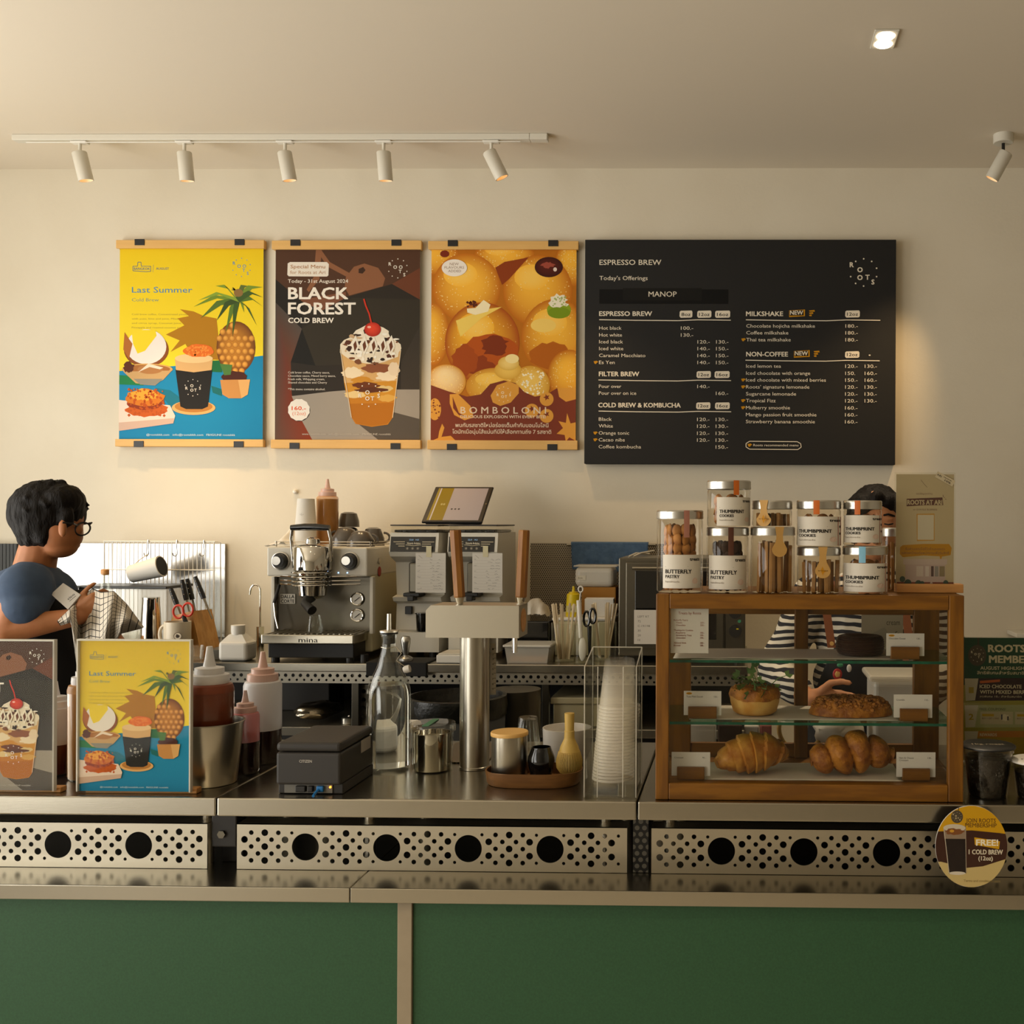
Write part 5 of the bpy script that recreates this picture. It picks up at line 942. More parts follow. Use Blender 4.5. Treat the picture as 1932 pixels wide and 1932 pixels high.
def tw(u, v):
    x = xa + (xb - xa) * u + .006 * (v - .4) * (1 - 2 * u); w_ = .006 * math.sin(u * 17) * v + .004 * noise.noise(V((u * 6, v * 3, 3)))
    if v < .12: return (x, yw + .018 - .014 * (v / .12), za_ - .001 + .004 * math.sin(PI * v / .12))
    k = (v - .12) / .88; drop = .105 + .03 * (1 if u > .55 else 0) * (u - .55) * 4
    return (x, yw + .004 - abs(w_), za_ - .001 - k * drop)
o = solo('hand_towel', MB().grid(tw, 40, 24), 'towel_blue', 'blue hand towel hung over the rail on the wall', 'towel')
md = o.modifiers.new('s', 'SOLIDIFY'); md.thickness = .003; md.offset = 0

# ------------------------------------------------------------------ oven at the right end of the back counter
Yo = 3.72; zt_ = at(1200, 1053, Yo).z; xl, xr = at(1166, 1053, Yo).x, at(1407, 1053, Yo).x
t = thing('oven', 'grey countertop oven behind the wooden pastry case', 'oven', ((xl + xr) / 2, Yo + .2, ZB)); zl = lambda py: at(1200, py, Yo).z
part('body', MB().box((xl, Yo + .02, ZB + .02), (xr, 4.15, zt_), .004), 'steel_dark', t)
fr = MB(); bx(fr, 1180, 1062, 1366, 1224, Yo - .004, Yo + .018, .003); d = part('door', fr, 'steel_dark', t)
gl = MB(); bx(gl, 1198, 1078, 1352, 1206, Yo - .0065, Yo - .0045, .001); part('window', gl, 'black_gloss', d)
hd = MB(); rodpx(hd, [(1193, 1072, Yo - .035), (1355, 1072, Yo - .035)], .006, 10)
for q in (1200, 1348): rodpx(hd, [(q, 1072, Yo - .035), (q, 1072, Yo - .003)], .004, 8)
part('handle', hd, 'steel', d)
pn = MB(); bx(pn, 1368, 1058, 1404, 1228, Yo + .008, Yo + .0195, .002); part('control_panel', pn, 'steel_dark', t)
for py in (1155, 1190): c = at(1387, py, Yo + .008); k = MB(); disc_y(k, c, .022, .018, 24); kk = part('knob', k, 'black_plastic', t); part('pointer', MB().box(c + V((.004, -.019, .006)), c + V((.012, -.0182, .010))), 'yellow_plastic', kk)
c = at(1395, 1172, Yo + .008); k = MB(); disc_y(k, c, .006, .003, 12); part('indicator', k, 'green_tape', t)
for fx in (xl + .03, xr - .03):
    for fy in (Yo + .05, 4.12): part('foot', MB().cyl((fx, fy, ZB), .014, .02, 12), 'black_plastic', t)
t = thing('oven_note', 'white note sheet hanging on the oven door beside the pastry case', 'note', at(1220, 1200, Yo - .05))
def on(A):
    A.rect(0, 0, 60, 80, '#cdc6ba')
    for k, s in enumerate(['LEFT RT', '72', 'C-19/198', '30', '20', '10']): A.text(s, 8, 18 + k * 11, 0, 5, '#5a554c')
plate('sheet', (0, 0, 60, 80), 1196, 1151, 1250, 1215, Yo - .045, t, on, th=.0006)
t = thing('tongs', 'small metal tongs lying on top of the oven', 'tongs', at(1200, 1050, 3.9)); pp = [V((at(1186, 1050, 3.8).x, 3.8, zt_ + .003)), V((at(1200, 1046, 3.9).x, 3.9, zt_ + .012)), V((at(1225, 1046, 4.0).x, 4.0, zt_ + .006))]
t.location = V((pp[1].x, 3.9, zt_)); ORG[t.name] = V(t.location); part('arm', MB().tube(pp, .0035, 8), 'chrome', t); part('arm', MB().tube([q + V((.015, .02, .012 if i == 2 else 0)) for i, q in enumerate(pp)], .0035, 8), 'chrome', t)
# ------------------------------------------------------------------ under the back counter
p = V((at(588, 1362, 3.74).x, 3.74, zsh))
mb = MB().ball((0, 0, .03), (.078, .10, .030), 26, 16, nz=.18, nf=2.2, M=T(p + V((0, .06, .008)))); o = solo('foil_bag', mb, 'foil', 'silver foil coffee bag on the shelf under the espresso machine', 'bag')
p = V((at(655, 1368, 3.72).x, 3.74, zsh)); t = thing('metal_tin', 'small round metal tin beside the foil bag', 'tin', p); part('tin', MB().cyl(p + V((0, 0, .0005)), .026, .022, 24, bev=.002), 'aluminium', t); part('lid', MB().lathe([(0, .030), (.004, .030), (.006, .026), (.02, .025), (.027, .023), (.027, .0228), (0, .0228)], c=p, seg=24), 'aluminium', t)
p = V((at(572, 1362, 3.98).x, 3.98, zsh)); solo('dark_carton', MB().box(p + V((-.09, 0, .0005)), p + V((.1, .15, .11)), .004), 'charcoal', 'dark carton behind the foil bag on the low shelf', 'carton')
yq = 3.30; p = V((at(862, 1390, yq).x, yq, 0)); t = thing('waste_bin', 'grey bin with black liner standing behind the metal tap column', 'bin', p); zq = at(862, 1318, yq).z
part('bin', MB().lathe([(0, .0), (.12, .0), (.15, zq), (.146, zq), (.117, .01), (0, .01)], c=p, seg=32), 'felt_grey', t)
part('liner', MB().lathe([(.152, zq - .05), (.156, zq - .02), (.153, zq + .01), (.142, zq + .012), (.12, zq - .08), (0, zq - .10)], c=p, seg=40), 'bag_black', t)
p = V((at(948, 1390, 3.44).x + .03, 3.50, 0)); solo('bin_canister', MB().lathe([(0, 0), (.075, 0), (.078, .02), (.082, at(940, 1315, 3.34).z), (0, at(940, 1315, 3.34).z)], c=p, seg=28), 'steel_dark', 'dark grey canister right of the liner covered bin', 'canister')
p0, p1 = at(1040, 1372, 3.70), at(1190, 1330, 3.70); p0.z = zsh; t = thing('lidded_box', 'khaki lidded box on the low shelf behind the bamboo whisk', 'box', ((p0.x + p1.x) / 2, 3.85, zsh))
part('box', MB().box((p0.x + .005, 3.71, zsh + .0005), (p1.x, 4.0, p1.z), .004), 'cream_plastic', t); part('lid', MB().box((p0.x - .004, 3.702, p1.z + .0005), (p1.x + .006, 4.006, at(1040, 1316, 3.70).z), .004), 'cream_plastic', t)
# ------------------------------------------------------------------ menu standees and bottles at the left
Zt = ZC + .0008
def standee(px0, px1, py0, Y, art, rect, lab):
    a, b = at(px0, 1500, Y), at(px1, py0, Y); z0 = ZC + .006
    t = thing('menu_standee', lab, 'menu standee', ((a.x + b.x) / 2, Y, ZC))
    A = sheet(rect, (a.x, Y, z0), (b.x, Y, b.z), Y, start=.0005, step=.00002); art(A); part('printed_card', A.mb, 'print_matte', t)
    part('card_back', MB().box((a.x, Y, z0), (b.x, Y + .001, b.z)), 'paper', t)
    part('acrylic_sleeve', MB().box((a.x - .003, Y - .0070, z0 - .004), (b.x + .003, Y - .0058, b.z + .004)).box((a.x - .003, Y + .0025, z0 - .004), (b.x + .003, Y + .0037, b.z + .004)), 'sleeve', t)
    part('sleeve_edge', MB().box((a.x - .0035, Y - .0070, b.z + .0005), (b.x + .0035, Y + .004, b.z + .004)).box((b.x + .0005, Y - .0070, z0), (b.x + .0035, Y + .004, b.z + .0004)).box((a.x - .0035, Y - .0070, z0), (a.x - .0005, Y + .004, b.z + .0004)), 'frost_lid', t)
    part('wooden_base', MB().box((a.x + .01, Y + .0039, ZC + .0002), (b.x + .012, Y + .026, ZC + .012), .002), 'light_wood', t)
standee(-112, 103, 1210, 2.245, art_forest, R2, 'dark menu standee with the cherry drink picture at the left edge of the counter')
standee(150, 360, 1210, 2.245, art_summer, R1, 'yellow and blue menu standee with the pineapple picture on the counter')
YK = 2.345; p = V((at(396, 1480, YK).x, YK, ZC)); s_ = S(396, YK); z = lambda py: at(396, py, YK).z - ZC
t = thing('steel_bucket', 'steel bucket behind the yellow menu standee, holding the brown sauce bottle', 'bucket', p)
r0, r1, h = 47 / s_, 59 / s_, z(1360); part('bucket', MB().lathe([(0, .0008), (r0 - .002, .0008), (r0, .003), (r1, h - .003), (r1 + .003, h - .002), (r1 + .003, h), (r1 - .001, h), (r0 - .002, .004), (0, .004)], c=p, seg=48), 'steel_vert', t)
c = p + V((-.002, 0, .0045)); squeeze('squeeze_bottle', c, 43 / s_, z(1290), .90, 'large squeeze bottle of brown sauce standing in the steel bucket', 'sauce_brown', 'sauce_brown', 'frost_white')
Y2 = 2.445; p = V((at(462, 1480, Y2).x, Y2, ZC)); s_ = S(462, Y2); z = lambda py: at(462, py, Y2).z - ZC
squeeze('squeeze_bottle', p, 25.5 / s_, z(1342), .52, 'small pink stained squeeze bottle of dark berry sauce right of the steel bucket', 'pink_bottle', 'sauce_dark', 'frost_pink')
Y3 = 2.56; p = V((at(495, 1460, Y3).x, Y3, ZC)); s_ = S(495, Y3); z = lambda py: at(495, py, Y3).z - ZC
squeeze('squeeze_bottle', p, 34 / s_, z(1282), .40, 'tall clear squeeze bottle of dark sauce between pink bottle and printer', 'clear_bottle', 'sauce_dark', 'frost_pink')
p = V((at(165, 1480, 2.38).x, 2.38, ZC)); s_ = S(165, 2.38); squeeze('squeeze_bottle', p, 34 / s_, at(165, 1287, 2.38).z - ZC, .9, 'amber squeeze bottle half hidden behind the yellow menu standee', 'tint_amber', 'sauce_amber', 'frost_white')
p = V((at(104, 1480, 2.42).x, 2.42, ZC)); s_ = S(104, 2.42); squeeze('squeeze_bottle', p, 30 / s_, at(104, 1332, 2.42).z - ZC, .45, 'pale squeeze bottle of red sauce between the two menu standees', 'clear_bottle', 'sauce_red', 'frost_white')

# ------------------------------------------------------------------ receipt printer
Yp = 2.245; a, b = at(520, 1505, Yp), at(643, 1402, Yp); zt = b.z; dp = .20
t = thing('receipt_printer', 'black receipt printer on the middle worktop left of the water bottle', 'printer', ((a.x + b.x) / 2, Yp + dp / 2, ZC)); R = T((0, 0, 0))
part('body', MB().box((a.x, Yp, ZC + .022), (b.x, Yp + dp, zt - .021), .006, seg=3).box((a.x, Yp + .014, ZC + .0008), (b.x, Yp + dp, ZC + .0225), .002), 'charcoal', t)
part('top_cover', MB().box((a.x, Yp, zt - .020), (b.x, Yp + dp, zt), .008, seg=3), 'charcoal', t)
part('port_plate', MB().box((a.x + .014, Yp + .011, ZC + .003), (b.x - .022, Yp + .0138, ZC + .021)), 'grey_plastic', t)
for x0, x1 in ((.04, .062), (.066, .078)): part('port', MB().box((a.x + x0, Yp + .003, ZC + .006), (a.x + x1, Yp + .0125, ZC + .019), .002), 'black_plastic', t)
A = sheet((0, 0, 120, 26), (a.x + .050, 0, ZC + .070), (a.x + .078, 0, ZC + .077), Yp, start=.0004); A.text('CITIZEN', 2, 24, 116, 22, '#b5b0a6', .02); part('lettering', A.mb, 'print_matte', t)
part('rating_label', MB().box((b.x + .0002, Yp + .12, ZC + .065), (b.x + .0006, Yp + .18, ZC + .093)), 'paper_grey', t)
c = V((a.x + .092, Yp + .004, ZC + .009)); part('network_plug', MB().box(c + V((-.007, -.0, -.003)), c + V((.008, .012, .010)), .002), 'blue_plastic', t)
part('cable', MB().tube([c + V((-.002, .001, .002)), c + V((-.004, -.010, -.002)), c + V((-.005, -.016, -.0052)), c + V((-.004, -.022, -.0052))], .003, 8), 'blue_plastic', t); l = MB(); disc_y(l, V((b.x - .026, Yp + .0108, ZC + .016)), .0022, .002, 10); part('status_light', l, 'led_orange', t)

# ------------------------------------------------------------------ bottle of water
p = V((at(733, 1440, 2.50).x, 2.50, ZC)); s_ = S(733, 2.5); z = lambda py: at(733, py, 2.5).z - ZC
t = thing('water_bottle', 'tall clear glass water bottle with black stopper and steel pourer', 'bottle', p); r = 40.5 / s_; nk = 13 / s_
prof = [(0, .0008), (r * .96, .0008), (r, .006), (r, z(1315)), (r * .97, z(1300)), (r * .84, z(1282)), (r * .55, z(1258)), (nk * 1.3, z(1238)), (nk, z(1222)), (nk * .95, z(1206)), (nk * 1.12, z(1203)), (nk * 1.1, z(1196))]
th = .004; inn = [(max(q - th, 0), zz if i > 1 else .008) for i, (q, zz) in enumerate(prof)]; zw = z(1290)
part('glass_body', MB().lathe(prof + inn[:0:-1], c=p, seg=48), 'glass', t)
wp = [(0, .0085)] + [(q - th + .0003, max(zz, .0085)) for q, zz in prof[2:5] if zz < zw] + [(r * .90 - th, zw), (0, zw)]
part('water', MB().lathe(wp, c=p, seg=48), 'real_glass', t)
part('stopper', MB().lathe([(0, z(1214)), (nk * .85, z(1214)), (nk * .85, z(1196)), (nk * 1.25, z(1196)), (nk * 1.25, z(1192)), (0, z(1192))], c=p, seg=24), 'black_plastic', t)
part('pourer', MB().lathe([(nk * 1.35, z(1192.2)), (nk * 1.3, z(1189.5)), (4.5 / s_, z(1188)), (4 / s_, z(1158)), (3 / s_, z(1158)), (3 / s_, z(1186))], c=p, seg=20), 'aluminium', t)
part('wire_clasp', MB().tube([p + V((nk * 1.1, -.004, z(1220))), p + V((nk * 2.0, -.01, z(1232))), p + V((nk * 1.3, -.012, z(1245))), p + V((nk * 2.6, -.006, z(1258)))], .0012, 6).tube([p + V((-nk * 1.05, -.004, z(1221))), p + V((0, -nk * 1.1, z(1222))), p + V((nk * 1.1, -.004, z(1220)))], .0012, 6), 'steel', t)
part('hanging_stopper', MB().lathe([(0, 0), (.007, .001), (.009, .006), (.009, .016), (.005, .018), (0, .018)], seg=16, M=T(p + V((nk * 2.3, -.01, z(1263))), ry=math.radians(75))), 'ceramic_white', t)
p = V((at(742, 1415, 2.72).x, 2.72, ZC)); a, b = at(700, 1425, 2.68), at(776, 1372, 2.68)
solo('card_reader', MB().box((a.x, 2.68, ZC + .0008), (b.x, 2.78, ZC + .065), .012, seg=3), 'white_plastic', 'white rounded plastic box seen behind the clear water bottle', 'box')
# canister
p = V((at(816, 1448, 2.49).x, 2.49, ZC)); s_ = S(816, 2.49); z = lambda py: at(816, py, 2.49).z - ZC; t = thing('clear_canister', 'clear lidded canister with a steel tin inside, beside the tap column', 'canister', p); r = 36 / s_
part('inner_tin', MB().lathe([(0, .003), (r * .93, .003), (r * .95, .006), (r * .95, z(1381)), (r * .9, z(1381)), (r * .9, z(1392)), (0, z(1392))], c=p, seg=40), 'chrome', t)
part('jar', MB().lathe([(0, .0008), (r, .0008), (r * 1.02, .004), (r * 1.08, z(1373)), (r * 1.05, z(1373)), (r * 1.0, .0022), (0, .0022)], c=p, seg=40), 'acrylic', t)
ld = part('lid', MB().lathe([(r * 1.10, z(1380)), (r * 1.18, z(1378)), (r * 1.19, z(1366)), (r * 1.15, z(1363)), (0, z(1364))], c=p, seg=40), 'jar_plastic', t); part('tape', MB().box(p + V((-.011, -r * 1.12, z(1362.6))), p + V((.004, r * .9, z(1362)))), 'green_tape', ld)

# ------------------------------------------------------------------ tap column with wooden handles
Yc = 2.51; p = V((at(895, 1450, Yc).x, Yc, ZC)); s_ = S(895, Yc); z = lambda py, Y=Yc: at(895, py, Y).z
t = thing('tap_column', 'brushed steel tap column with a boxy head and two wooden handles', 'tap column', p); r = 27.5 / s_
part('column', MB().lathe([(0, ZC + .0008 - ZC), (r * 1.03, .0008), (r * 1.03, .006), (r, .007), (r, z(1200) - ZC), (0, z(1200) - ZC)], c=p, seg=48), 'steel_vert', t)
yb0, yb1 = Yc - .05, Yc + .05; a, b = at(803, 1203, yb0), at(979, 1143, yb0)
hd = MB(); ch = .012; hd.prism([(a.x, a.z), (b.x, a.z), (b.x, b.z), (a.x + ch, b.z), (a.x, b.z - ch)], yb0, yb1); hb = part('head', hd, 'steel_dull', t)
part('end_cap', MB().tube([(b.x - .02, (yb0 + yb1) / 2, (a.z + b.z) / 2), (b.x + .0015, (yb0 + yb1) / 2, (a.z + b.z) / 2)], .028, 28), 'light_wood', hb)
for (x0, y0, x1, y1, yy) in ((867, 1127, 859, 1000, Yc - .01), (983, 1127, 989, 1000, Yc + .03)):
    q0, q1 = at(x0, y0, yy), at(x1, y1, yy); d = q1 - q0; h_ = part('handle', MB().tube([q0, q0 + d * .02, q0 + d * .98, q1], [.0125, .0135, .0135, .0125], 8, smooth=False), 'handle_wood', t)
    part('ferrule', MB().tube([q0 - d * .10 if x0 < 900 else q0 - d * .095, q0 - d * .001], [.007, .0115], 20), 'chrome', h_)
q = at(977, 1200, Yc); part('nozzle', MB().cyl((q.x - .003, Yc - .02, at(977, 1229, Yc).z), .0062, .05, 16), 'chrome', t)
A = sheet((0, 0, 20, 120), at(925, 1308, Yc + .045), at(936, 1214, Yc + .045), Yc + .045, start=.0003); A.rect(0, 0, 20, 120, '#cfc4ac')
for k in range(9): A.text('%d' % (k + 1), 6, 16 + k * 12, 6, 5, '#5b5140'); A.rect(12, 11 + k * 12, 20, 12 + k * 12, '#5b5140')
lb = part('measuring_strip', A.mb, 'print_matte', t, 'pale strip with marks behind the column')
part('strip_stem', MB().box((p.x + r * .6, Yc + .046, at(930, 1311, Yc + .045).z), (at(935, 1300, Yc + .045).x, Yc + .05, at(930, 1203, Yc + .045).z)).box((p.x, Yc + .02, at(930, 1240, Yc).z), (p.x + r * .8, Yc + .046, at(930, 1235, Yc).z)), 'aluminium', t)
a, b = atz(812, 1441, ZC), atz(960, 1400, ZC); solo('drip_mat', MB().box((a.x, 2.555, ZC + .0004), (b.x, 2.785, ZC + .004), .001), 'mat_punched', 'punched steel drip mat behind the tap column', 'mat')

# ------------------------------------------------------------------ matcha tray
Yt = 2.375; p = V((at(1008, 1470, Yt).x, Yt, ZC)); s_ = S(1008, Yt); t = thing('wooden_tray', 'oval wooden tray with raised rim on the middle worktop', 'tray', p); L, Wd = 91 / s_, .062
def stad(k, s): a_ = 2 * PI * k / 48; c_, s2 = math.cos(a_), math.sin(a_); return V((p.x + math.copysign(abs(c_) ** .6, c_) * L * s, p.y + math.copysign(abs(s2) ** .8, s2) * (Wd * s if s > 0 else 0), 0))
tm = MB(); lev = [(0, .0008), (.92, .0008), (.96, .006), (1.0, .032), (.965, .032), (.93, .008), (0, .008)]
vs = []; fs = []
for s2, zz in lev:
    for k in range(48): q = stad(k, max(s2, .001)); vs.append((q.x, q.y, ZC + zz))
for i in range(len(lev) - 1):
    for k in range(48): fs.append([i * 48 + k, i * 48 + (k + 1) % 48, (i + 1) * 48 + (k + 1) % 48, (i + 1) * 48 + k])
tm.add(vs, fs, 0, True); part('tray', tm, 'tray_wood', t)
zt = ZC + .0085
p = V((at(961, 1462, 2.38).x, 2.38, zt)); s_ = S(961, 2.38); r = 33.5 / s_; h = at(961, 1387, 2.38).z - zt; t = thing('tea_canister', 'brushed steel canister with bamboo lid on the oval wooden tray', 'canister', p)
part('body', MB().lathe([(0, .0004), (r * .98, .0004), (r, .003), (r, h), (0, h)], c=p, seg=48), 'steel_vert', t); part('lid', MB().lathe([(0, h + .0005), (r * 1.04, h + .0005), (r * 1.05, h + .003), (r * 1.05, h + .007), (r * 1.02, h + .009), (0, h + .009)], c=p, seg=48), 'bamboo', t)
p = V((at(1021, 1462, 2.375).x, 2.375, zt)); s_ = S(1021, 2.375); r = 25.5 / s_; h = at(1021, 1409, 2.375).z - zt
solo('black_pot', MB().lathe([(0, .0004), (r * .68, .0004), (r * .74, .004), (r * .92, h * .38), (r, h * .56), (r * .97, h * .70), (r * .72, h * .96), (r * .70, h), (r * .64, h), (r * .66, h * .95), (r * .88, h * .68), (r * .6, h * .1), (0, h * .1)], c=p, seg=44), 'black_gloss', 'glossy black whisk pot between canister and bamboo whisk', 'pot', p)
p = V((at(1074, 1459, 2.375).x, 2.375, zt)); s_ = S(1074, 2.375); z = lambda py: at(1074, py, 2.375).z - zt; t = thing('bamboo_whisk', 'bamboo tea whisk standing upright on the oval wooden tray', 'whisk', p); q = 1 / s_
part('handle', MB().lathe([(0, z(1345)), (7 * q, z(1345)), (9.3 * q, z(1345.5)), (8.6 * q, z(1378)), (9.6 * q, z(1379)), (9.4 * q, z(1383)), (9.8 * q, z(1391)), (9.8 * q, z(1393)), (17 * q, z(1408)), (20 * q, z(1420))], c=p, seg=36), 'bamboo_pale', t)
part('tine_shade', MB().lathe([(17 * q, z(1412)), (22.5 * q, z(1432)), (21 * q, z(1450)), (15 * q, z(1457)), (13 * q, .0006), (0, .0006)], c=p, seg=32), 'whisk_shade', t)  # solid dark fill, painted as the shade between the tines
tn = MB()
for k in range(56):
    a_ = 2 * PI * k / 56; u = V((math.cos(a_), math.sin(a_), 0)); tn.tube([p + u * (19.5 * q) + V((0, 0, z(1417))), p + u * (24.5 * q) + V((0, 0, z(1434))), p + u * (23.5 * q) + V((0, 0, z(1447))), p + u * (17 * q) + V((0, 0, z(1457)))], [.0011, .0009, .0008, .0006], 5)
o = part('tines', tn, 'bamboo_pale', t); o['kind'] = 'stuff'
p = V((at(1070, 1432, 2.56).x, 2.56, ZC)); s_ = S(1070, 2.56); r = 46 / s_; h = at(1070, 1372, 2.56).z - ZC
solo('white_bowl', MB().lathe([(0, .0008), (r * .6, .0008), (r * .75, .006), (r * .97, h * .4), (r, h), (r * .96, h), (r * .92, h * .4), (r * .6, .012), (0, .012)], c=p, seg=48), 'ceramic_white', 'wide white bowl behind the bamboo whisk', 'bowl', p)
p = V((at(996, 1408, 2.72).x, 2.72, ZC)); tumbler('upturned_glass', p + V((0, 0, .0008)), at(996, 1353, 2.72).z - ZC, .023, .033, 'fluted clear glass turned upside down behind the bamboo lidded canister', inverted=True, flutes=16)

# ------------------------------------------------------------------ cup dispenser
Yd = 2.245; xa, xb = at(1102, 1500, Yd).x, at(1205, 1500, Yd).x - .006; z = lambda py, Y=Yd: at(1150, py, Y).z; D = .125
t = thing('cup_dispenser', 'clear acrylic cup dispenser beside the pastry case', 'dispenser', ((xa + xb) / 2, Yd + D / 2, ZC))
zb_, zf = at(1180, 1221, Yd + D).z, z(1258)
part('front_panel', MB().box((xa, Yd, ZC + .001), (xa + .028, Yd + .003, zf)).box((xb - .028, Yd, ZC + .001), (xb, Yd + .003, zf)), 'acrylic', t)
part('back_panel', MB().box((xa, Yd + D - .003, ZC + .001), (xb, Yd + D, zb_)), 'acrylic', t)
for x in (xa, xb - .003): part('side_panel', MB().add([(x + dx, y, zz) for dx in (0, .003) for y, zz in ((Yd, ZC + .001), (Yd + D, ZC + .001), (Yd + D, zb_), (Yd, zf))], [[0, 1, 2, 3], [4, 5, 6, 7], [0, 1, 5, 4], [1, 2, 6, 5], [2, 3, 7, 6], [3, 0, 4, 7]]), 'acrylic', t)
eg = MB()
for x in (xa, xb): eg.tube([(x, Yd, ZC + .002), (x, Yd, zf), (x, Yd + D, zb_), (x, Yd + D, ZC + .002)], .0013, 5)
eg.tube([(xa, Yd + D, zb_), (xb, Yd + D, zb_)], .0013, 5); eg.tube([(xa + .028, Yd, ZC + .002), (xa + .028, Yd, zf)], .0012, 5); eg.tube([(xb - .028, Yd, ZC + .002), (xb - .028, Yd, zf)], .0012, 5); part('polished_edges', eg, 'frost', t)
part('base_plate', MB().box((xa, Yd, ZC + .0004), (xb, Yd + D, ZC + .004)), 'acrylic', t)
cc = V(((xa + xb) / 2 + .003, Yd + .062, ZC + .0055)); rr = .0445
solo('dome_lid', MB().lathe([(rr, 0), (rr * 1.02, .003), (rr * .98, .008), (rr * .93, .016), (rr * .6, .02), (0, .021)], c=cc, seg=40), 'cup_plastic', 'clear cup lid lying at the bottom of the acrylic dispenser', 'lid', cc)
hcup = .105; c1 = cc + V((0, 0, .022)); cup0 = None; N = 23; top = at(1158, 1243, Yd + .06).z - hcup - c1.z
for k in range(N):
    loc = c1 + V((.0006 * k - .004, 0, top * k / (N - 1)))
    if cup0 is None:
        cup0 = solo('plastic_cup', MB().lathe([(rr * .985, .006), (rr * .74, hcup - .004), (rr * .70, hcup), (0, hcup - .001)], c=loc, seg=36).lathe([(rr, 0), (rr * 1.03, .001), (rr * 1.03, .004), (rr * .985, .006)], c=loc, seg=36, m=1), ['cup_plastic', 'cup_rim'], 'clear plastic cup upside down in the stack inside the acrylic dispenser', 'cup', loc, 'nested cups in the dispenser')
    else: dup(cup0, loc)

# ------------------------------------------------------------------ right end: bean cups, membership sign, round sign
def bean_cup(px, py, Y, rl, rb, py_t, lab, lid, art):
    p = V((at(px, py, Y).x, Y, ZC)); s_ = S(px, Y); h = at(px, py_t, Y).z - ZC; t = thing('takeaway_cup', lab, 'cup', p); rl, rb = rl / s_, rb / s_
    part('cup', MB().lathe([(0, .0008), (rb, .0008), (rb * 1.02, .004), (rl * .93, h - .01), (rl, h - .008), (rl, h), (rl * .9, h), (rl * .90, h - .012), (rb * .97, .003), (0, .003)], c=p, seg=40), 'jar_plastic', t)
    part('coffee_beans', MB().lathe([(0, .004), (rb * .95, .004), (rl * .87, h - .02), (0, h - .018)], c=p, seg=36), 'coffee_beans', t)
    l = part('lid', MB().lathe([(rl * 1.0, h + .0006), (rl * 1.06, h + .001), (rl * 1.06, h + .004), (rl, h + .006), (0, h + .006)], c=p, seg=40), lid, t)
    A = Art((0, 0, 100, 60), p + V((-rl * .7, -rl * .35, h + .0062)), (rl * 1.4, 0, 0), (0, rl * .7, 0), (0, 0, 1), start=.0004); art(A); part('lettering', A.mb, 'print_matte', l)
    A = Art((0, 0, 60, 60), p + V((.003, -(rl + rb) / 2 - .0004, h * .38)), (.024, .010, 0), (0, -.004, .03), (.3, -1, 0)); A.logo(28, 28, 24, '#8a8478', 2, .02); part('print', A.mb, 'print_matte', t)
bean_cup(1863, 1515, 2.30, 49, 36, 1409, 'clear cup of dark coffee beans with a black lid beside the pastry case', 'black_plastic', lambda A: A.text('1kg roast', 6, 44, 88, 22, '#b8ab92'))
bean_cup(1953, 1515, 2.285, 44, 34, 1437, 'clear cup of dark coffee beans with a white lid at the right edge', 'white_plastic', lambda A: A.text('roast', 6, 44, 88, 22, '#8a8070'))
Ys = 2.62; a, b = at(1812, 1437, Ys), at(2015, 1204, Ys); rect = (0, 180, 1640, 2040); t = thing('membership_sign', 'green and olive membership sign standing at the right edge of the counter', 'sign', ((a.x + b.x) / 2, Ys, ZC))
A = sheet(rect, (a.x, Ys, ZC + .004), (b.x, Ys, b.z), Ys, start=.0006); w = '#c8bb9b'; x0 = 55
A.rect(0, 180, 1640, 2040, '#8d8433'); A.poly([(0, 180), (1640, 180), (1640, 760), (900, 800), (60, 900), (0, 890)], '#17402b')
A.line([(265, 180), (265, 300)], 24, '#3a3226'); A.ell(x0 + 195, 450, 140, 160, '#463d30', n=40); A.logo(x0 + 195, 445, 100, w)
A.text('ROOTS', x0 + 365, 395, 560, 112, w, .05); A.text('MEMBERSHIP', x0 + 380, 558, 980, 112, w, .05); A.text('AUGUST HIGHLIGHT MENU', x0 + 245, 665, 950, 52, w, .02); A.text('สิทธิพิเศษสำหรับสมาชิกทุกท่าน', x0 + 195, 735, 1000, 48, w, .015)
for k, (y, n) in enumerate(((800, '1'), (1205, '2'), (1600, '3'))):
    A.poly([(x0 + 60, y), (1600, y - 20), (1600, y + 320), (x0 + 70, y + 340)], ['#2e1c1e', '#9a9b6c', '#a8691e'][k]); A.poly([(x0 + 5, y), (x0 + 215, y), (x0 + 165, y + 330), (x0 + 20, y + 340)], '#b5ab93'); A.text(n, x0 + 70, y + 220, 70, 92, '#9c8420', .03)
A.poly([(x0 + 235, 835), (x0 + 545, 812), (x0 + 545, 848), (x0 + 240, 875)], '#b35a28'); A.text('ICED CHOCOLATE', x0 + 235, 945, 640, 56, w, .03); A.text('WITH MIXED BERRIES', x0 + 240, 1028, 790, 56, w, .03); A.text('ลดพิเศษ 10.- สำหรับสมาชิก', x0 + 235, 1085, 640, 30, w)
A.text('FREE COUPONS!', x0 + 235, 1280, 400, 38, '#4d4a32', .01)
for x in (x0 + 245, x0 + 780): A.rect(x, 1300, x + 500, 1490, '#b3a683'); A.rect(x + 30, 1335, x + 210, 1372, '#b08e1a'); A.text('BUY 1 GET 1 FREE', x + 30, 1415, 255, 26, '#6a4a3a', .01); A.blob(x + 390, 1390, 60, 50, '#d0c3a2', .2); A.rect(x + 320, 1340, x + 340, 1420, '#2e3144'); A.rect(x + 410, 1370, x + 440, 1430, '#5a5148')
A.text('REWARDS', x0 + 240, 1672, 260, 46, w, .02); A.poly([(x0 + 200, 1690), (1600, 1680), (1600, 1930), (x0 + 200, 1940)], '#8f7414')
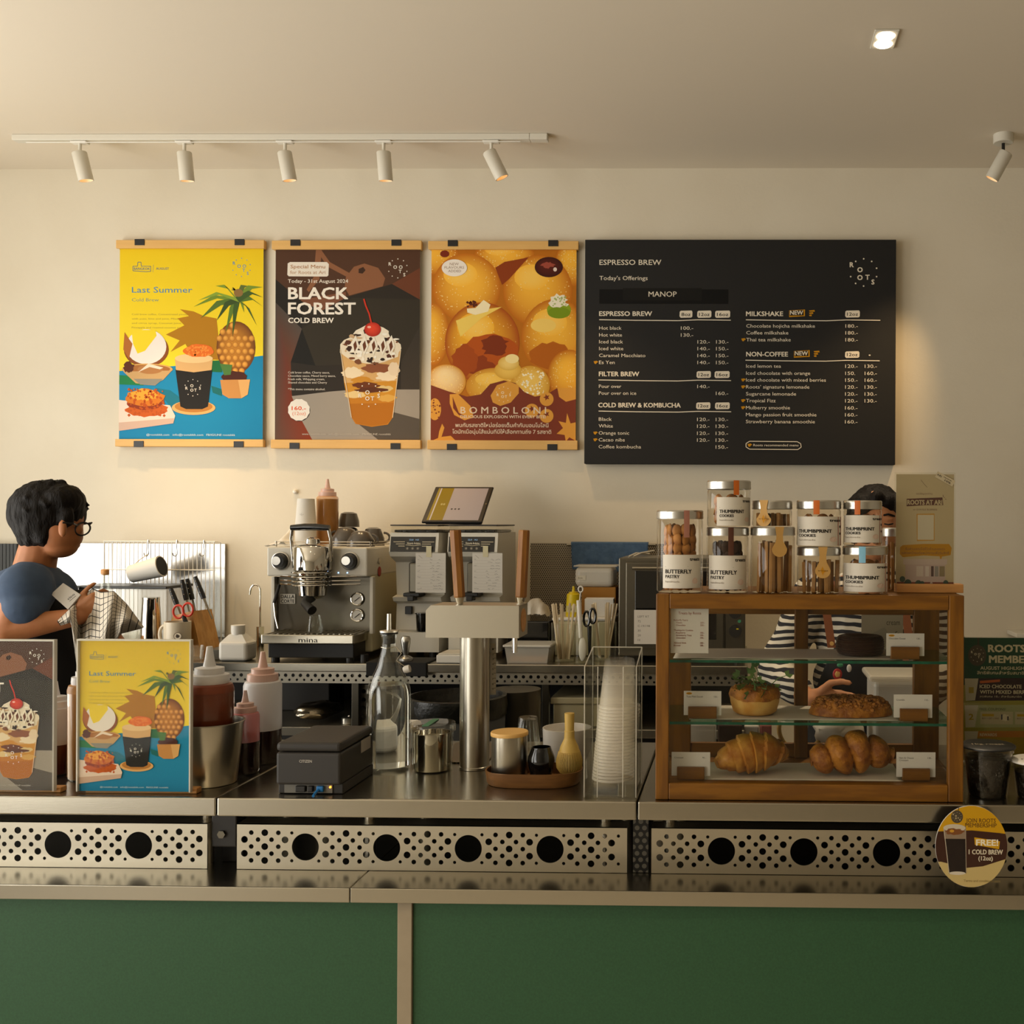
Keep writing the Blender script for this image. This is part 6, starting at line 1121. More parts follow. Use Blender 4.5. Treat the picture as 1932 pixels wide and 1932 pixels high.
part('printed_card', A.mb, 'print_matte', t); part('card_back', MB().box((a.x, Ys, ZC + .004), (b.x, Ys + .0012, b.z)), 'paper', t)
part('acrylic_stand', MB().box((a.x - .002, Ys - .004, ZC + .002), (b.x + .002, Ys - .0025, b.z + .003)).box((a.x - .002, Ys - .05, ZC + .0004), (b.x + .002, Ys + .05, ZC + .0018)), 'acrylic', t)
q0, q1 = at(1908, 1199, 4.18), at(1960, 1192, 4.18); solo('floating_shelf', MB().box((q0.x, 4.1, q0.z), (q0.x + .5, YW - .001, q0.z + .016), .002), 'white_metal', 'white shelf edge on the wall above the membership sign', 'shelf')
Yr = 2.182; c = at(1832.5, 1597, Yr); s_ = S(1832, Yr); ra, rb = 67.5 / s_, 77 / s_
t = thing('round_sign', 'oval membership sign hanging in front of the perforated steel panel', 'sign', c + V((0, 0, -rb)))
n = 64; el = [(c.x + ra * math.cos(2 * PI * k / n), c.z + rb * math.sin(2 * PI * k / n)) for k in range(n)]
part('board', MB().prism(el, Yr, Yr + .003), 'paper', t)
A = Art((465, 1268, 970, 1838), (c.x - ra, Yr, c.z - rb), (2 * ra, 0, 0), (0, 0, 2 * rb), (0, -1, 0), start=.0005)
def arc(y): k = (y - 1553) / 285; return 252 * math.sqrt(max(1 - k * k, 0))
def band(y0l, y0r, y1l, y1r, col):
    L = []; Rr = []
    for i in range(13):
        f = i / 12; yl = y0l + (y1l - y0l) * f; yr = y0r + (y1r - y0r) * f; L.append((718 - arc(yl), yl)); Rr.append((718 + arc(yr), yr))
    vs = L + Rr; A.faces(vs, [[i, i + 1, 14 + i, 13 + i] for i in range(12)], lin(col))
band(1269, 1269, 1450, 1462, '#c9980e'); band(1450, 1462, 1662, 1640, '#3a1d12'); band(1662, 1640, 1837, 1837, '#c3ad72'); A.poly([(480, 1450), (560, 1468), (720, 1478), (880, 1462), (950, 1460), (720, 1440)], '#3a1d12'); A.poly([(500, 1660), (680, 1703), (800, 1690), (955, 1640), (720, 1620)], '#3a1d12')
A.line([(628, 1270), (625, 1305)], 5, '#4a3a2a'); A.ell(616, 1346, 42, 45, '#4c4234'); A.logo(616, 1346, 30, '#c8b88c', 1, .05)
A.text('JOIN ROOTS', 680, 1385, 208, 30, '#6b4a12', .02); A.text('MEMBERSHIP', 674, 1418, 220, 30, '#6b4a12', .02)
A.poly([(522, 1420), (675, 1412), (682, 1740), (560, 1745)], '#1d1210'); A.poly([(520, 1420), (677, 1412), (680, 1500), (528, 1500)], '#8d7a66'); A.ell(598, 1424, 78, 26, '#c8bca6'); A.blob(600, 1450, 62, 22, '#7a4a26', .2); A.ell(580, 1446, 16, 10, '#c8952c'); A.line([(524, 1430), (562, 1742)], 5, '#bfb4a0'); A.line([(677, 1430), (682, 1735)], 5, '#9a8c78'); A.ell(620, 1740, 58, 12, '#cfc6b4')
A.poly([(738, 1488), (918, 1515), (912, 1570), (742, 1540)], '#c9980e'); A.text('FREE!', 752, 1545, 152, 44, '#efe6cf', .04)
A.text('1 COLD BREW', 700, 1606, 238, 34, '#d8cdb6', .03); A.text('(12oz)', 768, 1648, 100, 30, '#d8cdb6', .03); A.text('Terms and conditions apply', 665, 1800, 260, 18, '#8a7848')
part('print', A.mb, 'print_gloss', t)
part('hanger', MB().box((c.x - .004, Yr + .003, c.z + rb * .82), (c.x + .016, YF - .0004, ZC + .002)).box((c.x - .004, YF - .004, ZC + .0006), (c.x + .016, YF + .03, ZC + .002)), 'acrylic', t)
# ------------------------------------------------------------------ wooden pastry case
Yc0, Yc1 = 2.236, 2.53
z = lambda py, Y=Yc0: at(1527, py, Y).z
xl, xr = at(1237, 1320, Yc0).x, at(1818.5, 1320, Yc0).x; zb_, zt = ZC + .0006, z(1122); xi0, xi1 = at(1262, 1320, Yc0).x, at(1790, 1320, Yc0).x
zi0, zi1 = z(1480), z(1150); ft = .022
t = thing('pastry_case', 'wooden pastry display case with glass shelves at the right of the counter', 'display case', ((xl + xr) / 2, (Yc0 + Yc1) / 2, ZC))
part('front_stile', MB().box((xl, Yc0, zb_), (xi0, Yc0 + ft, zt), .002), 'teak_upright', t); part('front_stile', MB().box((xi1, Yc0, zb_), (xr, Yc0 + ft, zt), .002), 'teak_upright', t)
part('top_rail', MB().box((xi0 + .0003, Yc0, zi1), (xi1 - .0003, Yc0 + ft, zt), .002), 'teak', t); part('bottom_rail', MB().box((xi0 + .0003, Yc0, zb_), (xi1 - .0003, Yc0 + ft, zi0), .002), 'teak', t)
part('top_panel', MB().box((xl + .001, Yc0 + ft + .0003, zt - .018), (xr - .001, Yc1, zt - .0004), .001), 'teak', t); part('floor_panel', MB().box((xl + .001, Yc0 + ft + .0003, zb_), (xr - .001, Yc1, zi0 - .004), .001), 'teak', t)
xa, xb = at(1304, 1300, Yc1).x, at(1721, 1300, Yc1).x; xm0, xm1 = at(1498, 1300, Yc1).x, at(1523, 1300, Yc1).x; bz0, bz1 = at(1500, 1400, Yc1).z, at(1500, 1158, Yc1).z
for q0, q1 in ((xl + .001, xa), (xb, xr - .001)): part('back_stile', MB().box((q0, Yc1 - .022, zi0 - .0035), (q1, Yc1, zt - .0185), .002), 'teak_upright', t)
part('door_stile', MB().box((xm0, Yc1 - .03, zi0 - .0035), (xm1, Yc1 - .004, zt - .0185), .002), 'teak_upright', t)
part('back_rail', MB().box((xa + .0003, Yc1 - .018, zi0 - .0035), (xb - .0003, Yc1 - .004, bz0), .001), 'teak', t); part('back_rail', MB().box((xa + .0003, Yc1 - .018, bz1), (xb - .0003, Yc1 - .004, zt - .0185), .001), 'teak', t)
part('front_glass', MB().box((xi0 - .004, Yc0 + .010, zi0 - .003), (xi1 + .004, Yc0 + .013, zi1 + .003)), 'case_glass', t)
for x in (xl + .006, xr - .009): part('side_glass', MB().box((x, Yc0 + ft + .0005, zi0 - .003), (x + .003, Yc1 - .0225, zt - .019)), 'case_glass', t)
shz = []
for py in (1249, 1366):
    zz = at(1527, py, Yc0 + .05).z; shz.append(zz + .0031)
    s = part('glass_shelf', MB().box((xl + .010, Yc0 + .05, zz - .003), (xr - .010, Yc1 - .035, zz + .003), .0005), 'shelf_glass', t)
    part('shelf_edge', MB().box((xl + .0102, Yc0 + .0492, zz - .0029), (xr - .0102, Yc0 + .0499, zz + .0029)), 'glass_edge', s)
shz.append(zi0 - .0038)
def shp(px, py, k):                          # point on shelf k below that pixel
    return atz(px, py, shz[k])
# parchment sheets
for k, (p0, p1, pf, pb, lab) in enumerate([(1270, 1700, 1244, 1224, 'white parchment sheet on the top glass shelf'), (1300, 1700, 1359, 1327, 'white parchment sheet on the middle glass shelf'), (1318, 1705, 1473, 1440, 'white parchment sheet on the floor of the pastry case')]):
    ya, yb = max(shp(1527, pf, k).y, Yc0 + (.052 if k < 2 else .03)), min(shp(1527, pb, k).y, Yc1 - .04)
    x0, x1 = at(p0, pf, ya).x, at(p1, pf, ya).x; x0 = max(x0, xl + .012); x1 = min(x1, xr - .012)
    g = MB().grid(lambda u, v: (x0 + (x1 - x0) * u, ya + (yb - ya) * v, shz[k] + .0006 + .0012 * abs(noise.noise(V((u * 5, v * 3, k))))), 40, 10)
    o = solo('parchment_sheet', g, 'parchment', lab, 'paper', group='parchment sheets in the pastry case'); md = o.modifiers.new('s', 'SOLIDIFY'); md.thickness = .0003
# price cards in wooden holders
def price_card(px0, py0, px1, py1, hx0, hy0, hx1, hy1, k, lab, title, price, new):
    p = shp((hx0 + hx1) / 2, hy1, k); Y = max(p.y, Yc0 + .052 if k < 2 else Yc0 + .03); zz = shz[k] + .0022
    t = thing('price_card', lab, 'price card', V((at((hx0 + hx1) / 2, hy1, Y).x, Y, zz)), 'price cards in the pastry case')
    a, b = at(hx0, hy1, Y), at(hx1, hy0, Y); ht = b.z - a.z
    part('holder', MB().box((a.x, Y, zz), (b.x, Y + .007, zz + ht), .001).box((a.x, Y + .0088, zz), (b.x, Y + .016, zz + ht), .001).box((a.x, Y + .0068, zz), (b.x, Y + .009, zz + .003)), 'teak', t)
    Yq = Y + .0075; c0, c1 = at(px0, py1, Yq), at(px1, py0, Yq); zc0 = zz + ht * .25; zc1 = zc0 + (c1.z - c0.z)
    A = sheet((0, 0, 200, 120), (c0.x, 0, zc0), (c1.x, 0, zc1), Yq, start=.0003); A.rect(0, 0, 200, 120, '#d3cfc6')
    if new: A.ell(28, 12, 16, 6, '#c8901c'); A.text('NEW', 18, 15, 20, 6, '#5b3c10')
    for i, s in enumerate(title): A.text(s, 14, 32 + 11 * i, 0, 9, '#2f2b27', .01)
    A.text(price, 160, 32, 0, 9, '#2f2b27', .01); part('card', A.mb, 'print_matte', t); part('card_back', MB().box((c0.x, Yq, zc0), (c1.x, Yq + .0006, zc1)), 'paper', t)
price_card(1672, 1192, 1744, 1234, 1681, 1223, 1735, 1246, 0, 'price card beside the chocolate doughnut, top shelf', ['Chocolate Donut'], '120.-', True)
price_card(1290, 1304, 1361, 1349, 1298, 1336, 1352, 1358, 1, 'price card left of the pastry topped with greens', ['Tuna Melt Danish'], '150.-', True)
price_card(1686, 1309, 1759, 1352, 1698, 1340, 1751, 1363, 1, 'price card right of the crumble pastry, middle shelf', ['Crumble'], '110.-', False)
price_card(1267, 1418, 1340, 1462, 1277, 1450, 1329, 1473, 2, 'price card left of the plain croissant', ['Croissant'], '95.-', False)
price_card(1691, 1420, 1765, 1466, 1703, 1453, 1755, 1475, 2, 'price card right of the filled croissant', ['Ham & Cheese', 'Croissant'], '130.-', False)
def tl(A):
    A.rect(0, 0, 100, 116, '#d0cbc1'); c = '#8a4a34'; A.text('Treats by Roots', 20, 15, 60, 7, c, .015); y = 32
    for s, pr in (('Butterfly Pastry', ''), ('  Classic', '220.-'), ('  Chocolate', '220.-'), None, ('Thumbprint Cookies', ''), ('  Raspberry', '190.-'), ('  Strawberry Yuzu', '190.-'), ('  Chocolate', '190.-'), None, ('Almond Stick', '180.-'), ('Biscotti', '180.-')) if False else []: pass
    for q in (('Butterfly Pastry', '', 0), ('Classic', '220.-', 1), ('Chocolate', '220.-', 1), 0, ('Thumbprint Cookies', '', 0), ('Raspberry', '190.-', 1), ('Strawberry Yuzu', '190.-', 1), ('Chocolate', '190.-', 1), 0, ('Almond Stick', '180.-', 0), ('Biscotti', '180.-', 0)):
        if q: A.text(q[0], 8 + 6 * q[2], y, 0, 4.4, c, .012); (A.text(q[1], 78, y, 0, 4.4, c, .012) if q[1] else None)
        y += 6.6
lt = thing('treat_list', 'white treat price list taped inside the case glass at top left', 'price list', at(1301, 1232, Yc0 + .016)); plate('sheet', (0, 0, 100, 116), 1265.5, 1148.5, 1337, 1232, Yc0 + .0145, lt, tl, th=.0006)

# ------------------------------------------------------------------ pastries
def spine(name, pts, rad, m, lab, cat, base, squash=.82, seg=26, ridge=None, nz=.05, nf=22., extra=None):
    n = 64; P_ = [V(p) for p in pts]; mb = MB(); vs = []; fs = []
    def ev(u):
        f = u * (len(P_) - 1); i = min(int(f), len(P_) - 2); k = f - i; a = P_[max(i - 1, 0)]; b = P_[i]; c = P_[i + 1]; d = P_[min(i + 2, len(P_) - 1)]
        return .5 * ((2 * b) + (c - a) * k + (2 * a - 5 * b + 4 * c - d) * k * k + (3 * b - a - 3 * c + d) * k ** 3)
    for i in range(n + 1):
        u = i / n; c = ev(u); tn = (ev(min(u + .01, 1)) - ev(max(u - .01, 0))).normalized(); sx = tn.cross(V((0, 0, 1))).normalized(); up = sx.cross(tn)
        for k in range(seg):
            a = 2 * PI * k / seg; r = rad(u, a); q = c + sx * (r * math.cos(a)) + up * (r * squash * math.sin(a)); r2 = 1 + nz * noise.noise(q * nf); q = c + (q - c) * r2; vs.append(q)
    for i in range(n):
        for k in range(seg): fs.append([i * seg + k, i * seg + (k + 1) % seg, (i + 1) * seg + (k + 1) % seg, (i + 1) * seg + k])
    fs.append(list(range(seg))[::-1]); fs.append([n * seg + k for k in range(seg)])
    zmin = min(v.z for v in vs); vs = [v + V((0, 0, -zmin)) + V(base) for v in vs]; mb.add(vs, fs, 0, True)
    if extra: extra(mb, V(base))
    return solo(name, mb, m, lab, cat, base)
def steps(bands, gain=.16):
    def f(u):
        for i, (a, b) in enumerate(bands):
            if a <= u < b: return 1 + gain * (1 - (u - a) / (b - a) * .9) * 1.0
        return 1
    return f
k3 = shz[2] + .0022; p = V((at(1418, 1468, 2.33).x, 2.335, k3)); q = 1 / S(1418, 2.33)
def rc(u, a):                                # croissant: swelling to the right of centre, stepped layers spiralling round
    e = (.26 + .74 * math.sin(PI * min(max(u * 1.02, .02), .98)) ** 1.1) * 50 * q * (1 - .22 * (1 - u)); w = u * 7.5 + .25 * math.sin(a + u * 3); fr = w - math.floor(w); return max(e * (.87 + .20 * (1 - fr) ** .7), .004)
spine('croissant', [(-66 * q, -.02, .0), (-40 * q, -.008, .010), (-4 * q, .004, .02), (34 * q, .016, .022), (62 * q, .05, .008)], rc, 'pastry', 'golden plain croissant on the floor of the pastry case', 'croissant', p, squash=.84)
p = V((at(1605, 1466, 2.34).x, 2.34, k3)); q = 1 / S(1605, 2.34)
def rh(u, a):
    e = (.35 + .65 * math.sin(PI * min(max(u, .03), .97)) ** .8) * 36 * q; w = u * 4.2 + .12 * math.sin(a); fr = w - math.floor(w); return max(e * (.66 + .48 * math.sin(PI * fr) ** .55), .004)
spine('filled_croissant', [(-76 * q, -.012, .002), (-40 * q, -.006, .006), (0, .0, .016), (40 * q, .004, .014), (78 * q, .01, .004)], rh, 'pastry_dark', 'darker twisted filled croissant right of the plain croissant', 'croissant', p, squash=1.0, nz=.12, nf=30)
# crumble danish
k2 = shz[1] + .0022; c = V((at(1604, 1352, 2.39).x, 2.385, k2)); q = 1 / S(1604, 2.385); L, D_ = 78 * q, .055
t = thing('crumble_pastry', 'long oval pastry covered with brown crumble on the middle shelf', 'pastry', c); mb = MB()
def cf(u, v):
    a = 2 * PI * u; b = PI * v; rr = (1 - .18 * math.cos(b) ** 2); ring = .62 + .38 * math.cos(b); hh = math.sin(b)
    x = math.cos(a) * L * ring; y = math.sin(a) * D_ * ring; zz = hh * .034 * (1 + .25 * noise.noise(V((x * 40, y * 40, 1))));  k = 1 + .05 * noise.noise(V((x * 60, y * 60, zz * 60)))
    return (c.x + x * k, c.y + y * k, c.z + zz * k)
mb.grid(cf, 56, 18); part('dough', mb, 'pastry_dark', t)
cr = MB(); rd = random.Random(5)
for i in range(520):
    a = rd.uniform(0, 2 * PI); b = rd.uniform(.45, 2.3); ring = .62 + .38 * math.cos(b) * .95; x, y = math.cos(a) * L * ring, math.sin(a) * D_ * ring; zz = math.sin(b) * .036; s_ = rd.uniform(.0022, .0055)
    cr.ball(c + V((x, y, zz)), (s_, s_ * rd.uniform(.7, 1.2), s_ * rd.uniform(.6, 1)), 6, 4)
o = part('crumble', cr, 'crumble', t); o['kind'] = 'stuff'
# savoury bun with greens
c = V((at(1424, 1348, 2.385).x, 2.385, k2)); q = 1 / S(1424, 2.385); t = thing('savoury_bun', 'round savoury pastry topped with green leaves on the middle shelf', 'pastry', c)
h = at(1424, 1306, 2.385).z - at(1424, 1348, 2.385).z
part('bun', MB().lathe([(0, 0), (34 * q, 0), (41 * q, .006), (46 * q, h * .5), (47.5 * q, h * .8), (44 * q, h), (0, h * 1.02)], c=c, seg=40), 'pastry_pale', t)
tp = MB()
tp.lathe([(47 * q, h * .66), (48.5 * q, h * .85), (45 * q, h * 1.12), (30 * q, h * 1.25), (0, h * 1.3)], c=c, seg=40); tp.v = [v + V((0, 0, .006 * noise.noise(v * 60))) + (v - c) * (.06 * noise.noise(v * 45)) for v in tp.v]
rd = random.Random(3)
for i in range(60): a = rd.uniform(0, 2 * PI); r_ = rd.uniform(.3, 1) * 45 * q; tp.ball(c + V((r_ * math.cos(a), r_ * math.sin(a), h * (1.28 - .2 * (r_ / (45 * q)) ** 2))), rd.uniform(.003, .006), 7, 5)
part('topping', tp, 'pastry_dark', t)
for i in range(20):
    a = rd.uniform(0, 2 * PI); r_ = rd.uniform(0, 32) * q; b0 = c + V((r_ * math.cos(a), r_ * math.sin(a) - .012, h * 1.26)); d = V((math.cos(a * 1.7), math.sin(a * 1.7) - .6, rd.uniform(-.1, .9))).normalized(); ln = rd.uniform(.022, .045)
    g = MB(); e = b0 + d * ln + V((0, 0, -.012 if d.z < .3 else 0)); g.tube([b0 - d * .008, b0 + d * ln * .5 + V((0, 0, .006)), e], [.0012, .0010, .0008], 5)
    sd = d.cross(V((0, 1, .2))).normalized()
    for sg in (-1, 1): g.add([e, e + d * .004 + sd * (sg * .010), e + d * .016 + sd * (sg * .007), e + d * .009], [[0, 1, 2, 3]], 0, True)
    part('sprig', g, 'greens', t)
# chocolate doughnut
k1 = shz[0] + .0022; c = V((at(1622, 1237, 2.39).x, 2.385, k1)); q = 1 / S(1622, 2.385); h = at(1622, 1201, 2.385).z - at(1622, 1237, 2.385).z; pr = []
for i in range(25):
    b = -PI / 2 + PI * i / 24; pr.append((30 * q + 14.5 * q * max(math.cos(b), 0) ** .5 + (.0022 if i % 2 else 0), h * .5 + h * .5 * math.sin(b)))
solo('chocolate_doughnut', MB().lathe([(0, 0)] + pr + [(12 * q, h * .86), (0, h * .8)], c=c, seg=44), 'chocolate', 'dark layered chocolate doughnut on the top glass shelf', 'doughnut', c)

# ------------------------------------------------------------------ jars on top of the case
zt0 = zt + .0004
def jar(px0, px1, pyt, pyb, Y, z0, lab, label=None, tape=None, tape_px=None, tag_px=None, group='treat jars on top of the pastry case'):
    cx = (px0 + px1) / 2; p = at(cx, pyb, Y); p.z = z0 if z0 is not None else p.z; s_ = S(cx, Y); r = (px1 - px0) / 2 / s_ * .985; h = (pyb - pyt) / s_
    t = thing('treat_jar', lab, 'jar', p, group); lh = 17 / s_
    part('jar', MB().lathe([(0, .0006), (r * .94, .0006), (r * .99, .004), (r * .99, h - lh - .004), (r * .95, h - lh), (r * .95, h - lh * .5)], c=p, seg=44), 'jar_plastic', t)
    l = part('lid', MB().lathe([(r * .955, h - lh * .98), (r, h - lh * .98), (r * 1.015, h - lh * .8), (r, h - lh * .62), (r * 1.015, h - lh * .45), (r, h - lh * .3), (r * 1.01, h - lh * .18), (r * .97, h - .0006), (0, h - .0006)], c=p, seg=44), 'aluminium', t)
    def patch(pxa, pya, pxb, pyb_, m, nm, par, rr=1.004, art=None):
        a0 = math.asin(max(-.97, min(.97, (pxa - cx) / s_ / r))); a1 = math.asin(max(-.97, min(.97, (pxb - cx) / s_ / r))); za, zc_ = (pyb - pyb_) / s_, (pyb - pya) / s_
        g = MB().grid(lambda u, v: (p.x + r * rr * math.sin(a0 + (a1 - a0) * u), p.y - r * rr * math.cos(a0 + (a1 - a0) * u), p.z + za + (zc_ - za) * v), 14, 2)
        if art:
            A = Art((0, 0, 100, 92), (0, 0, 0), (1, 0, 0), (0, 0, 1), (0, -1, 0), start=.0003); art(A)
            for vs in A.mb.v:
                aa = a0 + (a1 - a0) * vs.x; rq = r * rr - vs.y; g_ = (p.x + rq * math.sin(aa), p.y - rq * math.cos(aa), p.z + za + (zc_ - za) * vs.z); vs.x, vs.y, vs.z = g_
            part('label_print', A.mb, 'print_matte', part(nm, g, m, par))
        else: part(nm, g, m, par)
    if label:
        x0, y0, x1, y1, l1, l2, pink = label
        def art(A):
            c_ = '#2a2622'; A.text('treats', 66, 16, 28, 9, c_, .04); A.line([(8, 33), (62, 32)], 1.2, '#5a5248'); A.text(l1, 8, 51, 62, 11, c_, .035); A.text(l2, 8, 64, 34, 9, c_, .03); A.text('handmade', 8, 76, 34, 5, '#8a7c6c')
            if pink: A.rect(85, 0, 100, 92, '#b8776a'); A.ell(93, 32, 3, 4, c_); A.ell(93, 54, 3, 4, c_)
            A.ell(80 if not pink else 74, 72, 8, 8, '#dcc4b4')
        patch(x0, y0, x1, y1, 'label_white', 'label', t, art=art)
    if tape: patch(tape_px[0], pyt + 1, tape_px[1], tape_px[2], tape, 'seal_tape', t, 1.022)
    if tag_px:
        x, yb_ = tag_px; w0, w1 = 8.5 / s_, 14.5 / s_; L = (yb_ - pyt) / s_; ol = [(-w0, h), (w0, h), (w0 * .72, h - L * .28), (w0 * .8, h - L * .48), (w1 * .85, h - L * .66)] + [(w1 * math.cos(-PI * k / 10), h - L + w1 + w1 * math.sin(-PI * k / 10)) for k in range(11)] + [(-w1 * .85, h - L * .66), (-w0 * .8, h - L * .48), (-w0 * .72, h - L * .28)]
        xo = (x - cx) / s_; yy = p.y - math.sqrt(max((r * 1.02) ** 2 - (abs(xo) + .0) ** 2, 1e-6)) - .0022; rz = math.asin(max(-.9, min(.9, xo / r)))
        g = MB().prism(ol, 0, .0008, M=Matrix.Translation(V((p.x + xo, yy, p.z))) @ Matrix.Rotation(rz * .8, 4, 'Z')); tg = part('paper_tag', g, 'tag_kraft', t)
        A = Art((0, 0, 60, 60), V((p.x + xo - w1 * .8, yy - .0004, p.z + h - L + w1 * .2)), (w1 * 1.6, w1 * 1.6 * math.sin(rz * .8), 0), (0, 0, w1 * 1.6), (0, -1, 0), start=.0014); A.poly([(20, 30), (28, 10), (34, 28), (46, 34), (34, 40), (30, 54), (24, 40)], '#c48618'); A.text('treats', 6, 34, 48, 8, '#5a3f18'); part('tag_print', A.mb, 'print_matte', tg)
    return p, r, h, lh
YJ = 2.30
J = {}
J['tall'] = jar(1238, 1327, 962, 1116, YJ, zt0, 'tall jar of pale butterfly pastries with pink seal, leftmost on the pastry case', (1253, 1045, 1322, 1107, 'BUTTERFLY', 'PASTRY', 0), 'tape_pink', (1292, 1302, 1013))
J['dark'] = jar(1332, 1413, 994, 1117, YJ, zt0, 'jar of dark butterfly pastries with brown seal beside the tallest jar', (1338, 1047, 1408, 1110, 'BUTTERFLY', 'PASTRY', 0), 'tape_brown', (1374, 1384, 1047))
J['sticks'] = jar(1415, 1500, 994, 1118, YJ, zt0, 'jar of long biscuit sticks with a kraft paper tag, third in the bottom row', tag_px=(1469, 1050))
J['short'] = jar(1503, 1586, 1031, 1118, YJ, zt0, 'short jar of biscuit sticks with a kraft paper tag in the bottom row', tag_px=(1549, 1089))
J['blue'] = jar(1589, 1675, 1029, 1118, YJ, zt0, 'short jar of thumbprint cookies with a light blue seal', (1590, 1061, 1674, 1114, 'THUMBPRINT', 'COOKIES', 1), 'tape_blue', (1616, 1628, 1060))
def on_top(k): p, r, h, lh = J[k]; return p.z + h + .0002
J['top'] = jar(1333, 1417, 905, 992, YJ, on_top('dark'), 'topmost jar of thumbprint cookies with orange seal, highest on the pastry case', (1353, 937, 1415, 990, 'THUMBPRINT', 'COOKIES', 0), 'tape_orange', (1384, 1394, 933))
J['tagtop'] = jar(1418, 1495, 943, 992, YJ, on_top('sticks'), 'low jar with kraft tag standing on the jar of long biscuit sticks', tag_px=(1440, 992))
J['or1'] = jar(1502, 1587, 942, 1029, YJ, on_top('short'), 'thumbprint cookie jar with orange seal stacked on the short stick jar', (1504, 973, 1586, 1027, 'THUMBPRINT', 'COOKIES', 1), 'tape_orange', (1532, 1543, 969))
J['or2'] = jar(1590, 1664, 942, 1027, YJ, on_top('blue'), 'thumbprint cookie jar with orange seal stacked above the light blue seal jar', (1590, 970, 1663, 1021, 'THUMBPRINT', 'COOKIES', 1), 'tape_orange', (1609, 1619, 969))
J['back'] = jar(1662, 1722, 993, 1110, 2.42, zt0, 'jar half hidden between the cookie jars and the paper sign')
cookie0 = {}
def fill(key, kind, n, lab, grp):
    p, r, h, lh = J[key]; H = h - lh - .008; rd = random.Random(key)
    for i in range(n):
        if kind == 'stick':
            a = 2.399 * i; rr = r * .84 * math.sqrt((i + .5) / n); loc = p + V((rr * math.cos(a), rr * math.sin(a), .0015)); L = H * rd.uniform(.88, .98); rot = (rd.uniform(-.03, .03), rd.uniform(-.03, .03), rd.uniform(0, 3))
            if kind not in cookie0:
                o = solo('biscuit_stick', MB().box((loc.x - .004, loc.y - .0032, loc.z), (loc.x + .004, loc.y + .0032, loc.z + .09), .001), 'stick', lab, 'biscuit', loc, grp); cookie0[kind] = o
            else: o = dup(cookie0[kind], loc, lab, grp)
            o.rotation_euler = rot; o.scale = (1, 1, L / .09)
        else:
            per = 5; lay = i // per; nl = max((n + per - 1) // per - 1, 1); a = 2 * PI * (i % per) / per + lay * .6; rr = r * .55
            loc = p + V((rr * math.cos(a), rr * math.sin(a), .003 + (H - .036) * lay / nl)); rot = (PI / 2 + rd.uniform(-.25, .25), rd.uniform(-.2, .2), a + PI / 2)
            if kind not in cookie0:
                mb = MB()
                if kind == 'thumb': mb.lathe([(0, -.004), (.012, -.004), (.0155, 0), (.012, .005), (.006, .0035), (0, .003)], c=loc, seg=18)
                else: mb.ball(loc + V((-.0075, 0, 0)), (.0085, .0125, .0042), 14, 8, nz=.1).ball(loc + V((.0075, 0, 0)), (.0085, .0125, .0042), 14, 8, nz=.1)
                o = solo({'thumb': 'thumbprint_cookie', 'fly': 'butterfly_pastry', 'dark': 'dark_pastry'}[kind], mb, 'cookie_dark' if kind == 'dark' else 'cookie', lab, 'cookie', loc, grp); cookie0[kind] = o
            else: o = dup(cookie0[kind], loc, lab, grp)
            o.rotation_euler = rot; o.location.z = loc.z + .016; o.scale = (1.2, 1.2, 1.2) if kind != 'thumb' else (1, 1, 1)
fill('tall', 'fly', 35, 'pale butterfly pastry inside the tallest jar with pink seal', 'pastries in the tallest jar'); fill('dark', 'dark', 25, 'dark butterfly pastry inside the jar with brown seal', 'pastries in the brown sealed jar')
fill('sticks', 'stick', 16, 'long biscuit stick inside the tall tagged jar in the bottom row', 'sticks in the tall tagged jar'); fill('short', 'stick', 14, 'short biscuit stick inside the short tagged jar', 'sticks in the short tagged jar'); fill('tagtop', 'stick', 14, 'biscuit stick inside the low tagged jar on the upper row', 'sticks in the upper tagged jar'); fill('back', 'stick', 10, 'biscuit stick inside the half hidden jar beside the paper sign', 'sticks in the half hidden jar')
for k, l in (('blue', 'light blue sealed jar'), ('top', 'highest orange sealed jar'), ('or1', 'orange sealed jar above the short stick jar'), ('or2', 'orange sealed jar above the blue sealed jar')): fill(k, 'thumb', 15, 'thumbprint cookie inside the ' + l, 'cookies in the ' + l)
# paper sign in its wooden foot
Yg = 2.33; t = thing('paper_sign', 'tall beige shop sign in a wooden foot on the pastry case', 'sign', V((at(1750, 1110, Yg).x, Yg, zt0))); a, b = at(1690, 1100, Yg), at(1800, 895, Yg)
f0, f1 = at(1692, 1118, Yg - .02), at(1818, 1099, Yg - .02); zf = zt0 + .019
part('foot', MB().box((f0.x, Yg - .02, zt0), (f1.x, Yg - .0012, zf), .001).box((f0.x, Yg + .0034, zt0), (f1.x, Yg + .022, zf), .001).box((f0.x, Yg - .0014, zt0), (f1.x, Yg + .0036, zt0 + .004)), 'light_wood', t)
A = sheet((735, 130, 1285, 1120), (a.x, 0, zf - .008), (b.x, 0, b.z), Yg, start=.0004); d = '#6a4a3c'; A.rect(735, 130, 1285, 1120, '#b7a684')
A.line([(970, 180), (1000, 215), (1030, 245)], 4, '#7d6c54'); A.text('ขอเชิญทุกท่าน', 925, 308, 155, 16, d); A.poly([(835, 345), (1175, 332), (1184, 400), (1000, 402), (835, 412)], '#5c3c34'); A.text('ROOTS AT ARI', 842, 396, 330, 42, '#b7a684', .045)
for k in range(3): A.line([(1185 + 8 * k, 330 + 8 * k), (1180 + 16 * k, 310 + 20 * k)], 5, d)
A.text('on GOOGLE BUSINESS', 897, 446, 228, 15, d, .01); A.poly([(930, 478), (1100, 474), (1102, 712), (934, 716)], '#b98a3c'); A.rect(940, 486, 1094, 704, '#c6bba4')
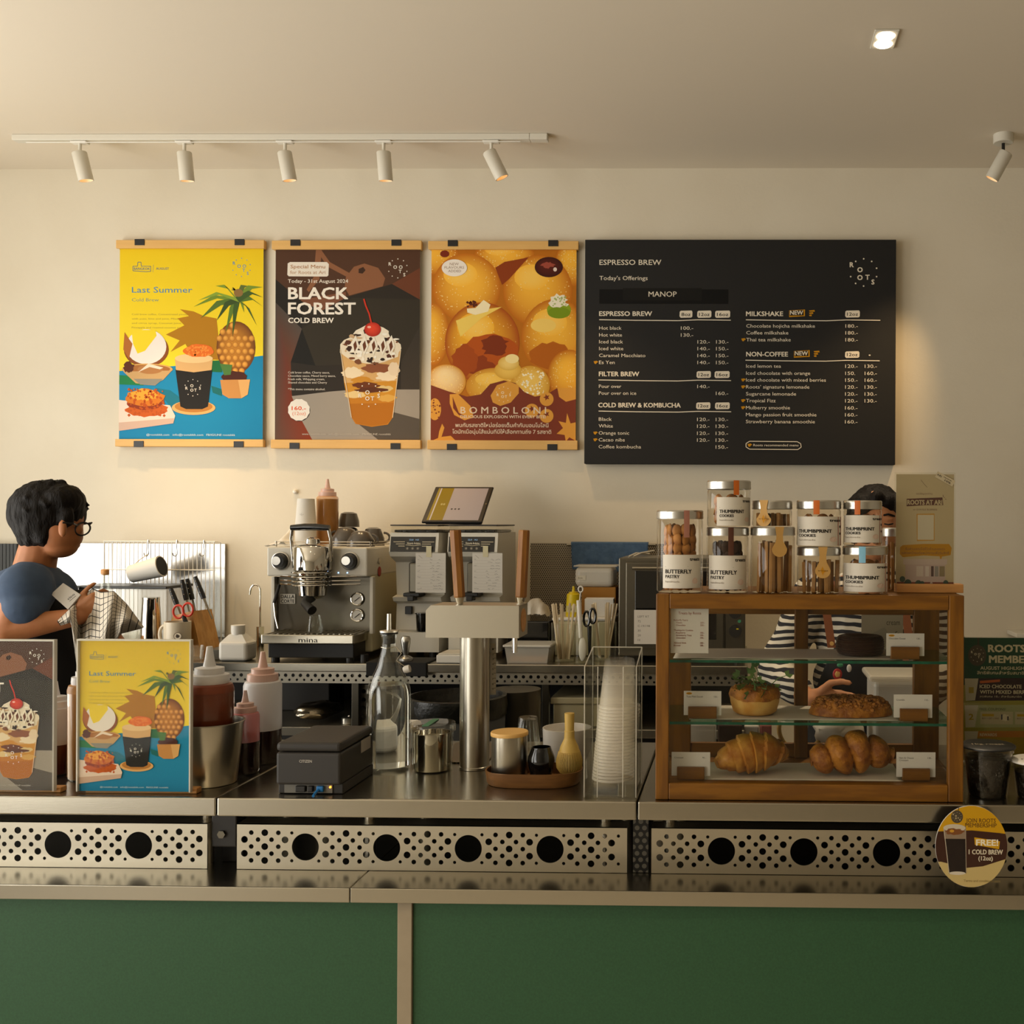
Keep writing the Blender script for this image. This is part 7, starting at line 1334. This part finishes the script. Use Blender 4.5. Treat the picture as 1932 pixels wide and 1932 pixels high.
A.poly([(775, 770), (800, 752), (1000, 740), (1240, 740), (1266, 775), (1255, 838), (1180, 850), (1000, 842), (800, 858), (772, 830)], '#b07d1c'); A.text('รับส่วนลดเมื่อรีวิวร้านของเรา', 825, 795, 375, 22, d); A.text('แสดงหน้าจอต่อพนักงานเพื่อรับสิทธิ์', 790, 830, 450, 22, d); A.poly([(1150, 845), (1175, 845), (1162, 890)], '#b07d1c')
A.rect(805, 872, 1222, 922, '#bba79c'); A.rect(825, 922, 1205, 1075, '#b59f96')
for x0, x1, c_ in ((930, 995, '#c4b4a8'), (1015, 1050, '#c8bab0'), (1070, 1095, '#5a4440'), (1105, 1140, '#8a847c'), (1150, 1200, '#8a7a5c')): A.rect(x0, 935, x1, 1025, c_)
A.rect(745, 1075, 1285, 1120, '#7a3f34'); A.poly([(1040, 1120), (1075, 1060), (1100, 1120)], '#bba79c')
for x, y, r_ in ((798, 1050, 26), (850, 1085, 34), (950, 1090, 32), (985, 1090, 24), (1210, 1080, 24)): A.ell(x, y, r_, r_, '#3c4c42')
part('printed_card', A.mb, 'print_matte', t); part('card_back', MB().box((a.x, Yg, zf - .008), (b.x, Yg + .001, b.z)), 'paper', t)
part('acrylic_cover', MB().box((a.x - .004, Yg - .0011, zf - .01), (b.x + .003, Yg - .0008, b.z + .004)), 'acrylic', t)
A = Art((0, 0, 90, 40), at(1764, 900, Yg - .002), at(1797, 918, Yg - .002) - at(1764, 900, Yg - .002), (.006, 0, .0125), (0, -1, 0), start=.0004); A.rect(0, 0, 90, 40, '#b9ab8c'); A.text('ARI', 4, 24, 22, 13, '#2a261e', .02); A.text('review', 36, 16, 40, 9, '#2a261e', .02); A.text('10%', 46, 34, 30, 12, '#2a261e', .03); part('tape', A.mb, 'print_matte', t)

# ------------------------------------------------------------------ things on the worktop behind the case
ZP = ZC + .0006
def cbox(name, px0, px1, py0, Y, dp, m, lab, cat):
    a, b = at(px0, 1400, Y), at(px1, py0, Y); return solo(name, MB().box((a.x, Y, ZP), (b.x, Y + dp, b.z), .004), m, lab, cat)
cbox('clear_bin', 1300, 1350, 1367, 2.60, .09, 'frost', 'small cloudy plastic bin seen behind the plain croissant card', 'bin')
cbox('dark_carton', 1354, 1400, 1368, 2.60, .09, 'cookie_dark', 'dark brown carton behind the plain croissant', 'carton')
cbox('white_carton', 1404, 1432, 1370, 2.61, .08, 'paper_grey', 'white carton behind the plain croissant, left of the pink box', 'carton')
cbox('pink_box', 1434, 1456, 1368, 2.61, .08, 'pink_card', 'narrow pink box behind the croissants', 'box')
p = V((at(1512, 1420, 2.66).x, 2.70, ZP)); solo('tape_ring', MB().tube([p + V((.055 * math.cos(2 * PI * k / 32), .006 * math.sin(2 * PI * k / 32), .062 + .055 * math.sin(2 * PI * k / 32))) for k in range(33)], .006, 10, caps=False), 'bamboo_pale', 'tan ring standing behind the pastry case door stile', 'ring')
p = V((at(1585, 1420, 2.66).x, 2.70, ZP)); o = solo('paper_pouch', MB().ball((0, 0, .055), (.062, .05, .055), 20, 14, nz=.22, nf=3, M=T(p)), 'parchment', 'crumpled cream paper pouch behind the filled croissant', 'pouch')
a, b = at(1640, 1330, 2.64), at(1745, 1276, 2.64); t = thing('white_tub', 'large white plastic tub with clear lid behind the pastry case', 'tub', ((a.x + b.x) / 2, 2.71, ZC)); bz = b.z
part('tub', MB().box((a.x + .012, 2.645, ZP), (b.x - .012, 2.80, bz - .016), .012, seg=3), 'frost_lid', t); part('lid', MB().box((a.x, 2.638, bz - .0155), (b.x, 2.808, bz), .006), 'frost', t)
# ------------------------------------------------------------------ people
def fuse(name, mb, m, parent, voxel=.006, it=6, label=None, disp=0., dscale=20.):
    o = part(name, mb, m, parent, label)
    r = o.modifiers.new('r', 'REMESH'); r.mode = 'VOXEL'; r.voxel_size = voxel; r.use_smooth_shade = True
    s = o.modifiers.new('s', 'SMOOTH'); s.factor = .5; s.iterations = it
    dg = bpy.context.evaluated_depsgraph_get(); me = bpy.data.meshes.new_from_object(o.evaluated_get(dg)); o.modifiers.clear(); old = o.data; o.data = me; bpy.data.meshes.remove(old); me.name = name
    me.materials.clear(); me.materials.append(MATS[m])
    if disp:
        for v in me.vertices: v.co += v.normal * (disp * noise.noise(V((v.co.x * dscale, v.co.y * dscale, v.co.z * dscale * .3))))
    me.polygons.foreach_set('use_smooth', [True] * len(me.polygons)); me.update(); return o
def hand(mb, wrist, d, s, n, curl, k=1., spread=.1):
    d, s, n = V(d).normalized(), V(s).normalized(), V(n).normalized()
    for i in range(4):
        b0 = wrist + s * (.022 - .013 * i) * k; b1 = wrist + d * (.082 - .004 * abs(i - 1)) * k + s * (.031 - .0205 * i) * k
        mb.capsule(b0, .012 * k, b1, .0105 * k); p = b1; ang = curl * .7; L = [.070, .078, .072, .056][i] * k; sd = s * (spread * (1.2 - .8 * i))
        for f, r in ((.45, .0092), (.31, .0084), (.24, .0075)):
            q = p + ((d + sd * .4) * math.cos(ang) + n * math.sin(ang)).normalized() * (L * f); mb.capsule(p, r * k, q, r * .92 * k); p = q; ang += curl
    p = wrist + d * .018 * k + s * .024 * k; q = p + (d * .55 + s * .75 + n * .25).normalized() * .042 * k; mb.capsule(p, .014 * k, q, .0105 * k); q2 = q + (d * .85 + s * .35 + n * .3).normalized() * .032 * k; mb.capsule(q, .0102 * k, q2, .009 * k); mb.capsule(q2, .009 * k, q2 + (d * .95 + s * .1 + n * .3).normalized() * .022 * k, .0075 * k)

# barista at the left, seen from the side, holding a checked towel
YP1 = 3.14
def A1(px, py, dy=0.): return at(px, py, YP1 + dy)
fw = V((math.cos(.33), math.sin(.33), 0)); Rz = lambda p, a=.33: Matrix.Translation(p) @ Matrix.Rotation(a, 4, 'Z')
c0 = A1(58, 1400); c0.z = 0
p1 = thing('person', 'person in navy shirt and dark apron at left, glasses, drying with a checked towel', 'person', c0)
b = MB()
def eb(mb, c, r, a=.33, tilt=0.): mb.ball((0, 0, 0), r, 20, 14, M=Rz(c, a) @ Matrix.Rotation(tilt, 4, 'Y'))
eb(b, A1(92, 972), (.096, .079, .098)); eb(b, A1(112, 1003), (.063, .064, .066)); eb(b, A1(114, 1030, .0), (.048, .045, .036)); b.ball(A1(126, 1036, .02), (.021, .022, .020)); eb(b, A1(134, 1012, .01), (.032, .04, .036))
eb(b, A1(149, 1006, .045), (.013, .012, .016)); b.ball(A1(146, 1022, .04), (.010, .014, .007)); b.ball(A1(144, 1030, .035), (.011, .014, .008)); b.ball(A1(143, 1000, .0), (.02, .02, .016))
eb(b, A1(118, 997, -.072), (.013, .009, .027), .1); eb(b, A1(96, 997, .10), (.013, .008, .027))
b.capsule(A1(76, 1025), .052, A1(62, 1085), .058)
ch = A1(58, 1160); pel = V((c0.x - .0, c0.y, 1.02))
eb(b, A1(60, 1134), (.095, .15, .085)); eb(b, ch + V((0, 0, -.05)), (.11, .15, .16)); eb(b, pel, (.11, .16, .13))
shn, shf = A1(48, 1108, -.155), A1(82, 1104, .17); eln, wrn = A1(14, 1188, -.19), A1(150, 1163, -.14); elf, wrf = A1(92, 1200, .17), A1(190, 1215, .06)
b.capsule(shn, .052, eln, .038); b.capsule(eln, .037, eln + (wrn - eln) * .35, .036); b.capsule(eln + (wrn - eln) * .35, .036, wrn, .0245); b.capsule(shf, .05, elf, .038); b.capsule(elf, .037, wrf, .0245)
hand(b, wrn, (.80, .05, .60), (-.5, -.2, .8), (.35, .9, .1), 1.15, .85); hand(b, wrf, (.8, -.3, .1), (-.2, -.2, .85), (.3, -.9, 0), .6, .9)
for sy in (-.085, .085):
    hp_ = pel + V((-.33 * sy * 0, sy, -.06)); kn = V((hp_.x + .01, hp_.y, .50)); an = V((hp_.x - .01, hp_.y, .09)); b.capsule(hp_, .085, kn, .056); b.capsule(kn, .055, an, .038); b.capsule(an + V((0, 0, -.03)), .04, an + V((.13, .03, -.055)), .03)
fuse('body', b, 'skin', p1, .0055, 3)
h = MB(); eb(h, A1(88, 966), (.104, .092, .096)); eb(h, A1(84, 988), (.084, .086, .076)); eb(h, A1(70, 1012), (.052, .068, .046)); eb(h, A1(86, 1004, -.03), (.035, .05, .045)); eb(h, A1(120, 945, -.005), (.058, .075, .05)); eb(h, A1(131, 966, .01), (.026, .06, .028)); eb(h, A1(126, 976, -.05), (.020, .022, .030)); h.capsule(A1(122, 978, -.066), .010, A1(122, 996, -.064), .005)
rd = random.Random(2)
for i in range(46):
    a, e = rd.uniform(-PI, PI), rd.uniform(.1, 1.3); d = V((math.cos(a) * math.cos(e), math.sin(a) * math.cos(e), math.sin(e))); q = A1(88, 966); s_ = q + V((d.x * .085, d.y * .078, d.z * .085)); h.capsule(s_, .016, s_ + V((d.x * .02 + .012, d.y * .022, d.z * .026 - .01)), .004)
for i in range(9): x = 116 + i * 3.6; h.capsule(A1(x, 958, -.05 + .012 * i), .012, A1(x + 1 + i * .3, 982 + 3 * (i % 2), -.055 + .013 * i), .004)
fuse('hair', h, 'hair', p1, .0055, 2, disp=.004, dscale=70)
g = MB(); base = A1(156, 998, .005); sd = V((.33, .94, 0))
ring = [base + sd * (.025 * math.cos(t)) + V((0, 0, .019 * math.sin(t) + .003 * math.cos(t))) for t in [2 * PI * k / 24 for k in range(25)]]
g.tube(ring, .0026, 6); g.tube([A1(118, 986, -.078), A1(138, 988, -.055), ring[9] * .6 + A1(138, 988, -.055) * .4, ring[9], ring[8]], .0028, 8); g.tube([ring[2], ring[3] + V((.004, .012, .003)), A1(150, 990, .055)], .0024, 6); part('glasses', g, 'black_plastic', p1)
s = MB(); eb(s, A1(60, 1128), (.118, .178, .105)); eb(s, ch + V((0, 0, -.05)), (.125, .165, .17)); eb(s, pel + V((0, 0, .06)), (.125, .17, .13)); s.capsule(A1(56, 1094), .058, A1(58, 1106), .085)
s.capsule(shn + V((0, .02, -.01)), .066, shn + (eln - shn) * .5 + V((.025, 0, 0)), .060); s.capsule(shf, .064, shf + (elf - shf) * .6, .062); s.capsule(shn + V((.0, .0, .0)), .07, A1(52, 1100, -.05), .066); s.ball(shn + V((0, .01, -.014)), .073); s.capsule(shf, .072, A1(62, 1102, .06), .064)
fuse('shirt', s, 'navy_shirt', p1, .007, 5, disp=.006, dscale=18)
ap_ = MB().grid(lambda u, v: Rz(V((ch.x, ch.y, 0))) @ V(((.139 + .012 * v) * math.cos((u - .5) * (1.5 + 2.4 * min(v * 2, 1))), (.182 + .012 * v) * math.sin((u - .5) * (1.5 + 2.4 * min(v * 2, 1))), ch.z + .075 - .75 * v)), 28, 20)
o = part('apron', ap_, 'apron', p1); md = o.modifiers.new('s', 'SOLIDIFY'); md.thickness = .004
part('apron_strap', MB().tube([A1(88, 1140, -.12), A1(82, 1105, -.115), A1(66, 1072, -.10), A1(44, 1068, -.095), A1(22, 1090, -.10), A1(10, 1130, -.10)], .008, 8), 'leather', p1)
tr_ = MB(); eb(tr_, pel, (.125, .172, .12))
for sy in (-.085, .085): q = pel + V((0, sy, -.06)); tr_.capsule(q, .098, V((q.x + .01, q.y, .5)), .072); tr_.capsule(V((q.x + .01, q.y, .5)), .07, V((q.x - .01, q.y, .10)), .06)
fuse('trousers', tr_, 'trousers', p1, .01, 4)
for sy in (-.085, .085): q = pel + V((0, sy, 0)); part('shoe', MB().capsule((q.x - .04, q.y, .048), .046, (q.x + .15, q.y + .035, .04), .038), 'black_matte', p1)
# checked towel
def grid_mat():
    m = mat('checked_cloth', '#c9bfae', .95); nt = m.node_tree; bsdf = nt.nodes['Principled BSDF']; uv = nt.nodes.new('ShaderNodeUVMap'); uv.uv_map = 'UVMap'; sc_ = nt.nodes.new('ShaderNodeVectorMath'); sc_.operation = 'SCALE'; sc_.inputs['Scale'].default_value = 1; fr = nt.nodes.new('ShaderNodeVectorMath'); fr.operation = 'FRACTION'; sp = nt.nodes.new('ShaderNodeSeparateXYZ')
    nt.links.new(uv.outputs[0], sc_.inputs[0]); nt.links.new(sc_.outputs[0], fr.inputs[0]); nt.links.new(fr.outputs[0], sp.inputs[0]); out = []
    for i in (0, 1): l = nt.nodes.new('ShaderNodeMath'); l.operation = 'LESS_THAN'; l.inputs[1].default_value = .13; nt.links.new(sp.outputs[i], l.inputs[0]); out.append(l)
    mx = nt.nodes.new('ShaderNodeMath'); mx.operation = 'MAXIMUM'; nt.links.new(out[0].outputs[0], mx.inputs[0]); nt.links.new(out[1].outputs[0], mx.inputs[1]); mc = nt.nodes.new('ShaderNodeMix'); mc.data_type = 'RGBA'; mc.inputs[6].default_value = lin('#c9bfae'); mc.inputs[7].default_value = lin('#23201f'); nt.links.new(mx.outputs[0], mc.inputs[0]); nt.links.new(mc.outputs[2], bsdf.inputs['Base Color'])
grid_mat()
def cloth(name, fn, nu, nv, cu, cv, lab, cat):
    o = solo(name, MB().grid(fn, nu, nv), 'checked_cloth', lab, cat); uv = o.data.uv_layers.new(name='UVMap'); k = nu + 1
    for l in o.data.loops: i, j = l.vertex_index % k, l.vertex_index // k; uv.data[l.index].uv = (i / nu * cu, j / nv * cv)
    md = o.modifiers.new('s', 'SOLIDIFY'); md.thickness = .002; return o
top = [(108, 1171, -.19), (130, 1150, -.18), (154, 1126, -.10), (174, 1110, -.11), (190, 1117, -.20), (215, 1115, -.21), (240, 1140, -.19), (272, 1183, -.16)]
bot = [(114, 1181, -.19), (134, 1174, -.18), (150, 1300, -.07), (165, 1300, -.07), (190, 1300, -.14), (207, 1226, -.20), (228, 1196, -.19), (268, 1186, -.16)]
def tf(u, v):
    f = u * 7; i = min(int(f), 6); k = f - i
    a = [top[i][q] + (top[i + 1][q] - top[i][q]) * k for q in range(3)]; c = [bot[i][q] + (bot[i + 1][q] - bot[i][q]) * k for q in range(3)]
    p = at(a[0] + (c[0] - a[0]) * v, a[1] + (c[1] - a[1]) * v, YP1 + a[2] + (c[2] - a[2]) * v - .05 * math.sin(PI * v) + .02 * math.sin(u * 26 + v * 2) * (.3 + v) + .015 * noise.noise(V((u * 5, v * 4, 0)))); return p
cloth('checked_towel', tf, 60, 30, 20, 15, 'white towel with black window checks held by the person at left', 'towel')
t = thing('paper_packet', 'small pale grey packet tucked behind the checked towel', 'packet', A1(128, 1150, -.16)); pk = MB(); q0, q1, q2, q3 = A1(96, 1121, -.145), A1(119, 1100, -.135), A1(152, 1122, -.15), A1(128, 1150, -.165)
nn = (q1 - q0).cross(q2 - q1).normalized() * .005; pk.add([q0, q1, q2, q3, q0 + nn, q1 + nn, q2 + nn, q3 + nn], [[0, 1, 2, 3], [7, 6, 5, 4], [0, 1, 5, 4], [1, 2, 6, 5], [2, 3, 7, 6], [3, 0, 4, 7]]); part('packet', pk, 'paper_grey', t)
A = Art((0, 0, 60, 60), A1(131, 1137, -.172), A1(148, 1123, -.167) - A1(131, 1137, -.172), (A1(120, 1124, -.167) - A1(131, 1137, -.172)), (0, -1, 0), start=.004); A.line([(8, 56), (52, 56)], 3, '#2c2a2a'); A.text('cico', 8, 46, 44, 16, '#2c2a2a', .03); part('print', A.mb, 'print_matte', t)

# barista behind the pastry case, striped shirt
YQ = 3.13
def A2(px, py, dy=0.): return at(px, py, YQ + dy)
c0 = A2(1645, 1400); c0.z = 0
p2 = thing('person', 'person in a navy and white striped shirt and black apron behind the pastry case', 'person', c0)
b = MB(); up = .0
def e2(mb, c, r): mb.ball(c, r, 20, 14)
e2(b, A2(1652, 982), (.074, .094, .098)); e2(b, A2(1652, 1018, -.03), (.062, .066, .065)); e2(b, A2(1652, 1042, -.05), (.032, .034, .024)); b.ball(A2(1653, 1014, -.105), (.012, .016, .018)); b.ball(A2(1653, 1032, -.088), (.022, .012, .006))
for sx in (-1, 1): b.ball(A2(1653 + 52 * sx, 1005, .01), (.009, .014, .028)); b.ball(A2(1653 + 23 * sx, 991, -.082), (.016, .010, .007)); b.ball(A2(1653 + 23 * sx, 978, -.084), (.019, .010, .005))
b.capsule(A2(1652, 1045), .05, A2(1648, 1095), .055)
e2(b, A2(1648, 1130), (.17, .10, .085)); e2(b, A2(1646, 1210), (.15, .11, .15)); pel = V((c0.x, c0.y, 1.0)); e2(b, pel, (.16, .11, .13))
sl, sr = A2(1535, 1125), A2(1760, 1125); el, er = A2(1462, 1270, -.05), A2(1800, 1265, -.04); wl_, wr_ = A2(1532, 1322, -.25), A2(1712, 1335, -.20)
b.capsule(sl, .05, el, .038); b.capsule(el, .037, wl_, .025); b.capsule(sr, .05, er, .038); b.capsule(er, .037, wr_, .025)
hand(b, wl_, (.92, -.1, -.12), (.1, .1, .95), (0, -.9, -.2), .35); hand(b, wr_, (-.8, -.2, -.1), (0, .2, .9), (.1, -.9, -.1), .5)
for sx in (-.085, .085): q = pel + V((sx, 0, -.06)); b.capsule(q, .085, V((q.x, q.y - .01, .5)), .056); b.capsule(V((q.x, q.y - .01, .5)), .055, V((q.x, q.y, .09)), .038); b.capsule(V((q.x, q.y, .06)), .04, V((q.x + sx * .2, q.y - .13, .035)), .03)
fuse('body', b, 'skin_pale', p2, .0055, 3)
h = MB(); e2(h, A2(1652, 972, .02), (.086, .098, .094)); e2(h, A2(1652, 995, .05), (.080, .075, .085)); e2(h, A2(1634, 950, -.05), (.055, .05, .032)); e2(h, A2(1676, 948, -.045), (.045, .05, .03)); h.capsule(A2(1606, 975, -.02), .018, A2(1602, 1010, -.01), .010); h.capsule(A2(1700, 975, -.02), .016, A2(1704, 1008, -.01), .010); h.capsule(A2(1655, 938, -.085), .02, A2(1612, 972, -.07), .015)
fuse('hair', h, 'hair', p2, .006, 3, disp=.004, dscale=70)
for sx in (-1, 1):
    part('eye', MB().tube([A2(1653 + sx * 23 - 9, 988, -.088), A2(1653 + sx * 23, 990, -.094), A2(1653 + sx * 23 + 9, 988, -.088)], .0022, 6), 'black_matte', p2); part('eyebrow', MB().tube([A2(1653 + sx * 23 - 12, 973, -.086), A2(1653 + sx * 23, 970, -.094), A2(1653 + sx * 23 + 12, 974, -.086)], .0032, 6), 'hair', p2)
s = MB(); e2(s, A2(1648, 1132), (.185, .115, .09)); e2(s, A2(1646, 1210), (.168, .125, .16)); e2(s, pel + V((0, 0, .06)), (.175, .125, .12)); s.capsule(A2(1648, 1088), .062, A2(1648, 1105), .09)
for a, e, w in ((sl, el, wl_), (sr, er, wr_)): s.capsule(a, .066, e, .056); s.capsule(e, .056, e + (w - e) * .62, .046)
fuse('shirt', s, 'breton', p2, .007, 5, disp=.008, dscale=22)
ap_ = MB().grid(lambda u, v: V((c0.x + (.186 + .01 * v) * math.sin((u - .5) * (1.35 + 1.9 * min(v * 2.5, 1))), c0.y - (.141 + .008 * v) * math.cos((u - .5) * (1.35 + 1.9 * min(v * 2.5, 1))), A2(1640, 1207).z - .72 * v)), 28, 18)
o = part('apron', ap_, 'apron', p2); md = o.modifiers.new('s', 'SOLIDIFY'); md.thickness = .004
for (x0, y0, x1, y1, x2, y2) in ((1569, 1222, 1560, 1158, 1572, 1096), (1716, 1214, 1709, 1158, 1706, 1096)):
    pts = [A2(x0, y0, -.150), A2(x1, y1, -.142), A2(x2, y2, -.085)]; st = MB()
    for a, e in zip(pts, pts[1:]): w_ = V((.0115, 0, 0)); n_ = V((0, -.003, 0)); st.add([a - w_, a + w_, e + w_, e - w_, a - w_ + n_, a + w_ + n_, e + w_ + n_, e - w_ + n_], [[0, 1, 2, 3], [7, 6, 5, 4], [0, 1, 5, 4], [1, 2, 6, 5], [2, 3, 7, 6], [3, 0, 4, 7]])
    sp_ = part('apron_strap', st, 'leather', p2); k = MB(); disc_y(k, pts[0] + V((0, -.003, .012)), .006, .003, 12); part('stud', k, 'bamboo', sp_)
yb_ = YQ - .155
for px, py, rx, rz_, m_, nm in ((1580, 1272, .0135, .016, 'red_sticker', 'badge'), (1585, 1255, .009, .006, 'green_tape', 'badge'), (1602, 1261, .007, .011, 'paper', 'badge')):
    c = at(px, py, yb_); q = part(nm, MB().ball(c, (rx, .003, rz_), 20, 8), m_, p2)
    if m_ == 'red_sticker': part('badge_motif', MB().ball(c + V((0, -.002, 0)), (.008, .0018, .009), 12, 6, nz=.3), 'bamboo', q)
tr_ = MB(); e2(tr_, pel, (.172, .125, .12))
for sx in (-.085, .085): q = pel + V((sx, 0, -.06)); tr_.capsule(q, .098, V((q.x, q.y - .01, .5)), .072); tr_.capsule(V((q.x, q.y - .01, .5)), .07, V((q.x, q.y, .10)), .06)
fuse('trousers', tr_, 'trousers', p2, .01, 4)
for sx in (-.085, .085): q = pel + V((sx, 0, 0)); part('shoe', MB().capsule((q.x, q.y + .04, .048), .046, (q.x + sx * .25, q.y - .15, .04), .038), 'black_matte', p2)
# note taped on the back of the case
Yn = Yc1 + .0006; t = thing('reminder_note', 'cream handwritten note hanging on the back of the pastry case', 'note', at(1660, 1240, Yn))
def rn(A): A.rect(0, 0, 80, 80, '#b9aa8e'); A.poly([(10, 80), (20, 45), (45, 35), (60, 60), (70, 80)], '#aba189'); [A.text(s_, 48, 14 + 18 * i, 26, 9, '#5f5848') for i, s_ in enumerate(('front', 'cream', 'soft'))]
plate('sheet', (0, 0, 80, 80), 1625, 1140, 1704, 1238, Yn, t, rn, th=.0006)
